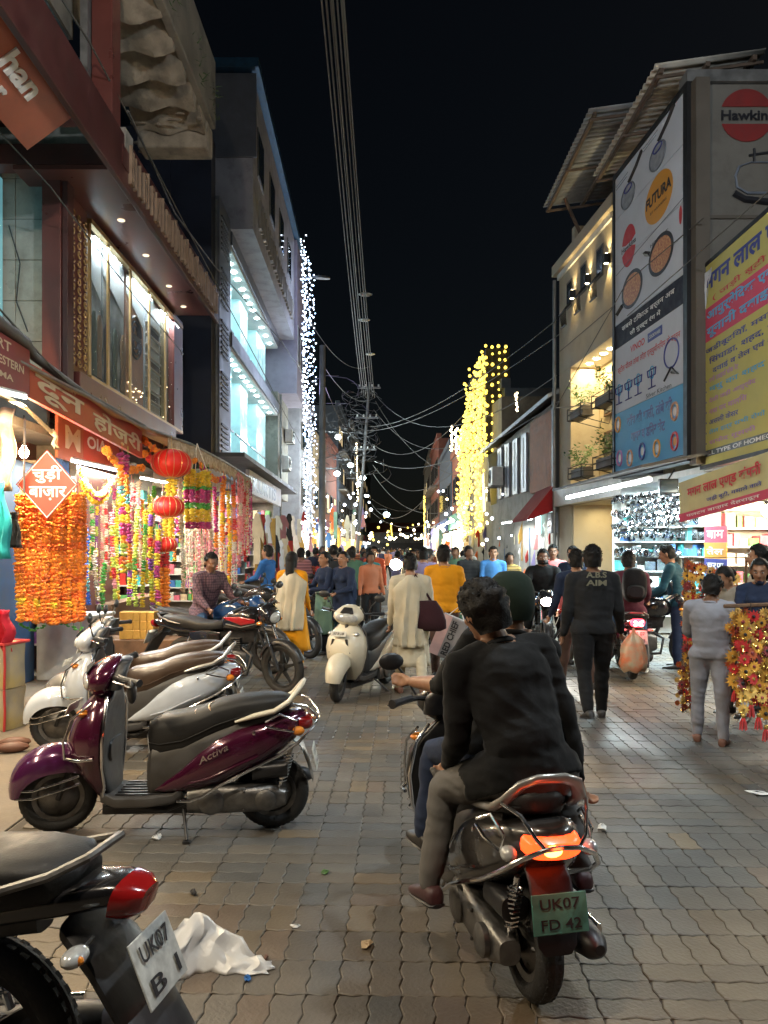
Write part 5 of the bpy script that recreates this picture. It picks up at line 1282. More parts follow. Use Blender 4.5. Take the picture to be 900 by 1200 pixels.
# ---------------------------------------------------------------- right side
M_beige = mat('beige_render', (.40, .34, .25), .8, var=.1, scale=1.3, bump=.15, bscale=30, dirt=.25)
M_beige_in = mat('warm_recess_render', (.50, .42, .26), .8, var=.1, scale=1.3, bump=.15, bscale=30)
M_brownpil = mat('dark_taupe_pier', (.10, .085, .07), .7, var=.2, scale=1.5, dirt=.3)
M_iron = mat('black_iron', (.02, .02, .022), .5, .4, var=.2)
M_corr = mat('corrugated_sheet', (.42, .41, .38), .55, .2, var=.2, scale=2, dirt=.45)
M_corr_g = mat('grey_corrugated_sheet', (.28, .30, .33), .5, .35, var=.25, scale=2, dirt=.6)
M_rust = mat('rusty_steel', (.12, .085, .065), .8, .3, var=.4, scale=5, dirt=.4)
M_leaf = mat('plant_leaf', (.06, .14, .03), .55, var=.4, scale=20)
M_flex_w = mat('white_flex_print', (.52, .56, .64), .75, var=.05, scale=1, dirt=.12)
M_flex_k = mat('navy_flex_print', (.012, .014, .03), .8, var=.1)
M_flex_b = mat('sky_blue_flex_print', (.12, .38, .66), .75, var=.08, scale=1)
M_ink_b = mat('navy_print', (.02, .03, .22), .5, var=.05); M_ink_r = mat('red_print', (.52, .02, .025), .5, var=.05); M_ink_k = mat('black_print', (.015, .015, .02), .5, var=.05)
M_ink_o = mat('orange_print', (.62, .28, .03), .5, var=.05); M_ink_c = mat('sky_print', (.05, .35, .6), .5, var=.05); M_ink_v = mat('mauve_print', (.42, .16, .40), .5, var=.05); M_ink_g = mat('grey_print', (.12, .14, .18), .4, var=.2)
M_food = mat('food_print', (.45, .12, .06), .5, col2=(.6, .35, .15), scale=30)
M_yel_flex = mat('yellow_flex_print', (.46, .42, .12), .75, var=.08, scale=1, dirt=.15); M_crim_flex = mat('crimson_flex_print', (.55, .06, .12), .75, var=.06, dirt=.1)
M_dgrey_flex = mat('dark_grey_print', (.05, .06, .06), .5, var=.1)

bg_ = thing('beige_building', 'beige building with wall lights and a warm lit planter recess', 'building', (4.3, 16, 0)); B_ = World(bg_)
Y0, Y1 = 14.06, 18.2
B_.box('wall', M_beige, FR, Y0+.66, Y1, -.65, 0, 5.74, 8.1, bevel=.01, label='upper wall')
B_.box('rear_wall', M_beige_in, FR, Y0, Y1, -1.2, -.66, 2.6, 5.74)
B_.box('wall', M_beige, FR, Y0, Y1, -6, -1.21, 0, 8.0)
B_.box('corner_pilaster', M_beige, FR, 17.35, Y1, -.655, 0, 0, 5.737, bevel=.01)
B_.box('pier', M_brownpil, FR, Y0, Y0+.65, -.7, .04, 3.0, 8.0, bevel=.01)
B_.box('cornice', M_beige, FR, Y0+.4, Y1+.15, -.7, .14, 8.103, 8.35, bevel=.01)
B_.box('cornice_trim', M_white_pl, FR, Y0+.68, Y1, .003, .05, 7.98, 8.1)
B_.box('wall_groove', M_brownpil, FR, Y0+.7, Y1-.05, 0, .004, 6.28, 6.30)
B_.box('ledge_band', M_white_pl, FR, Y0, Y1+.1, -1.0, .12, 2.62, 3.02, bevel=.01)
B_.box('roof_post', M_beige, FR, 17.2, 17.9, -1.6, -.9, 8.1, 9.1); B_.box('roof_post', M_beige, FR, 18.0, 18.2, -.6, -.3, 8.36, 9.2)
for px, py0, py1 in ((667.5, 329, 361), (684, 309, 343), (703, 289, 326)):
    Yc = FR.Y(px); z1 = CAMH+(642-py0)*Yc/F; z0 = CAMH+(642-py1)*Yc/F
    wf = B_.box('window', M_brownpil, FR, Yc-.2, Yc+.2, -.02, .01, z0, z1); B_.box('pane', M_glass_d, FR, Yc-.15, Yc+.15, .012, .016, z0+.05, z1-.05, par=wf)
    q = MB()
    for i in range(7):
        a = -1+2*i/6; q.tube([FR_ := Vector((FR.X(Yc+a*.2, .02), Yc+a*.2, z0+.1)), Vector((FR.X(Yc+a*.2, .16), Yc+a*.22, z0-.1)), Vector((FR.X(Yc+a*.14, .12), Yc+a*.15, z0-.42))], .009, 4)
    q.tube([Vector((FR.X(Yc-.24, .17), Yc-.24, z0-.1)), Vector((FR.X(Yc+.24, .17), Yc+.24, z0-.1))], .012, 5); q.tube([Vector((FR.X(Yc-.24, .14), Yc-.18, z0-.42)), Vector((FR.X(Yc+.24, .14), Yc+.18, z0-.42))], .02, 5)
    B_.put(q, 'window_basket', M_iron, 40, par=wf)
for k, (px, py) in enumerate(((674, 345), (692, 327), (714.6, 303))):
    Yc = FR.Y(px); z = CAMH+(642-py)*Yc/F; q = MB(); FR.box(q, Yc-.05, Yc+.05, .004, .13, z-.09, z+.09); s_ = B_.put(q, 'wall_light', M_iron, bevel=.006)
    for sgn in (1, -1):
        q = MB(); q.lathe([(.001, 0), (.04, 0), (.04, .005), (.001, .006)], (FR.X(Yc, .07), Yc, z+sgn*.092), (0, 0, sgn), 10); B_.put(q, 'lens', M_ledw, par=s_)
        l = lamp('SPOT', Vector((FR.X(Yc, .075), Yc, z+sgn*.1))-bg_.location, 26, (1, .76, .36), .02, rot=(rad(180 if sgn > 0 else 0)+0, rad(-6), 0), parent=bg_, spot=95)
for k in range(7):
    px = 666+k*8.3; Yc = FR.Y(px, -.3); q = MB(); q.lathe([(.001, 0), (.07, 0), (.075, .012), (.001, .02)], (FR.X(Yc, -.3), Yc, 5.71), (0, 0, 1), 14); B_.put(q, 'downlight', M_ledw, 40)
B_.box('recess_soffit', M_white_pl, FR, Y0+.66, 17.35, -.655, -.01, 5.725, 5.738)
for yy in (15.3, 16.8): lamp('AREA', Vector((FR.X(yy, -.33), yy, 5.68))-bg_.location, 42, (1, .78, .40), .3, parent=bg_, sy=1.2)
for Yc, z0, h in ((15.0, 3.4, .9), (16.7, 3.4, .8), (15.0, 4.6, .75), (16.7, 4.55, .7)):
    wf = B_.box('window', M_wood, FR, Yc-.3, Yc+.3, -.66, -.62, z0, z0+h, bevel=.006); B_.box('pane', M_glass_d, FR, Yc-.23, Yc+.23, -.619, -.614, z0+.06, z0+h-.06, par=wf)
# gold filigree on the recess wall
q = MB()
for i in range(40):
    Yc = R.uniform(14.9, 16.4); z = R.uniform(5.0, 5.6); q.tube([(FR.X(Yc, -.63), Yc, z), (FR.X(Yc, -.6), Yc+.1, z-.08), (FR.X(Yc, -.63), Yc+.06, z-.22)], .014, 4)
x_ = B_.put(q, 'filigree', M_gold, 50); x_['kind'] = 'stuff'
def planter(label, px, py, w):
    Yc = FR.Y(px, .15); z = CAMH+(642-py)*Yc/F; t = thing('planter_box', label, 'planter', (FR.X(Yc, .15), Yc, z), rad(4)); 
    q = MB(); q.box(-.11, .11, -w/2, w/2, 0, .2); q.build('trough', M_brownpil, t, 0, bevel=.006)
    for z_ in (.0, .12, .24):
        q = MB(); q.tube([(-.16, -w/2-.03, z_), (-.16, w/2+.03, z_), (.13, w/2+.03, z_), (.13, -w/2-.03, z_), (-.16, -w/2-.03, z_)], .01, 4); q.build('rail', M_iron, t, 0)
    for s in (-1, 1):
        q = MB(); q.tube([(-.16, s*(w/2+.03), 0), (-.16, s*(w/2+.03), .26)], .01, 4); q.build('upright', M_iron, t, 0); q = MB(); q.tube([(-.14, s*w*.35, 0), (.5, s*w*.35, -.16), (.55, s*w*.35, .05)], .01, 4); q.build('bracket', M_iron, t, 0)
    pl = thing('potted_plant', 'leafy green plant in '+label.replace('black iron planter box', 'the planter box'), 'plant', t.location+Vector((0, 0, .2)))
    q = MB()
    for i in range(26):
        a = R.uniform(0, 2*PI); b = Vector((R.uniform(-.06, .06), R.uniform(-w*.4, w*.4), 0)); tip = b+Vector((.25*math.cos(a), .3*math.sin(a), R.uniform(.25, .55)))
        mid = b.lerp(tip, .5)+Vector((0, 0, .12)); prev = b
        for s in range(6):
            u = s/5; p = b.lerp(mid, u).lerp(mid.lerp(tip, u), u)
            for sgn in (-1, 1):
                d = Vector((R.uniform(-1, 1), R.uniform(-1, 1), R.uniform(-.4, .6))).normalized()*R.uniform(.05, .11); sd = d.orthogonal().normalized()*.018
                q.add([p, p+d*.5+sd, p+d, p+d*.5-sd], [(0, 1, 2, 3)])
    o = q.build('foliage', M_leaf, pl, 0); o['kind'] = 'stuff'
planter('black iron planter box under the recess lights on the far side', 681, 490, .8)
planter('black iron planter box nearest the tall billboard on the upper row', 713, 474, .9)
planter('black iron planter box low on the far side above the white band', 682, 560, .8)
planter('black iron planter box low beside the blue foot of the billboard', 715, 548, .95)
q = MB()
# doorway of the beige building with warm inside
shop('narrow warm lit doorway under the beige building', FR, 14.9, 17.2, 2.6, M_beige_in, M_beige, PK, shelf=False, depth=1.1, lampE=22, lcol=(1, .8, .4))
tag(fb(FR, 'door', mat('yellow_ochre_door', (.42, .30, .05), .5, var=.15), None, 15.2, 15.9, -1.0, -.93, 0, 2.2), 'yellow ochre door inside the warm doorway', 'door')

# tall cookware billboard
Ybl, Ybr = 14.02, 11.28
pL = Vector((FR.X(Ybl, .22), Ybl, 3.02)); pR = Vector((FR.X(Ybr, .22), Ybr, 3.02))
bt = thing('billboard', 'tall white cookware billboard with red and orange logos and a blue foot', 'billboard', pL)
XD = (pR-pL); BW = XD.length; XD.normalize(); UD = Vector((0, 0, 1)); ND = XD.cross(UD); BH = 5.34
def brd(u0, u1, v0, v1, m, name, par=None, th=.012, lift=0):      # u across 0..1, v down 0..1
    q = MB(); c = [XD*(BW*u)+UD*(BH*(1-v)) for u, v in ((u0, v1), (u1, v1), (u1, v0), (u0, v0))]
    q.hexa([p+ND*lift for p in c]+[p+ND*(lift+th) for p in c]); return q.build(name, m, par or bt, 0)
# frame
for a in ((-.02, 0, -.0, 1.0), (1.0, 1.045, 0, 1), (-.02, 1.045, 1.0, 1.02), (-.02, 1.045, -.015, 0)): brd(a[0], a[1], a[2], a[3], M_iron, 'frame', th=.2, lift=-.16)
brd(0, 1, 0, .14, M_flex_w, 'panel'); brd(0, 1, .1415, .30, M_flex_w, 'panel'); brd(0, 1, .3015, .50, M_flex_w, 'panel'); brd(0, 1, .5015, .58, M_flex_k, 'panel'); brd(0, 1, .5815, .80, M_flex_w, 'panel'); brd(0, 1, .8015, 1, M_flex_b, 'panel')
def bpt(u, v, l=.014): return XD*(BW*u)+UD*(BH*(1-v))+ND*l
def disc(u, v, rw, rh, m, name, l=.0145, a0=0, a1=360, par=None, ring=None):
    q = MB(); n = 32; c = bpt(u, v, l); pts = [c+XD*(rw*math.cos(rad(a0+(a1-a0)*i/n)))+UD*(rh*math.sin(rad(a0+(a1-a0)*i/n))) for i in range(n+1)]
    if ring: q.tube(pts, ring, 5)
    else: q.add([c]+pts, [(0, i+1, i+2) for i in range(n)])
    return q.build(name, m, par or bt, 0)
def btext(s, u0, v1, u1, v0, m, bold=.015): return text_on(s, bpt(u0, v1, .014), XD, UD, BW*(u1-u0), BH*(v1-v0), m, bt, bold=bold, lift=.003)
def blines(lines, m, name, r=.012):
    q = MB()
    for pts in lines: q.tube([bpt(u, v, .016) for u, v in pts], r, 4)
    return q.build(name, m, bt, 0)
# top row: two cookers
for u, v in ((.22, .085), (.66, .07)):
    disc(u, v+.02, .29, .19, mat('pale_grey_print', (.26, .28, .32), .6, var=.3, scale=9), 'printed_pot_side', .0148)
    disc(u, v+.02, .30, .2, M_ink_g, 'printed_pot', ring=.014); disc(u, v-.005, .16, .06, M_ink_b, 'printed_lid', ring=.014); blines([[(u+.02, v-.02), (u+.14, v-.045), (u+.22, v-.07)]], M_ink_k, 'printed_handle', .035)
    disc(u+.06, v+.02, .07, .07, M_ink_r if u > .5 else M_ink_c, 'printed_badge')
    blines([[(u-.2, v-.055), (u+.0, v-.058)], [(u-.2, v-.045), (u-.02, v-.048)]], M_ink_g, 'fine_print', .006)
# Hawkins roundel and FUTURA oval
disc(.23, .27, .31, .36, M_ink_r, 'red_roundel', a0=15, a1=165); disc(.23, .27, .31, .36, M_ink_r, 'red_roundel', a0=195, a1=345)
q = MB(); q.hexa([bpt(.12, .262, .013), bpt(.34, .262, .013), bpt(.34, .278, .013), bpt(.12, .278, .013)]+[bpt(.12, .262, .0155), bpt(.34, .262, .0155), bpt(.34, .278, .0155), bpt(.12, .278, .0155)]); q.build('white_band', M_flex_w, bt, 0)
btext('Hawkins', .115, .279, .345, .261, M_ink_k, .03)
disc(.67, .215, .52, .38, M_ink_o, 'orange_oval'); btext('FUTURA', .50, .222, .84, .188, M_ink_k, .04); btext('BY HAWKINS', .56, .246, .78, .238, M_ink_k, .01)
blines([[(.02, .33), (.6, .305), (.98, .29)]], M_ink_g, 'rule', .006); btext('HOTTEST', .56, .345, .8, .334, M_ink_k); disc(.95, .33, .05, .14, M_ink_r, 'red_spoon')
for u, v in ((.28, .42), (.70, .39)):
    disc(u, v, .46, .32, M_ink_k, 'printed_pan', .0145); disc(u, v, .38, .26, M_food, 'printed_food', .0165); blines([[(u-.15, v+.03), (u-.24, v+.045)]] if u < .5 else [[(u-.15, v-.03), (u-.22, v-.045)]], M_ink_k, 'printed_handle', .04)
btext('सबसे टिकाऊ बर्तन अब', .12, .54, .88, .515, M_white_ink); btext('सौ मुख्य रंग में', .25, .572, .70, .55, M_white_ink)
btext('VINOD', .26, .625, .48, .603, M_ink_r, .03); brd(.52, .72, .600, .628, M_ink_b, 'blue_logo', lift=.012, th=.002); btext('COOKWARE', .54, .62, .70, .609, M_white_ink)
btext('स्टील पीतल तांबा लोहा एल्युमीनियम के बर्तन', .05, .675, .95, .645, M_ink_r, .015)
for i, u in enumerate((.07, .23, .38, .58)):
    blines([[(u, .77), (u, .72)], [(u-.05, .77), (u+.05, .77)], [(u-.06, .715), (u-.05, .735), (u+.05, .735), (u+.06, .715), (u-.06, .715)]], M_ink_b, 'printed_utensil', .012); disc(u, .725, .08, .1, M_ink_c, 'printed_bowl', ring=.01)
disc(.84, .70, .25, .22, M_ink_b, 'printed_swirl', ring=.014); blines([[(.75, .77), (.84, .74), (.93, .77), (.84, .755)]], M_ink_k, 'printed_base', .02)
btext('Silver Kitchen', .50, .797, .84, .783, M_ink_k, .01)
btext('कॉस की थाली, तांबे की', .20, .865, .85, .822, M_ink_b, .035); btext('गागर व डिनर सेट', .27, .915, .76, .875, M_ink_b, .035)
for u, v, m in ((.05, .84, M_ink_o), (.08, .955, M_ink_v), (.25, .965, M_food), (.44, .955, M_ink_b), (.65, .96, M_ink_o), (.88, .87, M_food), (.88, .955, M_ink_r)): disc(u, v, .11, .13, m, 'printed_ornament', ring=.022); disc(u, v, .06, .07, M_white_ink if m is not M_ink_r else M_ink_o, 'printed_ornament_centre')
lamp('AREA', (3.2, 12.3, 3.0), 0.001, (1, 1, 1), .1)
tag(fb(FR, 'side_pier', M_brownpil, None, 11.0, 11.2, .0, .2, 2.85, 8.4), 'dark steel pier between the two big billboards', 'pier')

# Hawkins painted wall, set back and facing up the street
hw_ = thing('painted_wall', 'dim grey advert wall with a red roundel above the yellow banner', 'wall', (5.3, 11.25, 4.5)); H_ = World(hw_)
M_pw = mat('faded_painted_wall', (.15, .14, .125), .8, var=.15, scale=1.2, bump=.2, dirt=.5)
H_.put(wbox(4.72, 9, 11.22, 11.5, 2.9, 8.42), 'wall', M_pw)
def hp(px, py): return Vector(at(px, py, 11.2))-hw_.location
for a0, a1 in ((19, 161), (199, 341)):
    c = hp(875, 135); q = MB(); n = 28; rr = 31*11.2/F; q.add([c+Vector((rr*math.cos(rad(a0+(a1-a0)*i/n)), 0, rr*math.sin(rad(a0+(a1-a0)*i/n)))) for i in range(n+1)], [tuple(range(n+1))]); q.build('red_roundel', mat('faded_red_paint', (.20, .02, .02), .8), hw_, 0)
text_on('Hawkins', hp(845, 141), (1, 0, 0), (0, 0, 1), 62*11.2/F, 12*11.2/F, M_ink_k, hw_, bold=.03)
q = MB(); q.tube([hp(866, 195), hp(862, 206), hp(864, 219), hp(876, 226), hp(910, 226)], .02, 5); q.build('painted_cooker', M_ink_g, hw_, 0)
q = MB(); q.tube([hp(866, 195), hp(880, 190), hp(915, 190)], .012, 5); q.build('painted_lid', M_ink_g, hw_, 0)
q = MB(); q.tube([hp(884, 190), hp(884, 174)], .02, 5); q.tube([hp(878, 182), hp(905, 178)], .02, 5); q.build('painted_valve', M_ink_k, hw_, 0)
q = MB(); q.tube([hp(860, 226), hp(872, 233), hp(915, 238)], .05, 6); q.build('painted_burner', M_ink_k, hw_, 0)
H_.put(wbox(4.72, 8, 11.19, 11.215, 6.45, 6.5), 'painted_rule', M_brownpil)
H_.put(wbox(4.4, 8, 11.15, 11.45, 8.43, 8.6), 'roof_beam', M_steel)

# corrugated roofs
def corr_roof(label, x0, x1, y0, y1, z0, z1, m, pitch=.16, waves_along='y', skew=0):
    t = thing('corrugated_roof', label, 'roof', ((x0+x1)/2, (y0+y1)/2, z0)); w = World(t); n = int(round((y1-y0)/pitch)); Lr = (y1-y0)/n
    k = 0
    while k < n:                      # separate overlapping sheets
        m_ = min(6, n-k); q = MB(); pts = []; nu = m_*6+1; 
        for v in range(2):
            for u in range(nu):
                y = y0+(k+u/6)*Lr; x = x0 if v == 0 else x1; z = (z0 if v == 0 else z1)+.022*math.cos(u/6*2*PI)+(.004 if (k//6) % 2 else 0); pts.append((x+skew*(y-y0), y, z))
        q.grid(pts, nu, 2); w.put(q, 'sheet', m, 60, solid=.006); k += m_
    for i in range(3):
        x = x0+(x1-x0)*(.06+.42*i); zz_ = z0+(z1-z0)*(.06+.42*i)-.07; q = MB(); q.box(x-.03, x+.03, y0, y1, zz_-.05, zz_+.02); w.put(q, 'purlin', M_rust)
    for i in range(3):
        y = y0+.1+(y1-y0-.2)*i/2; q = MB(); q.tube([(x0+.05+skew*(y-y0), y, z0-.12), (x1+skew*(y-y0), y, z1-.12)], .03, 5); w.put(q, 'rafter', M_rust)
    return t
corr_roof('large corrugated roof overhanging the tall billboard', 3.97, 5.6, 11.25, 14.65, 8.72, 8.95, M_corr)
corr_roof('lower grey corrugated roof over the beige building', 3.6, 5.4, 13.5, 17.4, 9.35, 9.6, M_corr_g)
q = MB(); q.tube([(3.95, 16.8, 9.3), (4.35, 16.8, 8.4)], .04, 6); tag(q.build('roof_prop', M_rust, None, 30), 'slanting rusty prop under the grey corrugated roof', 'prop')

# yellow medicine banner
Ya_, Yb_ = 11.15, 7.2
pL = Vector((4.62, Ya_, 2.84)); pR = Vector((4.60, Yb_, 2.84))
yt = thing('yellow_banner', 'large yellow and crimson banner dense with Hindi lettering', 'banner', pL)
XD = (pR-pL); BW = XD.length; XD.normalize(); ND = XD.cross(UD); BH = 2.83; bt = yt
for a in ((-.01, 1.02, 1.0, 1.02), (-.01, 1.02, -.02, 0), (-.012, 0, 0, 1)): brd(a[0], a[1], a[2], a[3], M_iron, 'frame', th=.08, lift=-.06)
brd(0, 1, 0, .215, M_yel_flex, 'panel'); brd(0, 1, .2155, .385, M_crim_flex, 'panel'); brd(0, 1, .3855, 1, M_yel_flex, 'panel')
btext('मगन लाल एण्ड कंपनी', .035, .16, .98, .025, M_ink_b, .035); btext('( जड़ी बूटी वाले )', .10, .205, .72, .165, M_ink_r, .01)
btext('आयुर्वेिदक एवं होम्योपैथिक', .05, .295, .95, .225, M_flex_b, .03); btext('यूनानी दवाईयाँ एवं इलाज', .05, .375, .98, .305, M_flex_b, .03)
for i, s in enumerate(('जडीबूटियाँ, मसाला, इत्र, गुलाब', 'िसंघाडा, शहद, घी शिलाजीत की', 'दवाई व तेल एवं शर्बत, च्यवनप्राश')): btext(s, .04+.03*i, .455+.055*i, .96, .415+.055*i, M_ink_b, .015)
cl = [M_ink_v, M_ink_c, M_ink_v, M_ink_v, M_ink_b, M_ink_c, M_ink_v]
for i, s in enumerate(('सभी दवाइयाँ थोक रेट', 'मधु का शहद', 'देसी जड़ी आयुर्वेद', 'नस पर मालिश', 'असली केसर', 'तेल इत्र सभी रोगों', 'सफेद मूसली')):
    v = .60+.052*i; btext(s, .07, v, .30+.06*((i*3) % 4), v-.032, cl[i], .012); disc(.045, v-.016, .015, .015, M_ink_b, 'bullet')
brd(.56, .98, .555, .905, M_crim_flex, 'inset_panel', lift=.012, th=.003)
for i, s in enumerate(('सफेद दाग', 'गठिया', 'बवासीर', 'शुगर', 'एलर्जी')): btext(s, .61, .612+.066*i, .86, .575+.066*i, M_white_ink, .02); disc(.585, .598+.066*i, .02, .02, M_white_ink, 'bullet', .017)
brd(0, 1, .93, .962, M_dgrey_flex, 'black_strip', lift=.012, th=.003); btext('ALL TYPE OF HOMEOPATHIC MEDICINES', .03, .957, .97, .937, M_white_ink, .015)
# torn corner: creased pale patch of the old banner
q = MB(); pts = []
for v in range(8):
    for u in range(6): pts.append(bpt(-.01+.11*u/5*(1-v/9), .03+.25*v/7, .02+.03*noise.noise(Vector((u*.9, v*.9, 5)))))
q.grid(pts, 6, 8); q.build('torn_flap', M_flex_w, yt, 0, solid=.004)
tag(fb(FR, 'utensil_shop_wall', M_brownpil, None, 7.0, 11.0, -2.6, -2.5, 0, 8.2), 'dark wall behind the yellow banner', 'wall')
# lower sagging banner
A = at(797, 612, 9.6); Bq = at(905, 583, 7.75); Cq = at(903, 528, 7.75); Dq = at(795, 566, 9.6)
lb, f4 = quad_board('sagging_banner', 'faded cream and red cloth banner sagging over the medicine shop', 'banner', A, Bq, Cq, Dq, .015, mat('faded_cream_print', (.50, .46, .22), .6, var=.15, scale=3, bump=.6, bscale=7))
board_text(lb, f4, 'मगन लाल एण्ड कंपनी', .12, .48, .92, .84, M_ink_r, .03, lift=.012); board_text(lb, f4, 'जड़ी बूटी, मसाले वाले', .35, .28, .92, .42, M_ink_b, .02, lift=.012)
q = MB(); o_, X_, Y_ = f4; nn = X_.cross(Y_).normalized()*.012; q.hexa([o_+nn*.5, o_+X_+nn*.5, o_+X_+Y_*.2+nn*.5, o_+Y_*.2+nn*.5, o_+nn, o_+X_+nn, o_+X_+Y_*.2+nn, o_+Y_*.2+nn]); q.build('red_strip', M_crim_flex, lb, 0)
board_text(lb, f4, 'पलटन बाज़ार देहरादून', .1, .05, .9, .16, M_white_ink, .015, lift=.016)
# utensil shop
M_stl = mat('polished_steel', (.62, .64, .66), .16, 1, var=.15, scale=8)
us, w = shop('brightly lit utensil shop crowded with steel pots', FR, 11.3, 14.8, 2.75, M_white_pl, M_white_pl, [M_stl, PK[8], PK[5], M_stl, PK[1], M_stl], depth=1.5, lampE=420, lcol=(.78, .95, 1), ystep=.28)
k = 0
M_glassy = mat('glassware', (.75, .82, .85), .1, var=.05, trans=.5)
pot_meshes = []
for rr, hh in ((.09, .09), (.12, .12), (.07, .16), (.14, .07)):
    q = MB(); q.lathe([(.001, 0), (rr*.85, 0), (rr, .03), (rr, hh), (rr*1.12, hh+.005), (rr*1.12, hh+.012), (rr*.93, hh+.01), (rr*.9, .03), (.001, .015)], n=14)
    q.tube([(rr, 0, hh*.8), (rr+.05, 0, hh*.75), (rr+.05, 0, hh*.4), (rr, 0, hh*.3)], .008, 4); pot_meshes.append(q.mesh('steel_pot', M_stl))
k = 0
for row in range(9):                # tidy rows hung from rods, nearest row at the shop front
    for c_ in range(24):
        if row < 7: Yc = 11.5+.13*c_+R.uniform(-.02, .02); off = (.06, -.25, -.55)[row % 3]; z = 2.52-.24*(row//3)-.08*(row % 3)+R.uniform(-.02, .02)
        else: Yc = 14.62-.02*row; off = -1.3+.057*c_; z = 1.9-.35*(row-7)+R.uniform(-.02, .02)
        o = bpy.data.objects.new('steel_pot', pot_meshes[(c_+row*3) % 4]); C.objects.link(o); o.location = (FR.X(Yc, off), Yc, z); o.rotation_euler = (R.uniform(-.2, .2), rad(-90)+R.uniform(-.3, .5), R.uniform(-.4, .4)); sc_ = R.uniform(.42, .68); o.scale = (sc_,)*3
        tag(o, 'steel pot in a hanging row of the bright utensil shop', 'pot', 'steel pots of the utensil shop')
a = FR.pt(704, 590, .45); 
tl = tube_lamp('blazing white tube lamp along the utensil shop front', (3.55, 14.9, 2.62), (3.78, 10.9, 2.62), 240, (.75, .97, 1), r=.03)
t_ = thing('shop_awning', 'dark sloping awning sheet over the utensil shop lamp', 'awning', (4, 13, 2.9)); w = World(t_)
q = MB(); q.hexa([(3.35, 15.3, 2.78), (3.62, 10.8, 2.78), (4.75, 10.8, 3.0), (4.4, 15.3, 3.0), (3.35, 15.3, 2.82), (3.62, 10.8, 2.82), (4.75, 10.8, 3.04), (4.4, 15.3, 3.04)]); w.put(q, 'sheet', M_greytarp)
fl_ = thing('flood_light', 'black flood light under the billboard', 'flood light', at(783, 570, 11.3)); q = MB(); q.box(-.14, .14, -.04, .04, -.11, .11); q.build('housing', M_iron, fl_, 0, bevel=.01); q = MB(); q.box(-.12, .12, -.046, -.041, -.09, .09); q.build('glass', M_glass_d, fl_, 0)
q = MB(); q.tube([(0, 0, .1), (.1, .02, .25)], .012, 5); q.build('bracket', M_iron, fl_, 0)
# medicine shop
ms, w = shop('warm lit medicine shop with shelves of pink and green packets', FR, 7.6, 11.15, 2.75, M_white_pl, M_white_pl, [PK[0], PK[1], PK[2], PK[0], PK[1], PK[6]], depth=1.5, lampE=60, lcol=(1, .88, .68), ystep=.26)
bulb_lamp('warm round bulb glowing over the medicine shop counter', (FR.X(10.2, -.35), 10.2, 2.14), 70, (1, .78, .45), .06, .5)
tube_lamp('white tube lamp in the medicine shop near the right edge', (FR.X(9.3, -.5), 9.3, 2.2), (FR.X(8.3, -.5), 8.3, 2.2), 40, (.95, 1, .9), r=.025)
def poster(label, Yc, off, z0, w_, h, cols_, texts=()):
    t = thing('poster', label, 'poster', (FR.X(Yc, off), Yc, z0), 0); X_ = Vector((FR.k*-1, -1, 0)).normalized(); X_ = Vector((-FR.k, -1, 0)).normalized(); N_ = X_.cross(UD)
    n = len(cols_)
    for i, m in enumerate(cols_):
        a, b = h*(1-(i+1)/n), h*(1-i/n)-.003; q = MB(); c = [X_*0+UD*a, X_*w_+UD*a, X_*w_+UD*b, UD*b]; q.hexa(c+[p+N_*.01 for p in c]); q.build('print_panel', m, t, 0)
        if i < len(texts): text_on(texts[i], X_*w_*.12+UD*(a+(b-a)*.25)+N_*.01, X_, UD, w_*.76, (b-a)*.5, M_white_ink, t, bold=.02)
poster('red yellow and blue poster hanging at the medicine shop front', 10.95, .10, 1.05, .62, .9, [M_crim_flex, M_ink_o, M_ink_b, M_ink_c], ('बाम', 'तेल', 'चूर्ण', 'आयुर्वेद'))
poster('small cream notice board between the two bright shops', 11.2, .06, 1.95, .62, .32, [mat('cream_board', (.45, .42, .32), .6)], ())
# -------- grey slanted building with red awning shop, farther on the right
gb = thing('grey_building', 'grey building with tall shutters and a slanting roof beyond the beige one', 'building', (4, 22, 0)); G_ = World(gb)
G_.box('wall', M_plaster, FR, 18.35, 25.5, -6, .0, 0, 5.2, z1b=4.85, label='street wall')
G_.box('salmon_panel', mat('salmon_render', (.42, .22, .15), .8, var=.15, dirt=.4), FR, 18.6, 20.6, .003, .06, 3.1, 5.0)
for k in range(4):
    Yk = 21.0+k*1.0; f_ = G_.box('shutter', M_greyclad, FR, Yk, Yk+.55, .003, .07, 3.2, 4.8)
    G_.box('shutter_gap', M_iron, FR, Yk+.2, Yk+.34, .071, .075, 3.3, 4.7, par=f_)
q = MB(); YA, YB = 18.3, 26.5
q.hexa([(FR.X(YA, .25), YA, 5.22), (FR.X(YA, -5), YA, 7.6), (FR.X(YB, -5), YB, 7.3), (FR.X(YB, .25), YB, 4.87), (FR.X(YA, .25), YA, 5.32), (FR.X(YA, -5), YA, 7.7), (FR.X(YB, -5), YB, 7.4), (FR.X(YB, .25), YB, 4.97)]); G_.put(q, 'slanted_roof', M_corr_g)
G_.box('dark_pilaster', M_iron, FR, 18.25, 18.5, -.5, .1, 2.9, 5.3)
G_.box('upper_block', M_plaster2, FR, 25.6, 30, -6, -.3, 4.81, 6.7); G_.box('far_wall', M_plaster2, FR, 25.5, 30, -6, 0, 0, 4.8)
ra = thing('red_awning', 'dark red awning over the clothes stall on the right', 'awning', (3.9, 20, 2.6)); w = World(ra)
q = MB(); q.hexa([(4.1, 18.3, 2.55), (3.4, 18.3, 2.3), (3.32, 20.0, 2.3), (4.0, 20.0, 2.6), (4.1, 18.3, 3.2), (3.42, 18.3, 2.36), (3.34, 20.0, 2.36), (4.0, 20.0, 3.15)]); w.put(q, 'cloth', cloth('awning_red', (.22, .015, .02)))
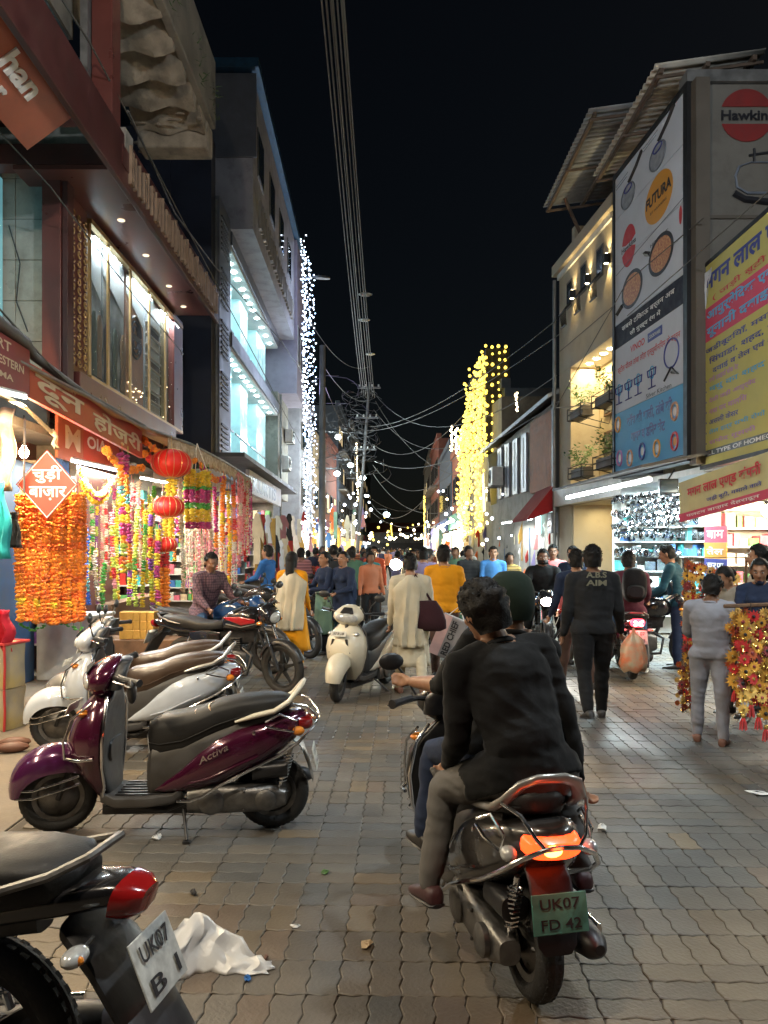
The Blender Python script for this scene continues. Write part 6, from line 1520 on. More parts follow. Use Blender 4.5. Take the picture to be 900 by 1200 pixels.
shop('clothes stall lit white under the dark red awning', FR, 18.5, 22.3, 2.5, M_white_pl, M_white_pl, [PK[4], PK[1], PK[8], PK[3]], depth=1.2, lampE=110, lcol=(.85, 1, 1), ystep=.35)
shop('narrow garment shop beyond the red awning', FR, 22.5, 26.5, 2.7, M_white_pl, M_plaster, PK, depth=1.2, lampE=110, lcol=(1, .9, .7), ystep=.4)
shop('distant lit shop near the yellow fairy lights', FR, 26.7, 31.5, 2.7, M_white_pl, M_plaster, PK, depth=1.2, lampE=140, lcol=(1, .85, .5), ystep=.45)
for k, (px, py, Y) in enumerate(((631, 612, 19.6), (646, 606, 18.9))):
    t = thing('light_box', ('cyan glowing light box sign under the red awning', 'second glowing light box nearest the beige building')[k], 'light box', at(px, py, Y), rad(70)); q = MB(); q.box(-.22, .22, -.04, .04, -.3, .25); q.build('box', mat('lit_cyan_box', (.5, .7, .7), .4, emit=(.6, .95, .95), es=1.6, var=.3, scale=6, nee=False), t, 0, bevel=.01)
tube_lamp('cool tube lamp along the front of the clothes stall', (FR.X(18.8, .5), 18.8, 2.35), (FR.X(22, .5), 22, 2.35), 80, (.9, 1, 1))
# ---------------------------------------------------------------- far street
far_mats = [M_plaster, M_plaster2, M_beige_d, mat('brick_red_render', (.28, .10, .07), .85, var=.2, scale=1, dirt=.5), mat('pale_green_render', (.20, .25, .20), .85, var=.2, scale=1, dirt=.5), mat('ochre_render', (.32, .22, .12), .85, var=.2, scale=1, dirt=.5), mat('slate_render', (.10, .12, .15), .85, var=.2, scale=1, dirt=.4)]
M_lit_shop = [mat('lit_shop_front_'+n, c, .6, emit=e, es=s, var=.5, scale=2.2, nee=False) for n, c, e, s in (('white', (.6, .6, .6), (.85, .95, 1), 1.3), ('warm', (.6, .5, .4), (1, .75, .4), 1.2), ('amber', (.6, .4, .2), (1, .62, .2), .8))]
M_win_lit = mat('lit_far_window', (.5, .4, .2), .5, emit=(1, .75, .4), es=.5, var=.4, scale=3, nee=False)
SGN = [mat('far_sign_'+n, c, .5, var=.2, scale=4) for n, c in (('red', (.4, .04, .04)), ('white', (.5, .5, .5)), ('blue', (.05, .12, .35)), ('green', (.05, .25, .12)), ('yellow', (.5, .38, .05)))]
def far_house(side, label, px0, px1, X0, X1, ztop, m, front=True):
    """house standing between two picture columns px0 (near) and px1 (far) at street-side X0..X1"""
    Ya, Yb = X0*F/(px0-450), X1*F/(px1-450)
    k = (X1-X0)/(Yb-Ya); f = Fac(X0-k*Ya, k, side); t = thing('town_house', label, 'building', (f.X((Ya+Yb)/2), (Ya+Yb)/2, 0)); w = World(t)
    w.box('wall', m, f, Ya+.02, Yb-.05, -5, 0, 0, ztop)
    w.box('parapet', m, f, Ya+.02, Yb-.05, -.2, .12, ztop+.003, ztop+.35)
    n = max(1, int((Yb-Ya)/2.2)); nf = max(1, int((ztop-3.2)/2.9))
    for fl in range(nf):
        z0 = 3.9+fl*2.9
        if fl and side*hash(label) % 2 == 0: w.box('balcony', M_plaster2, f, Ya+.3, Yb-.3, .003, .6, z0-.75, z0-.65); 
        for i in range(n):
            ya = Ya+.5+(Yb-Ya-1)*i/n; wd = (Yb-Ya-1)/n*.6; lit = R.random() < .18
            o = w.box('window', M_brownpil, f, ya, ya+wd, .003, .06, z0, min(z0+1.4, ztop-.2)); w.box('pane', M_win_lit if lit else M_glass_d, f, ya+.1, ya+wd-.1, .061, .07, z0+.1, min(z0+1.3, ztop-.3), par=o)
    w.box('shop_front', R.choice(M_lit_shop), f, Ya+.3, Yb-.3, .003, .05, .3, 2.5)
    w.box('sign_board', R.choice(SGN), f, Ya+.2, Yb-.2, .1, .25, 2.6, 3.3)
    return t, f, Ya, Yb
hs = [(-3.9, -3.6), (-3.6, -3.2), (-3.2, -2.9), (-2.9, -2.5), (-2.5, -2.2)]
far_house(1, 'pale weathered house behind the column of white fairy lights', 351, 366, -4.35, -4.1, 9.2, far_mats[2])
far_house(1, 'ochre house left of the leaning cable pole', 367, 380, -4.05, -3.9, 8.0, far_mats[5])
far_house(1, 'brick red house under the far street lamps on the left', 381, 395, -3.85, -3.6, 8.8, far_mats[3])
far_house(1, 'dim slate coloured house behind the tangled cable pole', 396, 411, -3.5, -3.2, 12.5, far_mats[6])
far_house(1, 'far plaster house just left of the street end', 412, 424, -3.1, -2.9, 13.5, far_mats[0])
far_house(1, 'green tinted house at the far left of the street end', 425, 434, -2.8, -2.5, 14, far_mats[4])
far_house(-1, 'narrow dark house behind the yellow fairy light tower', 592, 570, 4.2, 3.95, 7.2, far_mats[6])
far_house(-1, 'orange red house with lights left of the yellow tower', 556, 530, 3.55, 3.75, 6.4, mat('orange_red_render', (.36, .10, .04), .8, var=.2, dirt=.3))
far_house(-1, 'slate coloured far house beyond the orange red one', 529, 515, 3.75, 3.9, 7.4, far_mats[6])
far_house(-1, 'brick coloured far house right of the street end', 514, 505, 3.9, 4.1, 9.5, far_mats[3])
far_house(-1, 'last plaster house right of the street end', 504, 497, 4.1, 4.6, 10, far_mats[1])
t = thing('end_building', 'long low tiled roof building closing the far end of the street', 'building', (1.5, 118, 0)); q = MB(); q.box(-9, 9, 0, 8, 0, 4.0); q.build('wall', far_mats[1], t, 0)
q = MB(); q.hexa([(-9, -1, 4), (9, -1, 4), (9, 9, 4), (-9, 9, 4), (-9, 3, 5.6), (9, 3, 5.6), (9, 5, 5.6), (-9, 5, 5.6)]); q.build('roof', far_mats[3], t, 0)
q = MB(); q.box(-9, 9, -.1, -.02, .3, 2.4); q.build('shop_front', M_brownpil, t, 0)
# -------- fairy lights
M_fw = mat('white_fairy_bulb', (1, 1, 1), .4, emit=(.72, .84, 1), es=6, nee=False)
M_fw2 = mat('blue_fairy_bulb', (1, 1, 1), .4, emit=(.35, .55, 1), es=7, nee=False)
M_fy = mat('yellow_fairy_bulb', (1, .9, .4), .4, emit=(1, .68, .09), es=2.0, nee=False)
M_fo = mat('warm_fairy_bulb', (1, .9, .7), .4, emit=(1, .78, .45), es=10, nee=False)
def fairy(label, group, top, bot, n, m, r=.05, jit=.1, m2=None, sag=0):
    top = Vector(top); bot = Vector(bot); t = thing('fairy_light_string', label, 'fairy lights', top, 0, group)
    q = MB(); pts = [Vector((0, 0, 0)).lerp(bot-top, i/14)+Vector((R.uniform(-jit, jit), R.uniform(-jit, jit), 0))*.6 for i in range(15)]
    q.tube(pts, .006, 4); q.build('cord', M_wire, t, 40)
    q = MB()
    for i in range(n):
        u = (i+R.uniform(-.3, .3))/n; k = min(max(u, 0), .999)*14; a = pts[int(k)].lerp(pts[min(int(k)+1, 14)], k-int(k)); rr = r*R.uniform(.55, .85)
        q.ell(a+Vector((R.uniform(-jit, jit), R.uniform(-jit, jit), 0)), (rr, rr, rr), 5, 4, mi=1 if (m2 and R.random() < .3) else 0)
    o = q.build('bulbs', [m, m2] if m2 else m, t, 60); o['kind'] = 'stuff'
    return t
for i in range(11):
    a = i/10; X = -3.42+.38*a; Yc = 32.5+1.3*math.sin(a*PI)*-1+a*.6
    zt_ = 14.6 if i < 3 else 13.8-.5*abs(a-.3)
    fairy('column of white fairy lights falling from the tall corner', 'white fairy light strings on the left', (X, Yc, zt_), (X+.1, Yc, 1.9), 54, M_fw, .045, .085, M_fw2)
lamp('AREA', (-2.7, 31.8, 7.5), 120, (.6, .72, 1), .5, sy=10, rot=(rad(90), 0, rad(180)), name='fairy_column_light')
for i in range(4):
    X = 3.58+.23*i; fairy('sparse yellow fairy light string on the dark face of the tower', 'sparse yellow strings', (X, 27.0, 8.75), (X+.02, 27.0, 2.6 if i < 2 else 4.2), 18, M_fy, .08, .02)
for i in range(22):
    u = i/21; Yc = 27.0+5.6*u; X = 3.50-.27*u; top = 8.6-1.5*u if u < .6 else 7.0-1.8*(u-.6)
    fairy('dense yellow fairy light string on the bright tower face', 'dense yellow strings', (X, Yc, top+R.uniform(-.2, .3)), (X+.05, Yc, 1.9+.3*R.random()), 46, M_fy, .085, .15)
lamp('AREA', (2.9, 28, 4.6), 90, (1, .78, .2), 1.5, sy=5, rot=(rad(90), 0, rad(-100)), name='fairy_tower_light')
tw = thing('light_tower', 'dark tower facade draped in yellow fairy lights', 'tower', (3.9, 27.1, 0)); q = MB(); q.box(-.3, .55, .05, 5.6, 2.9, 8.7); q.build('core', M_iron, tw, 0)
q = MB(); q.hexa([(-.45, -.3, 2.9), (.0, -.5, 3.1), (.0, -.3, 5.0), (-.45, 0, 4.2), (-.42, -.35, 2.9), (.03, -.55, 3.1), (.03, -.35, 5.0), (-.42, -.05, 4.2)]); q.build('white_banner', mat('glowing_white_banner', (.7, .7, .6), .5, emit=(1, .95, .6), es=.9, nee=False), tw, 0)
t = thing('hanging_banner', 'pale blue and yellow banner hanging crooked beside the yellow tower', 'banner', at(588, 560, 25)); q = MB(); q.hexa([(-.35, 0, -.9), (.45, 0, -.6), (.25, 0, 1.0), (-.45, 0, .75), (-.35, .03, -.9), (.45, .03, -.6), (.25, .03, 1.0), (-.45, .03, .75)]); q.build('cloth', mat('pale_banner', (.4, .44, .42), .6, col2=(.6, .48, .12), scale=1.4), t, 0)
for px, a, b, nm in ((522, 492, 530, 'cluster of warm lights on the orange red house'),):
    for i in range(3): fairy('warm light string on the orange red house', 'warm strings on the orange red house', at(530+i*5, 500+i*2, 33), at(528+i*5, 530+i*4, 33), 14, M_fo, .07, .05)
for px, y0, y1, Y, m, nm in ((497, 582, 640, 62, M_fy, 'bright yellow vertical light strip far down the street'), (605, 460, 485, 24, M_fo, 'short string of warm bulbs on the grey roof edge'), (458, 615, 628, 75, M_fy, 'short yellow light strip near the street end'), (418, 520, 590, 40, M_fo, 'warm light string down the leaning pole')):
    fairy(nm, None, at(px, y0, Y), at(px+1, y1, Y), int((y1-y0)*1.0 if Y > 50 else 9 if px == 605 else 26), m, .1 if Y > 50 else .05, .03)
# -------- poles, street lamps and cables
def pole(label, a, b, r0, r1, cat='pole', m=M_steel): 
    t = thing('street_pole', label, cat, a); d = Vector(b)-Vector(a); q = MB(); q.tube([(0, 0, 0), d*.5, d], [r0, (r0+r1)/2, r1], 12); q.build('shaft', m, t, 60)
    return t, d
M_pole = mat('grey_pole', (.10, .10, .105), .7, .2, var=.25, scale=3, dirt=.4)
p1, d1 = pole('upright dark pole beside the white fairy light column', (-2.75, 34, 0), (-2.72, 34, 10.6), .16, .13, m=M_pole)
p2, d2 = pole('leaning pole at the end of the overhead cable bundle', at(418, 655, 40), at(433, 448, 40), .10, .07, m=M_pole)
for z in (.62, .8, .97):
    q = MB(); q.box(-.6, .6, -.05, .05, -.04, .04); o = q.build('cross_arm', M_pole, p2, 0); o.location = d2*z
    for k in range(4): q = MB(); q.lathe([(.03, 0), (.05, .03), (.03, .06), (.05, .09), (.02, .13)], n=8); i_ = q.build('insulator', M_white_pl, p2); i_.location = d2*z+Vector((-.5+k*.33, 0, .04))
for k in range(44):                       # tangle of loose cables round the poles
    c = at(R.uniform(385, 438), R.uniform(455, 560), R.uniform(34, 41)); pts = []
    a0 = R.uniform(0, 6); rr = R.uniform(.25, .9)
    for i in range(14): a = a0+i/13*R.uniform(3.5, 6.2); pts.append(c+Vector((rr*math.cos(a)*1.3, .2*math.sin(a*2), rr*math.sin(a)*.8)))
    tag(MB().tube(pts, .011, 4).build('cable_loop', M_wire, None, 60), 'tangled loop of cable near the leaning pole', 'cable', 'tangled cable loops')
def street_lamp(label, base, h, arm, lit=True, m=None):  # post and head shared by the added fill lamps out of view
    t = thing('street_lamp', label, 'street lamp', base); q = MB(); q.tube([(0, 0, 0), (0, 0, h*.9), (arm*.3, 0, h), (arm, 0, h+.1)], [.06, .05, .035, .03], 10); q.build('post', M_pole, t, 60)
    q = MB(); q.loft([[(arm+x, y, h+.1+z) for y, z in ((-w, -.03), (w, -.03), (w*.7, .04), (-w*.7, .04))] for x, w in ((-.1, .05), (.1, .11), (.45, .1), (.5, .05))]); hd = q.build('lamp_head', M_greyclad, t, 30)
    q = MB(); q.box(arm+.05, arm+.43, -.08, .08, h+.055, h+.069); q.build('lens', mat('fill_lamp_lens', (1, 1, 1), .4, emit=(.82, 1, .95), es=40, nee=False) if lit else M_glass_d, t, 0)
    return t
# unlit lamp head sticking out of the white column
t = thing('street_lamp', 'unlit lamp head sticking out beside the white fairy light column', 'street lamp', (-3.3, 32, 12.9)); q = MB(); q.tube([(0, 0, 0), (.5, 0, .05)], .03, 6); q.build('arm', M_steel, t); q = MB(); q.loft([[(x, y, z-.05*x) for y, z in ((-w, .0), (w, .0), (w*.7, .1), (-w*.7, .1))] for x, w in ((.45, .06), (.6, .14), (.95, .12), (1.05, .05))]); q.build('lamp_head', M_steel, t, 30)
for px, py, Y, lab, e in ((396, 512, 38, 'lit street lamp above the left shops', 60), (395, 555, 36, 'lower lit lamp over the left shop fronts', 50), (425, 560, 55, 'pair lamp farther along the left row', 40), (421, 567, 58, 'second pair lamp slightly lower on the left row', 30), (453, 603, 80, 'small round street lamp near the street end', 30), (411, 545, 44, 'bright lamp cluster on the leaning pole', 60)):
    t = thing('street_lamp', lab, 'street lamp', at(px, py, Y)); r_ = .0042*Y; q = MB(); q.ell((0, 0, 0), (r_, r_, r_*.75), 14, 8); q.build('lens', mat('lit_street_globe', (1, 1, 1), .4, emit=(.80, .98, 1), es=16, nee=False), t)
    q = MB(); q.tube([(0, 0, r_*.7), (0, 0, r_*1.6), (-1.0, 0, r_*1.8)], .03, 6); q.build('arm', M_pole, t); lamp('POINT', (0, 0, -r_*1.2), e*7, (.8, .97, 1), r_, parent=t)
# strings of small festival bulbs far down the street
for k in range(80):
    px = R.uniform(432, 528); py = 630+R.gauss(0, 8)-abs(px-470)*.12; Y = R.uniform(50, 100); t = MB(); rr = R.uniform(.0008, .0018)*Y; c = at(px, py, Y)
    t.ell((0, 0, 0), (rr, rr, rr), 8, 6); o = t.build('festival_bulb', (M_fo, M_fw, M_fo, M_fy)[k % 4], None, 60); o.location = c; tag(o, 'tiny round lamp glowing over the far crowd', 'lamp', 'far festival lamps')
for k in range(80):
    left = k % 2; px = R.uniform(372, 436) if left else R.uniform(510, 600); py = R.uniform(575, 640); Y = R.uniform(36, 60) if left else R.uniform(24, 36)
    if not left and px > 545: Y = R.uniform(22, 26)
    rr = R.uniform(.03, .07)*(Y/30); o = MB().ell((0, 0, 0), (rr, rr, rr), 8, 6).build('shop_bulb', (M_fo, M_fw, M_fw)[k % 3], None, 60); o.location = at(px, py, Y); tag(o, 'small bright bulb hanging over a far shop front on the '+('left' if left else 'right'), 'light bulb', 'far shop bulbs on the '+('left' if left else 'right'))
def cable(label, pts, r=.012, group=None, sag=0, cat='cable'):
    a, b = Vector(pts[0]), Vector(pts[-1])
    if len(pts) == 2: pts = [a.lerp(b, i/20)-Vector((0, 0, sag*4*(i/20)*(1-i/20))) for i in range(21)]
    return tag(MB().tube(pts, r, 5).build('cable', M_wire_l, None, 60), label, cat, group)
M_wire_l = mat('overhead_cable', (.10, .095, .085), .6, var=.1)
end = at(432, 462, 40)
for i in range(7):
    a = Vector((-.74+.045*i, 9.0, 8.15+.12*(i % 3)-.02*i)); bk = Vector((-.8+.05*i, -12, 8.5)); e = end+Vector((-.35+.11*i, 0, -.1*(i % 4)))
    pts = [bk, a]+[a.lerp(e, j/12)-Vector((0, 0, .35*4*(j/12)*(1-j/12))) for j in range(1, 13)]
    cable('overhead cable of the bundle running to the leaning pole', pts, .011+.003*(i % 2), 'overhead cable bundle')
for i, (px, py, Y) in enumerate(((428, 345, 21), (427, 375, 25), (434, 415, 31))):
    tag(MB().ell((0, 0, 0), (.2, .1, .05), 8, 5).build('cable_joint', M_white_pl, None), ('pale joint box on the overhead cables, topmost', 'pale joint box on the overhead cables, middle', 'pale joint box on the overhead cables, lowest')[i], 'joint box').location = at(px, py, Y)
CR = [((433, 500, 40), (652, 375, 18), .6), ((433, 505, 40), (655, 392, 18), .5), ((438, 540, 42), (655, 470, 18), .9), ((440, 470, 40), (545, 560, 30), .8), ((438, 480, 40), (540, 520, 32), .9), ((360, 370, 33), (432, 430, 40), .8), ((435, 590, 60), (552, 500, 30), 2.2), ((436, 585, 55), (520, 575, 60), 1.2),
      ((436, 520, 40), (556, 470, 30), 1.2), ((434, 455, 40), (652, 440, 18.3), 1.6), ((360, 560, 33), (430, 640, 50), .5), ((437, 545, 45), (540, 545, 33), 1.3), ((437, 555, 45), (545, 590, 33), 1.2), ((380, 430, 34), (434, 470, 40), .5), ((380, 450, 34), (430, 520, 40), .7), ((436, 600, 60), (530, 600, 40), 1.0)]
for i, (a, b, s) in enumerate(CR): cable('thin cable crossing the night sky over the street', [at(*a), at(*b)], .013, 'thin cables crossing the street', s)
# cables sweeping along the left facades
cable('long cable sweeping down past the crumbling ledge', [at(60, -20, 7.5), at(105, 50, 9), at(150, 135, 10), at(215, 260, 14), at(300, 420, 22), at(352, 520, 30)], .012)
cable('second thin cable in front of the gold framed windows', [at(-20, 340, 7), at(60, 430, 8), at(105, 470, 9.5)], .01)
cable('cable hanging across the blue lit building', [at(150, 130, 9.8), at(205, 250, 14), at(250, 310, 19), at(330, 400, 28), at(356, 440, 33)], .016)
cable('thin cable from the orange sign across the tile wall', [at(-5, 150, 8.3), at(60, 220, 9.4), at(105, 280, 10), at(160, 350, 11), at(215, 415, 15)], .009)
cable('cable crossing the planters of the beige building', [at(650, 478, 17), at(738, 462, 13.8)], .01, sag=.05)
cable('thin cable crossing the tall billboard', [at(650, 480, 17), at(735, 330, 13), at(825, 255, 10.8)], .008)
cable('lower thin cable crossing the tall billboard', [at(735, 370, 13), at(900, 225, 9)], .008)

for i, (X_, Ya, Yb, sd) in enumerate(((-3.6, 33, 36, 1), (-3.2, 39, 43, 1), (-2.6, 47, 52, 1), (2.8, 31, 34, -1), (2.9, 37, 41, -1), (3.2, 46, 51, -1), (3.6, 56, 62, -1), (-2.0, 56, 62, 1))):  # tubes put in to brighten the far shops and crowd
    tube_lamp('added far fill tube on the %s, %s along the street' % ('left' if sd > 0 else 'right', ('nearest', 'second', 'third', 'nearest', 'second', 'third', 'farthest', 'farthest')[i]), (X_, Ya, 2.75), (X_, Yb, 2.75), 320, ((.85, .97, 1), (1, .85, .6))[i % 2], r=.05)
# ---------------------------------------------------------------- garlands, lanterns and goods of the left shop
def petal(name, c, v=.3): return mat('petal_'+name, c, .75, var=v, scale=30, sheen=.3)
FLW = {'o': petal('orange', (.86, .27, .015)), 'y': petal('yellow', (.75, .52, .02)), 'r': petal('red', (.55, .02, .02)), 'm': petal('magenta', (.42, .03, .16)), 'g': petal('green', (.06, .30, .04)), 'w': petal('white', (.70, .62, .50)),
       'p': petal('pink', (.72, .26, .28)), 'b': petal('blue', (.03, .13, .60)), 'c': petal('cream', (.62, .48, .32)), 'l': petal('lime', (.45, .55, .08)), 'v': petal('violet', (.22, .05, .30)), 't': petal('teal', (.10, .35, .38)), 'd': petal('deep_orange', (.80, .17, .01))}
def rosette(q, c, r, ax, mi=0, n=7, h=.6):
    """a puffy ruffled paper flower"""
    ax = Vector(ax).normalized(); a = ax.orthogonal().normalized(); b = ax.cross(a); c = Vector(c); ph = R.uniform(0, 6); m = 2*n
    vs = [c+ax*r*h*.75]
    for z, rr0 in ((.55, .62), (.12, 1.0), (-.35, .8)):
        for k in range(m):
            t_ = ph+PI*k/n+z; rr = r*rr0*(1.0 if k % 2 == 0 else .74)*R.uniform(.9, 1.1); vs.append(c+(a*math.cos(t_)+b*math.sin(t_))*rr+ax*r*h*(z+(.16 if k % 2 else -.1)))
    vs.append(c-ax*r*h*.5)
    fs = [(0, 1+k, 1+(k+1) % m) for k in range(m)]
    for i in range(2): fs += [(1+i*m+k, 1+(i+1)*m+k, 1+(i+1)*m+(k+1) % m, 1+i*m+(k+1) % m) for k in range(m)]
    fs += [(1+2*m+(k+1) % m, 1+2*m+k, 3*m+1) for k in range(m)]
    q.add(vs, fs, mi)
def garland(label, top, length, pattern, r=.035, step=None, group=None, name='flower_garland', sway=.02, n=8, cord=True, par=None):
    """one string of paper flowers hanging from top; pattern: colour letters shared out along its length"""
    q = MB(); step = step or r*.95; n = 7 if r > .05 else 6; k = int(length/step); sd = R.uniform(0, 30); top = Vector(top); keys = sorted(set(pattern))
    for i in range(k):
        u = i/k; c = Vector((sway*math.sin(u*4+sd), sway*math.cos(u*3+sd), -step*(i+.5))); ax = (R.uniform(-.35, .6), R.uniform(-.8, .1), -1)
        rosette(q, c, r*R.uniform(.85, 1.12), ax, keys.index(pattern[min(int(u*len(pattern)), len(pattern)-1)]), n)
    if cord: q.tube([(0, 0, .12), (0, 0, 0), (sway*math.sin(2+sd), 0, -length*.5)], .004, 4)
    o = q.build(name, [FLW[x] for x in keys], par, 0); o.location = top
    if label: tag(o, label, 'garland', group)
    return o
def tassel_strings(label, top, length, col, w=.12, n=9, group=None, name='tinsel_strings', ends='y'):
    q = MB(); t_ = Vector(top)
    for i in range(n):
        a = 2*PI*i/n; x, y = w*math.cos(a)*R.uniform(.5, 1), w*math.sin(a)*R.uniform(.5, 1); L = length*R.uniform(.85, 1.0)
        q.tube([(0, 0, .12), (x, y, 0), (x*1.1+.01*math.sin(i), y*1.1, -L*.5), (x*1.05, y*1.05, -L)], .008, 4, mi=0)
        for j in range(int(L/.07)):
            if R.random() < .8: q.ell((x*1.1, y*1.1, -.05-j*.07), (.016, .016, .02), 6, 4, mi=R.choice((0, 0, 1)))
        rosette(q, (x, y, -L), .028, (0, 0, -1), 1, 6)
    o = q.build(name, [FLW[col], FLW[ends]], None, 30); o.location = t_
    return tag(o, label, 'hanging strings', group)
# sixteen strings of marigolds in front of the counter
for i in range(24):
    u = i/23; px = 24+72*u; Y = 8.45+.55*u; row = i % 2; top = at(px, 578, Y+.06*row); bot = at(px, 734-10*abs(u-.6)-(6 if row else 0), Y+.06*row)
    garland('orange paper marigold string in the panel below the diamond sign', top, top.z-bot.z, 'ooddoodooododood' if i % 3 else 'odoooodoodoooyoo', .062, .044, 'orange marigold strings', 'marigold_string', .012, 9)
# green trimming along the panel foot
for i in range(9): garland('short green leaf tuft at the foot of the orange marigold panel', at(26+8.6*i, 731+4*math.sin(i), 8.6+.05*i), .05, 'g', .03, .025, 'green leaf tufts', 'leaf_tuft')
G2 = [((143, 530, 10.3), 1.66, 'modtymymoldy', .062, 'thick garland in bands of pink orange blue and yellow beside the inner red sign'),
      ((150, 533, 10.5), 1.60, 'mmootyymmool', .05, 'thinner banded pink and orange garland right of the thick one'),
      ((122, 660, 10.6), .68, 'gglgg', .045, 'leafy green garland low behind the white scooter'),
      ((103, 628, 10.4), .95, 'bbbtb', .040, 'bright blue paper garland beside the orange marigold panel'),
      ((113, 645, 10.8), .75, 'wwcww', .04, 'short white garland between the blue and green ones'),
      ((133, 600, 10.9), 1.25, 'plrplrpl', .042, 'pink and lime garland left of the lime garland row'),
      ((160, 595, 11.0), 1.45, 'llylgyll', .045, 'lime and yellow garland left of the three red lanterns'),
      ((169, 598, 11.2), 1.45, 'ygllgyly', .045, 'second lime garland with darker green bands'),
      ((178, 590, 11.4), 1.60, 'yvyryvylyv', .048, 'yellow and violet garland just left of the lanterns'),
      ((186, 620, 11.3), 1.25, 'ymymymy', .05, 'yellow and magenta ball garland beside the lowest lantern'),
      ((213, 560, 12.2), 1.85, 'cwccwcc', .045, 'cream garland right of the three red lanterns'),
      ((246, 600, 13.2), 1.4, 'pcpwpc', .045, 'pink and cream garland under the canopy corner'),
      ((252, 570, 13.6), 1.9, 'mrmoprm', .05, 'magenta and red garland hanging mid canopy'),
      ((262, 560, 14.2), 2.2, 'oodyoooyoo', .06, 'large orange garland in the middle of the canopy'),
      ((268, 575, 14.5), 1.9, 'yyoyyoy', .05, 'yellow and orange garland beside the large orange one'),
      ((274, 568, 15.2), 1.6, 'roprowp', .05, 'red pink and white garland past the canopy middle'),
      ((281, 572, 16.2), 1.7, 'pwppwp', .05, 'pink and white garland near the canopy end'),
      ((287, 576, 17.3), 1.6, 'rprmr', .045, 'dark red garland at the far end of the canopy')]
GX = [('lyly', 'lime and yellow'), ('wpwp', 'white and pink'), ('oyoy', 'orange and yellow'), ('gcgc', 'green and cream'), ('rwrw', 'red and white'), ('mcmy', 'magenta and cream'), ('vyvl', 'violet and lime'), ('ccpc', 'cream')]
WHERE = ['behind the marigold panel', 'left of the lanterns', 'behind the lanterns', 'right of the lanterns', 'under the canopy corner', 'in the far half of the canopy']
for i in range(42):
    u = i/41; px = 104+184*u+R.uniform(-2, 2); Y = 10.7+6.6*max(0, (px-150)/140)**1.5*(1 if px > 150 else 0)+.5+R.uniform(0, .5); pat, nm = GX[(i*3) % 8]; py = R.uniform(562, 585)+(R.uniform(0, 60) if i % 3 == 0 else 0)
    G2.append(((px, py, Y), R.uniform(.8, 1.9)*(1 if py < 590 else .7), pat*3, R.uniform(.032, .05), '%s paper garland %s' % (nm, WHERE[min(5, int(u*6))])))
for (px, py, Y), L, pat, r, lab in G2: garland(lab, at(px, py, Y), L, pat, r, r*.9)
for i, (px, py, Y, L, c, w_, e, lab) in enumerate([(230, 628, 12.7, .95, 'c', .16, 'p', 'cluster of cream strings with pink tips under the yellow and green garlands'), (222, 560, 12.9, 1.5, 'w', .08, 'c', 'long white string cluster behind the canopy corner'),
        (238, 612, 13.4, 1.2, 'p', .12, 'w', 'pink string cluster left of the orange garland'), (256, 640, 13.9, .9, 'c', .14, 'm', 'cream strings ending in magenta tips'), (272, 640, 15.4, 1.0, 'w', .14, 'p', 'white and pink strings beyond the orange garland'), (279, 560, 16.4, 1.7, 'p', .14, 'r', 'tall pink strings near the canopy end'),
        (286, 562, 17.4, 1.8, 'c', .14, 'r', 'tall pale strings beside the last garland'), (291, 566, 18.3, 1.7, 'm', .1, 'w', 'maroon strings at the white pillar'), (246, 700, 13.2, .3, 'o', .1, 'y', 'short orange tassels behind the seated man in plaid')]):
    tassel_strings(lab, at(px, py, Y), L, c, w_, 10, ends=e)
# striped cylinder of garlands at the canopy corner
for i in range(7):
    a = 2*PI*i/7; c = at(232, 552, 12.5)+Vector((.17*math.cos(a), .17*math.sin(a), 0)); garland('strand of the striped yellow green and maroon garland bunch at the canopy corner', c, .98, 'yyygmmmgyyymm', .062, .052, 'striped bunch at the canopy corner', sway=.01)
for i in range(3): tag(MB().tube([at(232, 552, 12.5)+Vector((.15*math.cos(i*2.1), .15*math.sin(i*2.1), 0)), at(231, 520, 12.5)], .008, 4).build('white_cord', FLW['w'], None), 'white cord holding the striped garland bunch', 'cord', 'white cords of the striped bunch')
# garland swags under the canopy edge
for i, (x0, y0, Ya, x1, y1, Yb, pat, lab) in enumerate([(125, 528, 9.9, 166, 548, 11.4, 'oooo', 'orange swag looped below the long red sign'), (168, 515, 11.3, 228, 540, 12.3, 'oodo', 'orange flower swag above the topmost lantern'), (170, 532, 11.5, 222, 552, 12.4, 'pror', 'pink and red swag behind the topmost lantern'), (236, 545, 12.7, 262, 560, 14.1, 'odmo', 'orange swag right of the canopy corner'), (95, 552, 10.1, 131, 560, 10.9, 'yyly', 'yellow crescent swag in front of the bright tube lamp'), (96, 556, 10.15, 131, 563, 10.95, 'mrmr', 'dark pink crescent swag under the yellow one'), (95, 563, 10.2, 132, 566, 11, 'yyyy', 'second yellow swag low over the counter')]):
    a, b = at(x0, y0, Ya), at(x1, y1, Yb); q = MB(); n = 24; keys = sorted(set(pat)); sag = .28 if i >= 4 else .12
    for k in range(n):
        u = k/(n-1); rosette(q, a.lerp(b, u)-a-Vector((0, 0, sag*4*u*(1-u))), R.uniform(.05, .075) if i < 4 else .05, (R.uniform(-1, 1), R.uniform(-1, 0), R.uniform(-.5, .5)), keys.index(R.choice(pat)), 8)
    o = q.build('flower_swag', [FLW[x] for x in keys], None, 0); o.location = a; tag(o, lab, 'garland')
M_lan = mat('red_lantern_silk', (.55, .015, .01), .55, var=.1, scale=4, emit=(1, .03, .01), es=.06, nee=False)
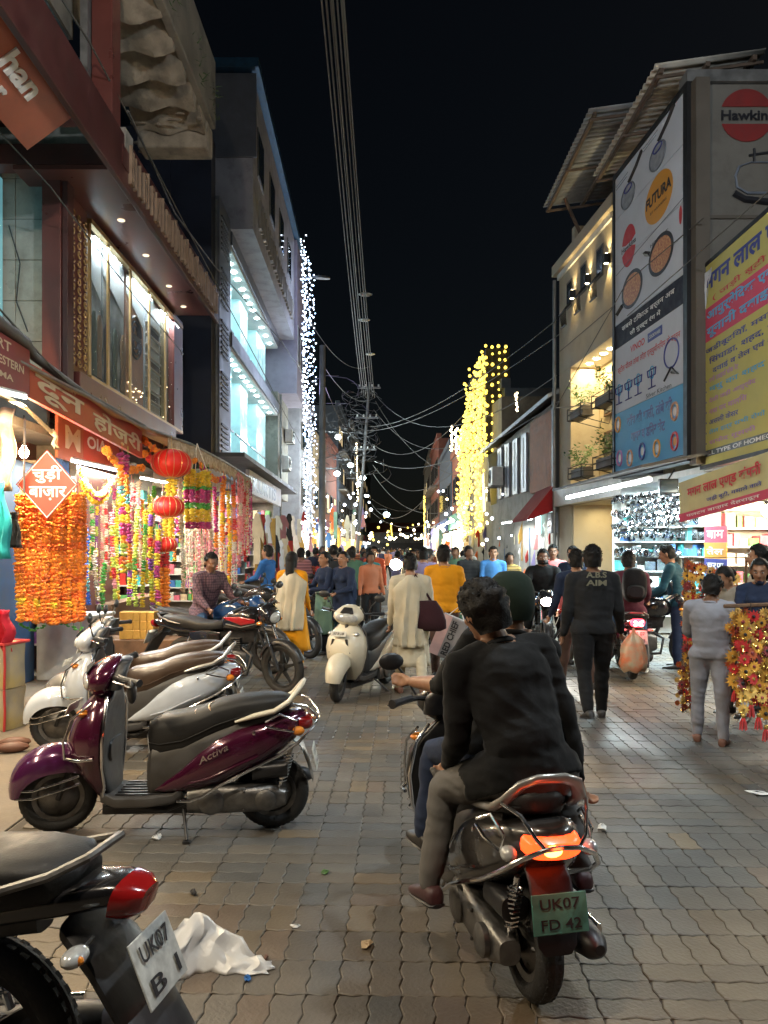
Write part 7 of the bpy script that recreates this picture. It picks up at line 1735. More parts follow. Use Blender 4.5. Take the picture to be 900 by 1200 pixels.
for px, py, w_, h_, Y, lab in ((201, 543, 47, 33, 11.5, 'largest red paper lantern, topmost of three under the canopy'), (197, 594, 38, 24, 11.5, 'middle red paper lantern of the three in a column'), (193, 638, 29, 18, 11.5, 'smallest red paper lantern, lowest of the three')):
    t = thing('paper_lantern', lab, 'lantern', at(px, py, Y)); rx = w_*Y/F/2; rz = h_*Y/F/2; q = MB(); n = 48; rings = []
    for i in range(15):
        th = PI*(.06+.88*i/14); rings.append([(rx*math.sin(th)**.8*(1+.028*abs(math.sin(8*2*PI*k/n))**.7-.02)*math.cos(2*PI*k/n), rx*math.sin(th)**.8*(1+.028*abs(math.sin(8*2*PI*k/n))**.7-.02)*math.sin(2*PI*k/n), rz*math.cos(th)) for k in range(n)])
    q.loft(rings); q.build('shade', M_lan, t, 60)
    for k in range(16):
        a = 2*PI*(k+.0)/16; q = MB(); q.tube([(rx*math.sin(PI*(.08+.84*i/9))**.8*1.01*math.cos(a), rx*math.sin(PI*(.08+.84*i/9))**.8*1.01*math.sin(a), rz*math.cos(PI*(.08+.84*i/9))) for i in range(10)], .004, 4); q.build('rib', M_gold, t, 60)
    for s in (-1, 1): q = MB(); q.lathe([(.001, 0), (rx*.3, 0), (rx*.3, .02), (.001, .021)], (0, 0, s*rz*.96-.01)); q.build('cap_ring', M_gold, t)
    q = MB(); q.tube([(0, 0, rz), (0, 0, rz+.2)], .005, 4); q.build('cord', M_gold, t)
for (px, py), L, pat, r, lab in (((201, 561), .28, 'yy', .06, 'yellow tassel garland under the largest lantern'), ((197, 608), .30, 'yyy', .055, 'yellow tassel garland under the middle lantern'), ((192, 649), .9, 'rroooooooo', .062, 'orange garland with red top hanging from the smallest lantern')):
    for k in range(3): garland(lab, at(px-3+3*k, py, 11.5+.05*(k % 2)), L, pat, r, r*.85, lab.replace('garland', 'strands'), sway=.008)
# stacked gold cartons, sacks and clothes at the left edge
M_goldbox = mat('gold_carton', (.55, .33, .08), .35, .3, var=.2, scale=10)
for i in range(3):
    for j in range(4):
        q = MB(); q.box(-.085, .085, -.1, .1, 0, .115); o = q.build('gold_carton', M_goldbox, None, 0, bevel=.006); o.location = at(150+8.5*j, 748-10.5*i, 9.9+.02*j)-Vector((0, 0, 0)); o.rotation_euler.z = R.uniform(-.1, .1)
        tag(o, 'small gold carton in the stack beside the black motorcycle seat', 'carton', 'stacked gold cartons')
q = MB(); z_ = at(160, 748, 9.9).z; q.box(-.5, .5, -.2, .35, 0, z_-.003); o = q.build('display_table', M_wood, None, 0, bevel=.01); o.location = (at(163, 748, 9.9).x, 9.95, 0); tag(o, 'low wooden table under the stacked gold cartons', 'table')
M_sack = mat('printed_sack', (.40, .34, .24), .6, var=.3, scale=5, bump=.5, bscale=14, col2=(.33, .25, .10)); M_sackr = mat('red_sack_edge', (.40, .03, .03), .6, var=.1)
for k, (z0, z1, lab) in enumerate(((.0, .37, 'crumpled printed sack on the pavement at the left edge'), (.375, .78, 'printed sack with red edges and green letters on top of the crumpled one'))):
    t = thing('printed_sack', lab, 'sack', (-3.62, 7.1, z0), rad(-12)); q = MB(); rings = []
    for i in range(9):
        u = i/8; rings.append([(.26*math.copysign(abs(math.cos(a))**.4, math.cos(a))*(1+.05*math.sin(u*6+a*2)*(1 if k == 0 else .3)), .17*math.copysign(abs(math.sin(a))**.4, math.sin(a))*(1+.06*math.cos(u*5+a*3)*(1 if k == 0 else .3)), (z1-z0)*u) for a in [2*PI*j/28 for j in range(28)]])
    q.loft(rings); q.build('bag', M_sack, t, 50)
    for sx in (-1, 1): q = MB(); q.tube([(sx*.25, -.16, 0), (sx*.262, -.165, (z1-z0)*.5), (sx*.25, -.16, z1-z0)], .012, 6); q.build('red_edge', M_sackr, t)
    if k: 
        q = MB(); q.tube([(-.26, -.165, z1-z0), (.26, -.165, z1-z0), (.26, .165, z1-z0), (-.26, .165, z1-z0), (-.26, -.165, z1-z0)], .014, 6); q.build('red_edge', M_sackr, t)
        q = MB(); q.box(-.22, .10, -.185, -.18, .06, .30); q.build('label_patch', mat('cream_patch', (.55, .52, .42), .6), t, 0); text_on('M', (-.06, -.187, .15), (1, 0, 0), (0, 0, 1), .12, .11, mat('green_print', (.02, .16, .06), .6), t, bold=.03); text_on('09', (-.06, -.187, .08), (1, 0, 0), (0, 0, 1), .1, .05, M_ink_k, t, bold=.02)
def drape(label, px0, px1, py0, py1, Y, m, cat='cloth', name='hanging_cloth'):
    q = MB(); pts = []; sd = R.uniform(0, 9)
    for v in range(10):
        for u in range(14):
            a = u/13; p = at(px0+(px1-px0)*(a*(1-.1*math.sin(v))), py0+(py1-py0)*v/9, Y); p.y += .05*math.sin(a*16+sd+v*.3)+.02*v*.3; pts.append(p)
    q.grid(pts, 14, 10); tag(q.build(name, m, None, 60, solid=.008), label, cat)
drape('orange and cream cloth bundle hanging at the far left edge', -25, 16, 478, 575, 7.6, cloth('peach', (.55, .27, .12), col2=(.5, .4, .3), scale=6))
drape('turquoise cloth hanging below the orange bundle', -20, 8, 565, 655, 7.3, cloth('turquoise', (.03, .40, .42)))
drape('dark grey cloth strip hanging by the blue door', 8, 22, 600, 642, 8.0, K_charc)
drape('red plastic bag hanging low at the far left edge', -20, 11, 715, 765, 6.9, cloth('bag_red', (.5, .02, .04)))
tag(fb(FL, 'blue_door', M_blue_door, None, 7.6, 9.6, -.25, -.18, 0, 2.7, bevel=.01), 'tall blue panelled door behind the marigold panel', 'door')
# crates and shoes on the pavement corner
for i in range(2): q = MB(); q.ell((0, 0, .04), (.13, .05, .045), 12, 6); o = q.build('shoe', M_sandal, None); o.location = (-3.0-.06*i, 6.2+.16*i, 0); o.rotation_euler.z = .3; tag(o, ('brown shoe tip at the left edge, nearer of two', 'brown shoe tip at the left edge, farther of two')[i], 'shoe')
# low wooden counter and rack through the garland shop
q = MB(); FL.box(q, 10.9, 13.8, .1, .35, 0, .85); tag(q.build('shop_counter', M_wood, None, 0, bevel=.01), 'wooden counter along the garland shop front', 'counter')
# -------- golden garland racks in the street
def daisy(q, c, r, mi, mc, ax):
    ax = Vector(ax).normalized(); a = ax.orthogonal().normalized(); b = ax.cross(a); n = 11; c = Vector(c)
    for k in range(n):
        t_ = 2*PI*k/n; d = a*math.cos(t_)+b*math.sin(t_); s = d.cross(ax)*r*.17; tip = c+d*r+ax*r*.1*R.uniform(-1, 1); q.add([c+ax*.004-s*.4, c+d*r*.6-s+ax*.012, tip, c+d*r*.6+s+ax*.012, c+ax*.004+s*.4], [(0, 1, 2, 3, 4)], mi)
    q.ell(c+ax*.01, (r*.25,)*3, 7, 5, mc)
DM = [petal('gold', (.62, .30, .03)), petal('rust', (.42, .07, .01)), petal('maroon', (.22, .02, .02)), petal('honey', (.68, .42, .10)), FLW['r'], mat('gold_bead', (.8, .55, .15), .25, .8, var=.1), M_black]
def flower_string(label, top, L, group, r=.055, tas=True, n=7, beads=True):
    q = MB(); k = int(L/(r*1.7))
    for i in range(k):
        z = -r*1.7*(i+.5); daisy(q, (R.uniform(-.02, .02), R.uniform(-.02, .02), z), r*R.uniform(.85, 1.15), R.choice((0, 0, 1, 3, 4, 2)), R.choice((2, 5, 6)), (R.uniform(-.6, .6), -1, R.uniform(-.3, .4)))
        if beads:
            for j in range(3): q.ell((R.uniform(-.03, .03), R.uniform(-.03, .03), z-r*.8+.01*j), (.009,)*3, 6, 4, 5)
        daisy(q, (R.uniform(-.03, .03), .05, z+.03), r*.8, R.choice((0, 1, 3)), 5, (R.uniform(-.6, .6), 1, 0))
    if tas:
        for j in range(7): a = j; q.tube([(0, 0, -L), (.02*math.cos(a), .02*math.sin(a), -L-.05), (.026*math.cos(a), .026*math.sin(a), -L-.11)], .006, 4, 4)
        q.ell((0, 0, -L), (.018, .018, .02), 8, 5, 5)
    q.tube([(0, 0, .06), (0, 0, -L)], .003, 4, 6)
    o = q.build('flower_string', DM, None, 30); o.location = top; return tag(o, label, 'garland', group)
for i in range(9):
    for j in range(2):
        X_ = 2.83+.065*i; Yy = 6.05+.14*j+.01*i; flower_string('string of gold and red flowers with red tassels on the near pole', (X_, Yy, 1.12+.04*math.sin(i*1.7)), R.uniform(.72, .86) if j == 0 else .6, 'flower strings on the near carrying pole', .058)
hang('carrying_pole', 'bamboo pole carrying the near bunch of golden flower strings', 'pole', [(2.68, 6.05, 1.19), (3.1, 6.12, 1.2), (3.6, 6.2, 1.2)], .016, M_wood)
hang('pole_stand', 'upright stick propping the near flower pole', 'stick', [(3.3, 6.22, 0), (3.28, 6.17, 1.2)], .015, M_wood)
for i in range(8):
    X_ = 3.12+.075*i; flower_string('string of orange and cream artificial flowers on the stand behind the boy', (X_, 7.9+.05*(i % 2), 1.52-.02*i), R.uniform(.55, 1.0) if i > 1 else 1.1, 'flower strings on the farther stand', .062, tas=False)
hang('display_stand', 'wooden stand holding flower strings behind the boy in grey', 'stand', [(3.1, 7.95, 0), (3.12, 7.95, 1.55), (3.75, 7.95, 1.55), (3.75, 7.95, 0)], .016, M_wood)
for i in range(5): flower_string('low string of golden flowers trailing near the boy in grey legs', (2.62+.05*i, 6.75+.04*i, .62), .42, 'low flower strings by the boy', .04, tas=False)
for i in range(10):
    X_ = -1.72+.13*i; flower_string('red and gold festoon on the wheeled rack beyond the woman in yellow', at(352+5.2*i, 664, 16.5), .55, 'festoons on the far rack', .075, tas=False)
hang('display_rack', 'metal rack carrying red and gold festoons beyond the woman in yellow', 'rack', [at(350, 735, 16.6), at(350, 662, 16.6), at(402, 662, 16.6), at(402, 735, 16.6)], .02, M_iron)
# -------- garments hanging in the shops
def garment(label, p, w_, h, m, rz=0, kind='shirt', group=None):
    q = MB(); th = .05
    if kind == 'shirt': out = [(-.5, 0), (-.46, .52), (-.85, .40), (-.95, .62), (-.35, .98), (-.12, 1), (.12, 1), (.35, .98), (.95, .62), (.85, .40), (.46, .52), (.5, 0)]
    elif kind == 'dress': out = [(-.85, 0), (-.4, .55), (-.45, .7), (-.72, .78), (-.3, .99), (-.1, 1), (.1, 1), (.3, .99), (.72, .78), (.45, .7), (.4, .55), (.85, 0)]
    else: out = [(-.5, 0), (-.5, 1), (.5, 1), (.5, 0)]
    n = len(out); vs = []
    for s in (-1, 1):
        for x, z in out: vs.append((x*w_/2, s*th*(.5+.3*math.sin(x*7)), (z-1)*h))
    q.add(vs, [tuple(range(n-1, -1, -1)), tuple(n+i for i in range(n))]+[(i, (i+1) % n, n+(i+1) % n, n+i) for i in range(n)])
    o = q.build('hanging_garment', m, None, 30, bevel=.008); o.location = p; o.rotation_euler.z = rz; return tag(o, label, 'garment', group)
cols_ = {'red': K_red, 'white': K_white, 'pink': cloth('dusty_pink', (.38, .17, .17)), 'blue': cloth('dull_blue', (.04, .09, .18)), 'mustard': cloth('dull_mustard', (.35, .2, .05)), 'cream': K_cream, 'black': K_charc, 'orange': K_orange, 'sage green': K_green, 'lavender': K_purple}
names_ = list(cols_)
for i in range(34):
    u = i/33; px = 650-95*u+R.uniform(-1, 1); Y = 19.0+10*u**1.3; nm = names_[(i*7) % 10]; row = i % 3; py = (612, 640, 655)[row]+R.uniform(-5, 5)+6*u
    garment('%s garment hanging in the right hand clothes stalls' % nm, at(px, py, Y), R.uniform(.3, .45), R.choice((.75, .9, 1.15)), cols_[nm], rad(R.uniform(-10, 25)), ('shirt', 'dress', 'shirt', 'dress', 'cloth')[i % 5], '%s garments on the right' % nm)
for i in range(36):
    u = i/35; px = 302+70*u+R.uniform(-1, 1); Y = 19.5+22*u**1.4; nm = ('white', 'cream', 'red', 'white', 'mustard', 'cream', 'pink', 'black')[(i*3+1) % 8]; py = (604, 628, 640)[i % 3]+R.uniform(-5, 5)
    garment('%s garment hanging outside the left shops' % nm, at(px, py, Y), R.uniform(.28, .42), R.choice((.8, 1.0, 1.3)), cols_[nm], rad(R.uniform(-20, 10)), ('shirt', 'dress', 'shirt', 'dress', 'cloth')[i % 5], '%s garments on the left' % nm)
for i in range(26):
    px = R.uniform(372, 428); Y = R.uniform(36, 50); nm = names_[(i*3) % 10]; garment('far %s garment or flag hanging over the left row of shops' % nm, at(px, R.uniform(590, 640), Y), .35, R.choice((.7, 1.3)), cols_[nm], 0, ('shirt', 'cloth', 'dress')[i % 3], 'far %s hangings left' % nm)
for i in range(26):
    px = R.uniform(500, 556); Y = R.uniform(33, 50); nm = names_[(i*7+3) % 10]; garment('far %s garment or flag hanging over the right row of shops' % nm, at(px, R.uniform(612, 645), Y), .35, R.choice((.7, 1.1)), cols_[nm], 0, ('shirt', 'cloth', 'dress')[i % 3], 'far %s hangings right' % nm)
# -------- litter
def crumpled(label, loc, sx, sy, h, m, rz=0, seed=0, cat='plastic bag'):
    q = MB(); nu = nv = 26; pts = []
    for v in range(nv):
        for u in range(nu):
            a, b = u/(nu-1)*2-1, v/(nv-1)*2-1; x = a*sx*(1-.35*b*b); y = b*sy*(1-.4*a); r_ = max(0, 1-(a*a*.6+b*b))
            z = h*(r_**.6)*(.55+.45*math.sin(a*5+seed)*math.cos(b*4))+.02*abs(noise.noise(Vector((a*5+seed, b*5, 0))))*2+.012*abs(math.sin(a*11+b*7+seed)); pts.append((x, y, max(.004, z)))
    q.grid(pts, nu, nv); o = q.build('plastic_bag', m, None, 30, solid=.003); o.location = loc; o.rotation_euler.z = rz; return tag(o, label, cat)
M_bag = mat('white_plastic_bag', (.55, .54, .52), .35, var=.15, scale=4, bump=.4, bscale=18)
q = MB(); A_ = at(205, 1140, 2.86); P_ = [(-.16, -.11, 0), (-.13, .02, .10), (-.03, .10, .19), (.03, .12, .15), (.18, .07, .06), (.30, .03, .01)]; pts = []
for v in range(14):
    for u in range(22):
        f = u/21*(len(P_)-1); i = min(int(f), len(P_)-2); p = Vector(P_[i]).lerp(Vector(P_[i+1]), f-i); b = v/13
        w_ = .17*(1-.75*(u/21)**1.2); z = p.z*(1-b)**.8; pts.append((p.x-.02*b+.012*math.sin(b*9+u*.5), p.y-w_*b*1.3+.01*math.sin(u*2.1+b*3), max(.003, z+.012*math.sin(u*1.3+b*6)*(1-b)+.006*math.sin(u*3.7))))
q.grid(pts, 22, 14); o = q.build('plastic_bag', M_bag, None, 45, solid=.002); o.location = (-.73, 2.99, 0); tag(o, 'crumpled white plastic bag with red print lying behind the near motorcycle', 'plastic bag')
for i, (px, py, w_, h_, m, lab) in enumerate(((381, 1024, .035, .015, M_leaf, 'crushed green leaf on the paving'), (429, 1108, .05, .012, mat('cardboard_scrap', (.38, .28, .17), .8), 'small brown card scrap on the paving'), (346, 1086, .03, .01, M_white_pl, 'white paper scrap near the plastic bag'), (312, 1124, .02, .015, M_sandal, 'brown pebble of litter near the plastic bag'),
        (706, 974, .05, .035, M_white_pl, 'crumpled white paper right of the moving scooter'), (888, 930, .09, .012, M_white_pl, 'flat white wrapper at the right edge'), (184, 983, .05, .02, M_white_pl, 'white pebble of litter under the maroon scooter stand'), (227, 1048, .03, .02, M_black, 'dark bottle cap near the motorcycle tail'), (290, 1148, .025, .012, K_blue, 'small blue wrapper on the paving'), (655, 1020, .04, .01, M_wood, 'twig near the moving scooter'))):
    Y = gy(py); q = MB(); q.ell((0, 0, h_*.3), (w_*.8, w_*.5, h_*.55), 7, 5); q.v = [(x+R.uniform(-.2, .2)*w_, y+R.uniform(-.2, .2)*w_, max(0, z+R.uniform(0, .5)*h_)) for x, y, z in q.v]; o = q.build('litter_scrap', m, None, 20); o.location = ((px-450)*Y/F, Y, .0); o.rotation_euler.z = R.uniform(0, 3); tag(o, lab, 'litter')
# ---------------------------------------------------------------- parked and moving vehicles
scooter('maroon purple scooter with chrome guards parked side on nearest the camera', (-.66, 4.55, 0), rad(182), P_maroon, steer=.32, stripes=True, sideword='Activa', fend=P_purple, mirrors=(), folded=True, grab=P_cream)
scooter('white scooter with silver grab rail parked behind the maroon one', (-1.42, 6.35, 0), rad(184), P_blue_w, seat=M_seat_br, steer=.1, stripes=False)
scooter('silver scooter with brown seat wedged behind the white scooter', (-1.62, 7.15, 0), rad(186), P_silver, seat=M_seat_br, guards=False, grab=P_white, fend=P_silver)
motorcycle('black motorcycle with red tank graphic turned towards the street', (-2.32, 9.1, 0), rad(-20), P_black, accent=P_red, steer=-.25, wheels=M_darkmetal, fairing=True)
motorcycle('blue motorcycle the man in the plaid shirt sits on', (-2.75, 10.3, 0), rad(-10), paint('blue_paint', (.02, .07, .2)), steer=-.2)
motorcycle('dusty black motorcycle half hidden behind the woman in yellow', (-2.15, 12.2, 0), rad(-35), P_black, steer=-.2)
motorcycle('black motorcycle seen from its tail in the bottom left corner', (-1.10, 2.09, 0), rad(169), P_black, seat=M_seat, group=None, plate_lines=('UK07', 'B 1'))
scooter('dusty cream scooter facing the camera in mid street', (.02, 9.35, 0), rad(-116), P_cream, guards=False, steer=.25, fend=P_cream, name='parked_scooter')
SCOOT = ((.54, 2.83, 0), rad(102))
scooter('dark grey scooter with lit red tail lamp carrying two riders away', SCOOT[0], SCOOT[1], P_dgrey, tail_on=True, plate_m=M_plate_g, guards=True, grab=P_silver, stand=False, front_plate=False, name='moving_scooter', steer=.05, rear_lines=('UK07', 'FD 42'))
motorcycle('black motorcycle with its headlight on coming towards the camera', (2.52, 12.3, 0), rad(-98), P_black, head_on=True, stand=False, name='moving_motorcycle')
motorcycle('red motorcycle with glowing red tail lamp riding away on the right', (3.12, 9.65, 0), rad(80), P_red, tail_on=True, stand=False, name='moving_motorcycle', mirrors=(-1,))
motorcycle('glossy black motorcycle parked across the front of the bright shops', (2.95, 10.75, 0), rad(-14), P_black, steer=-.1)
mb_ = motorcycle('distant parked motorcycle, first of the left row past the plaid shirt man', (-2.9, 13.6, 0), rad(-15), P_dgrey)
dup(mb_, (-2.8, 15.0, 0), rad(-25), 'distant parked motorcycle, second of the left row near the festoon rack')
dup(mb_, (-2.9, 16.6, 0), rad(-10), 'distant parked motorcycle, third of the left row')
dup(mb_, (-2.6, 19.0, 0), rad(-30), 'distant parked motorcycle, fourth and farthest of the left row')
# far headlight of an oncoming vehicle in the crowd
t = thing('oncoming_scooter_lamp', 'glaring headlight of a far vehicle coming through the crowd', 'headlight', (.27, 17.5, 1.27)); q = MB(); q.ell((0, 0, 0), (.13, .05, .12), 14, 8); q.build('lens', mat('glaring_headlight', (1, 1, .9), .3, emit=(1, .88, .6), es=120, nee=False), t)
q = MB(); q.lathe([(.001, .16), (.1, .12), (.14, .0), (.14, -.02)], (0, .02, 0), (0, 1, 0), 18); q.build('shell', M_black, t); lamp('SPOT', (0, -.1, 0), 160, (1, .88, .66), .05, rot=(rad(84), 0, 0), parent=t, spot=90)

# ---------------------------------------------------------------- people
NF = dict(face=False)
def seat_pose(x, z, **k):
    p = dict(pelvis=(x, 0, z)); p.update(k); return p
# pillion rider, nearest figure
person('pillion rider in black sweater and grey jeans on the moving scooter', SCOOT[0], SCOOT[1], seat_pose(.0, .855, lean=13, bend=6, side=-10, turn=22, nod=6, tilt=-14, armL=(22, 10, 50, 10), armR=(4, 3, 10, 0), legL=(66, 22, 74, 8), legR=(66, 24, 74, 8), curlL=50, curlR=48),
       top=K_black, bottom=K_grey, skin=M_skin, H=1.56, voxel=.0085, folds=1.5, hair='tall', shoes=mat('dark_maroon_shoe', (.05, .018, .02), .5), loose=1.08, girth=1.02, face=True, beard=False)
person('driver in dark green cap and black shirt reaching out his bare left forearm', SCOOT[0], SCOOT[1], seat_pose(.34, .86, lean=6, side=11, turn=-6, nod=6, armL=(30, 16, 55, -12), armR=(45, 14, 35, 10), legL=(74, 14, 76, 0), legR=(74, 14, 76, 0), curlL=30),
       top=K_black, bottom=K_navy, skin=M_skin, H=1.52, voxel=.011, folds=1.3, hair='beanie', hairm=cloth('dark_green', (.012, .022, .016)), sleeve=.3, face=False)
person('man in black printed sweatshirt walking away with a plastic bag', (2.0, 7.35, 0), rad(86), dict(armL=(2, 9, 12, 0), armR=(6, 12, 22, 0), legL=(-14, 2, 28, 12), legR=(14, 2, 4, 0), curlR=80, lean=2), top=K_charc, bottom=K_black, skin=M_skin_d, H=1.70, voxel=.012, loose=1.12, girth=1.1, face=False)
pt_ = bpy.data.objects[[o.name for o in bpy.data.objects if o.get('label', '').startswith('man in black printed sweatshirt')][0]]
lm = MB(); 
for i, s in enumerate(('A.B.S', 'AIM')): text_on(s, (-.142, .095, 1.37-.075*i), (0, -1, .0), (0, 0, 1), .19, .055, None, mb=lm, bold=.03, lift=.02)
lm.build('back_print', mat('faded_gold_print', (.16, .15, .10), .7), pt_, 0)
M_poly = mat('thin_print_polythene', (.62, .50, .34), .35, var=.2, scale=12, col2=(.62, .18, .08), bump=.3, bscale=30)
q = MB(); q.loft([[(.02+.12*w_*(1+.16*noise.noise(Vector((a*2, z*14, 3))))*math.cos(a), .085*w_*(1+.3*noise.noise(Vector((a*3, z*16, 8))))*math.sin(a), z+.012*math.sin(a*5)) for a in [2*PI*i/32 for i in range(32)]] for z, w_ in ((.01, .10), (-.03, .16), (-.06, .42), (-.10, .72), (-.15, .9), (-.2, 1.0), (-.26, 1.05), (-.32, 1.1), (-.36, 1.0), (-.385, .8))]); o = q.build('carrier_bag', M_poly, None, 50); o.location = (2.32, 7.2, .88); tag(o, 'full printed carrier bag hanging from the walking man hand', 'carrier bag')
person('bearded man in dark clothes walking behind the black sweatshirt', (2.24, 8.95, 0), rad(95), dict(armL=(18, 6, 20, 0), armR=(-10, 6, 10, 0), legL=(16, 2, 4, 0), legR=(-14, 2, 22, 10)), top=K_navy, bottom=K_brown, H=1.66, **NF)
person('person in cream shawl and loose cream trousers walking away', (.30, 8.7, 0), rad(92), dict(armL=(5, 6, 15, 0), armR=(4, 9, 20, 0), legL=(8, 3, 4, 0), legR=(-10, 3, 18, 8), nod=14), top=K_cream, bottom=K_cream, skin=M_skin, H=1.60, kurta=(K_cream, .72, .25), shawl=(cloth('ivory_stripe', (.55, .50, .38), col2=(.42, .37, .27), scale=5), 'long'), hair='short', shoes=M_sandal, loose=1.15, **NF)
t = thing('shoulder_bag', 'large maroon shoulder bag carried by the person in cream', 'bag', (.47, 8.60, .92), rad(-5)); q = MB(); q.loft([[(.21*w_*math.cos(a)+sh, .075*w_*math.sin(a), z) for a in [2*PI*i/22 for i in range(22)]] for z, w_, sh in ((-.2, .55, .05), (-.17, .95, .03), (-.08, 1.08, .0), (.04, .98, -.02), (.12, .8, -.04), (.14, .74, -.04))]); q.build('body', cloth('bag_maroon', (.035, .012, .016)), t, 60)
q = MB(); q.tube([(-.17, 0, .1), (-.17, -.02, .3), (-.12, .02, .43), (-.05, .06, .3), (.08, 0, .1)], .014, 6, flat=.5); q.build('strap', cloth('bag_maroon', (.035, .012, .016)), t, 60)
person('man in mustard shirt carrying a white printed shopping bag', (.76, 9.75, 0), rad(88), dict(armL=(4, 8, 10, 0), armR=(8, 12, 60, 20), legL=(-10, 2, 16, 8), legR=(10, 2, 4, 0)), top=K_yellow, bottom=K_brown, H=1.70, sleeve=.4, loose=1.08, girth=1.06, **NF)
t = thing('shopping_bag', 'grey and pink shopping bag lettered RED CHIEF hanging at a tilt', 'shopping bag', (.80, 9.35, .56), rad(-20)); t.rotation_euler = (0, rad(22), rad(-10)); t.scale = (1.35, 1.35, 1.35); q = MB(); q.box(-.13, .11, -.05, .05, -.19, .19); q.build('body', mat('grey_paper_bag', (.25, .24, .25), .5, var=.1), t, 0, bevel=.01); q = MB(); q.box(-.132, -.04, -.0525, -.0505, -.188, .188); q.build('pink_panel', mat('pink_paper', (.55, .36, .36), .5), t, 0); text_on('RED CHIEF', (.035, -.0505, -.16), (0, 0, 1), (-1, 0, 0), .32, .06, M_ink_k, t, bold=.03)
q = MB(); q.tube([(-.08, 0, .19), (-.02, 0, .3), (.06, 0, .19)], .005, 5); q.build('handle', M_white_ink, t)
person('man in purple plaid shirt sitting astride the blue motorcycle', (-2.35, 10.15, 0), rad(-40), seat_pose(-.05, .84, lean=14, turn=-20, nod=10, armL=(45, 12, 45, 15), armR=(38, 15, 40, 15), legL=(60, 20, 70, 0), legR=(50, 22, 60, 0)), top=K_plaid, bottom=K_denim, skin=M_skin_d, H=1.7, loose=1.1, girth=1.08, **NF)
person('woman with long plait in mustard tunic and cream dupatta', (-1.25, 10.4, 0), rad(80), dict(armL=(15, 5, 30, 0), armR=(8, 5, 25, 0), legL=(2, 2, 2, 0)), female=True, top=K_yellow, bottom=K_yellow, H=1.60, hair='long', kurta=(K_yellow, .78, .45), shawl=(K_cream, 'long'), shoes=M_sandal, **NF)
person('woman in sage tunic and dark jacket, left of the pair', (-.92, 12.0, 0), rad(215), dict(armL=(20, 8, 70, 30), armR=(25, 6, 75, 40), legL=(8, 2, 4, 0), legR=(-6, 2, 10, 0)), female=True, top=K_navy, bottom=K_black, H=1.60, hair='bun', kurta=(K_green, .72, .3), voxel=.015)
person('woman in navy shawl and glasses, right of the pair', (-.62, 11.8, 0), rad(235), dict(armL=(20, 8, 60, 30), armR=(18, 8, 55, 40), legL=(-6, 2, 8, 0)), female=True, top=K_navy, bottom=K_teal, H=1.60, hair='bun', shawl=(K_navy, 'short'), kurta=(K_navy, .5, .2))
person('man in blue jacket and face mask by the white pillar', (-2.15, 14.2, 0), rad(160), dict(armL=(25, 6, 50, 20), armR=(5, 6, 15, 0)), top=K_blue, bottom=K_denim, H=1.7)
person('oncoming rider in black jacket behind the lit headlight', (2.52, 12.3, 0), rad(-98), seat_pose(.28, .86, lean=10, armL=(52, 18, 30, 10), armR=(52, 18, 30, 10), legL=(68, 16, 80, 0), legR=(68, 16, 80, 0)), top=K_black, bottom=K_black, H=1.72, loose=1.15, beard=True, skin=M_skin_d, girth=1.1)
person('man in pink shirt walking towards the camera', (2.95, 13.4, 0), rad(-100), dict(armL=(10, 6, 15, 0), armR=(-8, 6, 12, 0), legL=(12, 2, 4, 0), legR=(-10, 2, 12, 0)), top=K_pink, bottom=K_charc, skin=M_skin_d, H=1.72)
person('man in light blue shirt facing the camera near the garment stalls', (2.05, 14.4, 0), rad(-95), dict(armL=(0, 8, 12, 0)), top=cloth('sky_blue', (.07, .22, .50)), bottom=K_charc, H=1.68)
person('man in dark hooded jacket left of the black sweatshirt', (3.0, 12.2, 0), rad(-130), dict(armL=(10, 6, 15, 0)), top=K_navy, bottom=K_black, H=1.68)
person('person in pink top just behind the black sweatshirt', (2.75, 10.9, 0), rad(100), dict(), top=K_pink, bottom=K_grey, H=1.55, **NF)
person('rider in maroon shirt with black backpack on the red motorcycle', (3.12, 9.65, 0), rad(80), seat_pose(.2, .86, lean=14, armL=(50, 14, 30, 10), armR=(50, 14, 30, 10), legL=(60, 16, 70, 0), legR=(34, 12, 26, 0), legRx=0), top=K_maroon, bottom=K_denim, H=1.68, shoes=M_shoe_w, girth=1.05, loose=1.1, **NF)
t = thing('backpack', 'black backpack on the rider in the maroon shirt', 'backpack', (3.15, 9.66, 1.18), rad(80)); q = MB(); q.loft([ring_yz(x, zt, zb, hw, 3, 20) for x, zt, zb, hw in [(-.13, .16, -.16, .10), (-.10, .20, -.20, .14), (.02, .22, -.22, .15), (.04, .2, -.2, .13)]]); q.build('body', K_black, t, 50); q = MB(); q.loft([ring_yz(x, zt, zb, hw, 3, 16) for x, zt, zb, hw in [(-.17, -.01, -.14, .08), (-.13, .01, -.16, .11)]]); q.build('front_pocket', K_charc, t, 50)
person('man in dark teal jacket leaning over by the medicine poster', (4.05, 10.55, 0), rad(150), dict(lean=10, armL=(30, 8, 40, 20), armR=(25, 8, 40, 20), nod=15), top=K_teal, bottom=K_navy, H=1.72, loose=1.1)
person('boy in light grey shirt and trousers beside the flower strings', (2.76, 6.5, 0), rad(62), dict(armL=(25, 8, 50, 20), armR=(15, 8, 60, 20), nod=14, turn=-20, legL=(4, 3, 2, 0), legR=(-3, 3, 2, 0)), top=K_lgrey, bottom=K_lgrey, skin=M_skin_d, H=1.43, voxel=.013, shoes=M_sandal, loose=1.12, hair='tall', face=True)
person('woman in white dupatta looking at the flower strings', (3.55, 7.25, 0), rad(240), dict(armL=(20, 6, 60, 30), armR=(20, 6, 60, 30), nod=14), female=True, top=K_navy, bottom=K_white, H=1.56, hair='long', shawl=(K_white, 'long'), voxel=.013)
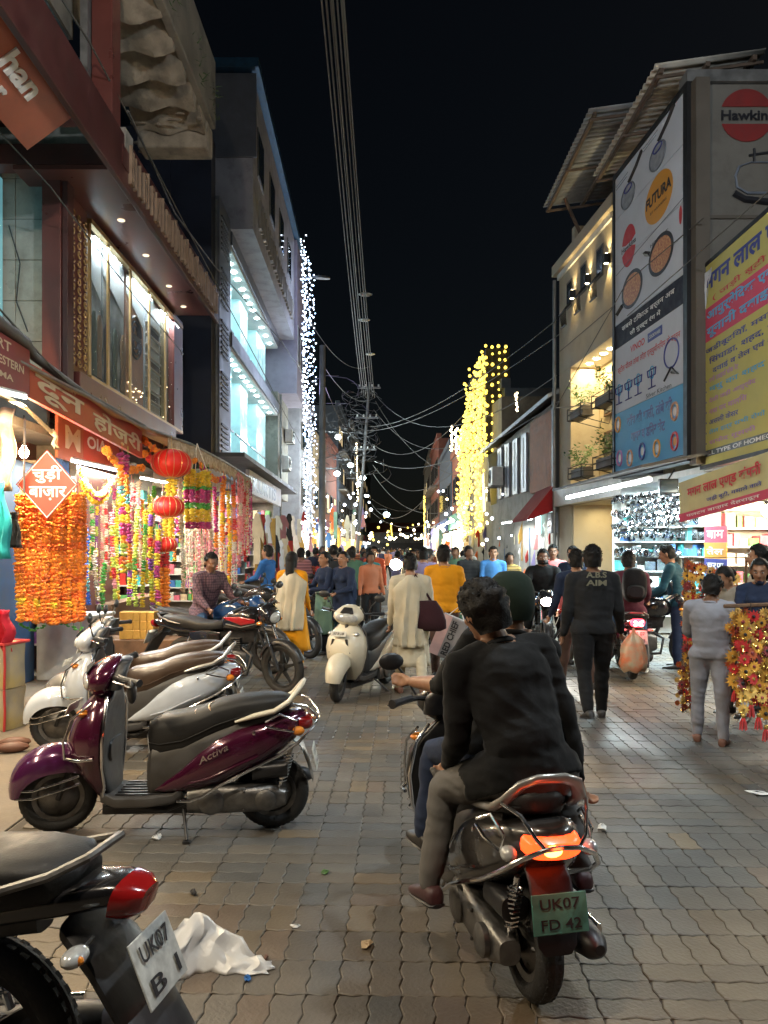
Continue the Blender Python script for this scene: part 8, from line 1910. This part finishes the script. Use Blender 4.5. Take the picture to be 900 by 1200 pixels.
person('man with dark hair in beige top behind the white dupatta', (3.86, 7.9, 0), rad(165), dict(armL=(10, 6, 30, 0)), top=K_cream, bottom=K_charc, H=1.68, hair='tall')
person('woman in grey shawl stooping behind the boy', (3.5, 7.6, 0), rad(200), dict(lean=12, nod=20), female=True, top=cloth('dove', (.3, .28, .24)), bottom=K_grey, H=1.5, shawl=(cloth('dove', (.3, .28, .24)), 'short'), hair='bun')
person('man in lavender shirt in the crowd beside the mustard shirt', (.68, 13.2, 0), rad(90), dict(), top=K_purple, bottom=K_charc, H=1.66, **NF)
person('man in rust red sweater with dark chest stripe in the crowd', (-.22, 17.2, 0), rad(-95), dict(legL=(10, 2, 5, 0)), top=cloth('rust_red', (.45, .07, .03)), bottom=K_brown, H=1.68)
# -------- the crowd farther down the street
M_oc = mat('crowd_cloth', (.5, .5, .5), .9, var=.15, scale=4, objcol=True, bump=.3, bscale=14)
M_oc2 = mat('crowd_striped_cloth', (.5, .5, .5), .9, var=.15, scale=4, objcol=True, bump=.3, bscale=14)
_n = M_oc2.node_tree.nodes; _l = M_oc2.node_tree.links; _w = _n.new('ShaderNodeTexWave'); _w.bands_direction = 'Z'; _w.inputs['Scale'].default_value = 5; _w.inputs['Distortion'].default_value = .6
_c = _n.new('ShaderNodeValToRGB'); _c.color_ramp.elements[0].color = (1, 1, 1, 1); _c.color_ramp.elements[1].color = (.3, .3, .38, 1); _c.color_ramp.elements[0].position = .5; _c.color_ramp.elements[1].position = .75
_t = _n.new('ShaderNodeTexCoord'); _l.new(_t.outputs['Object'], _w.inputs['Vector']); _l.new(_w.outputs[0], _c.inputs[0])
_x = _n.new('ShaderNodeMix'); _x.data_type = 'RGBA'; _x.blend_type = 'MULTIPLY'; _x.inputs[0].default_value = .8; _b = _n['Principled BSDF']; _l.new(_b.inputs['Base Color'].links[0].from_socket, _x.inputs[6]); _l.new(_c.outputs[0], _x.inputs[7]); _l.new(_x.outputs[2], _b.inputs['Base Color'])
protos = []
for i, (fem, bot, kw) in enumerate(((False, K_charc, dict(legL=(14, 2, 4, 0), legR=(-12, 2, 20, 8))), (False, K_denim, dict(armL=(12, 6, 20, 0), legR=(8, 2, 4, 0))), (True, M_oc, dict(legL=(6, 2, 4, 0))), (False, K_brown, dict(armR=(20, 8, 50, 20), turn=30, legL=(-16, 2, 24, 8), legR=(16, 2, 4, 0))), (True, K_charc, dict(armL=(10, 5, 80, 20), turn=-25, legL=(10, 2, 4, 0), legR=(-10, 2, 14, 0))), (False, K_charc, dict(turn=25, lean=5, armL=(-18, 6, 15, 0), armR=(22, 6, 30, 0), legL=(20, 2, 4, 0), legR=(-18, 2, 30, 10))))):
    t, J = person('crowd figure', (0, 0, 0), rad(90), kw, top=M_oc2 if i in (1, 3) else M_oc, bottom=bot, skin=M_skin_d, H=1.66, female=fem, kurta=(M_oc, .7, .3) if fem else None, hair='bun' if fem else 'short', voxel=.028, hands=False, face=False, folds=.6)
    protos.append(t)
CC = [('orange', (.34, .11, .05)), ('lavender', (.16, .14, .24)), ('white', (.38, .38, .36)), ('dark blue', (.02, .035, .09)), ('pink', (.32, .14, .15)), ('black', (.012, .012, .014)), ('navy', (.015, .02, .05)), ('maroon', (.11, .025, .04)), ('cream', (.38, .33, .24)), ('dull green', (.06, .13, .08)), ('black', (.012, .012, .014)), ('grey', (.10, .10, .11)), ('red', (.26, .03, .03)), ('brown', (.08, .045, .03)), ('turquoise', (.04, .22, .24)), ('mustard', (.32, .2, .05))]
spots = []; tries = 0
while len(spots) < 88 and tries < 6000:
    tries += 1; Y = 14.5+55*R.random()**1.6; px = R.uniform(352, 610) if Y < 24 else R.uniform(372, 565)
    X = (px-450)*Y/F
    if X < -3.4 or X > 3.9-.01*Y or (Y < 19 and abs(X-.3) < .35): continue
    if X < -2.2 and Y < 20: continue
    if Y < 22 and 600 < px < 655: continue
    if any((X-a)**2+(Y-b)**2 < .36 for a, b in spots): continue
    spots.append((X, Y))
first = {}
for i, (X, Y) in enumerate(sorted(spots, key=lambda s: s[1])):
    p = protos[i % 6]; nm, c = CC[(i*5+i//7) % len(CC)]; away = R.random() < .65; side_ = 'left' if X < -.8 else ('right' if X > 1.4 else 'middle')
    dist = 'nearer' if Y < 24 else ('far' if Y < 40 else 'farthest')
    lab = '%s shopper in %s clothes walking %s on the %s of the street' % (dist, nm, 'away' if away else 'nearer', side_)
    k = R.uniform(.86, 1.14); col = tuple(min(1, v*k) for v in c)+(1,)
    g = 'crowd: '+lab
    if i < 6: o = p; o.location = (X, Y, 0); o['label'] = lab; o['group'] = g; [setattr(ch, 'color', col) for ch in o.children]
    else: o = dup(p, (X, Y, 0), None, lab, g, col)
    o.rotation_euler.z = rad(90 if away else -90)+R.uniform(-.5, .5); s_ = R.uniform(.93, 1.04); o.scale = (s_,)*3
for p in bpy.data.objects:
    if p.get('group', '').startswith('crowd: '): p['group'] = 'crowd down the street'
# ---------------------------------------------------------------- unseen street lamps added to brighten dim facades, and open shops just out of frame
for x, y, h, arm, e, c, lab in ((-3.0, .5, 6.6, 1.4, 560, (1.0, .84, .64), 'added fill lamp on the left pavement near the camera'), (4.4, 3.6, 7.2, -2.3, 620, (.82, .93, 1), 'added fill lamp at the right kerb before the yellow banner')):
    t = street_lamp(lab, (x, y, 0), h, arm, True)
    lamp('POINT', (arm+.25*(1 if arm > 0 else 1), 0, h-.05), e, c, .12, parent=t)
for i, (Ya, Yb) in enumerate(((1.5, 3.2), (4.0, 5.8))):
    tube_lamp(('tube lamp of the open shop left of the camera', 'tube lamp over the pavement beside the sacks')[i], (FL.X(Ya, .6), Ya, 3.0), (FL.X(Yb, .6), Yb, 3.0), 80, (1, .80, .52))
tube_lamp('tube lamp of the open shop right of the camera', (4.3, 2.5, 2.7), (4.3, 4.5, 2.7), 60, (.85, .97, 1))
# -------- service clutter on the facades
def ac_unit(label, p, rz):
    t = thing('air_conditioner', label, 'air conditioner', p, rz); q = MB(); q.box(-.17, .17, -.42, .42, 0, .58); q.build('casing', M_white_pl, t, 0, bevel=.015)
    q = MB(); q.lathe([(.2, 0), (.22, .01), (.22, .02), (.2, .025)], (.17, -.1, .3), (1, 0, 0), 24, closed=True)
    for k in range(5): q.lathe([(.035+.035*k, .012), (.04+.035*k, .012), (.04+.035*k, .018), (.035+.035*k, .018)], (.165, -.1, .3), (1, 0, 0), 20, closed=True)
    q.build('fan_grille', M_iron, t, 30)
    q = MB(); q.box(-.2, .2, -.35, -.31, -.05, 0); q.box(-.2, .2, .31, .35, -.05, 0); q.build('bracket', M_steel, t, 0)
ac_unit('air conditioner on the grey slanted building above the red awning', (FR.X(24.2, .2), 24.2, 3.6), rad(180)); ac_unit('air conditioner under the lilac upper storey on the left', (FL.X(33.2, .32), 33.2, 5.0), 0)
ac_unit('air conditioner lower on the wall by the white fairy lights', (FL.X(34.8, .32), 34.8, 6.4), 0)
def pipe(label, pts, r=.04, m=M_steel): tag(MB().tube(pts, r, 8).build('drain_pipe', m, None, 60), label, 'pipe')
pipe('grey drain pipe down the far edge of the beige building', [(FR.X(18.25, .1), 18.25, 8.0), (FR.X(18.25, .1), 18.25, .2)]); pipe('thin conduit down the navy front pier', [(FL.X(19.5, .08), 19.5, 10.5), (FL.X(19.5, .08), 19.5, 3.8)], .03)
pipe('drain pipe on the dim end wall of the commercial building', [(FL.X(32.3, .2), 32.3, 8.1), (FL.X(32.3, .2), 32.3, .5)], .05)
for i, (Y_, z_) in enumerate(((18.45, 2.0), (25.8, 3.2))):
    t = thing('meter_box', ('grey meter box by the red awning', 'grey meter box between the far garment shops')[i], 'meter box', (FR.X(Y_, .08), Y_, z_)); q = MB(); q.box(-.08, .08, -.2, .2, 0, .5); q.build('case', M_greyclad, t, 0, bevel=.01); q = MB(); q.box(-.085, -.081, -.12, .12, .15, .35); q.build('window', M_glass_d, t, 0)

# -------- look-alikes: say which one by its place in its row
from bpy_extras.object_utils import world_to_camera_view
ORD = ['first', 'second', 'third', 'fourth', 'fifth', 'sixth', 'seventh', 'eighth', 'ninth', 'tenth', 'eleventh', 'twelfth', 'thirteenth', 'fourteenth', 'fifteenth', 'sixteenth', 'seventeenth', 'eighteenth', 'nineteenth', 'twentieth', 'twenty-first', 'twenty-second', 'twenty-third', 'twenty-fourth']
bpy.context.view_layer.update()
same = {}
for o in bpy.data.objects:
    if o.parent is None and o.get('category') and o.get('label'): same.setdefault(o['label'], []).append(o)
for lab, os_ in same.items():
    if not 2 <= len(os_) <= 24 or len(lab.split()) > 12: continue
    os_.sort(key=lambda o: world_to_camera_view(SC, cam, o.matrix_world.translation).x)
    for i, o in enumerate(os_):
        o['label'] = lab+', '+('leftmost' if i == 0 else 'rightmost' if i == len(os_)-1 else ORD[i]+' from left')
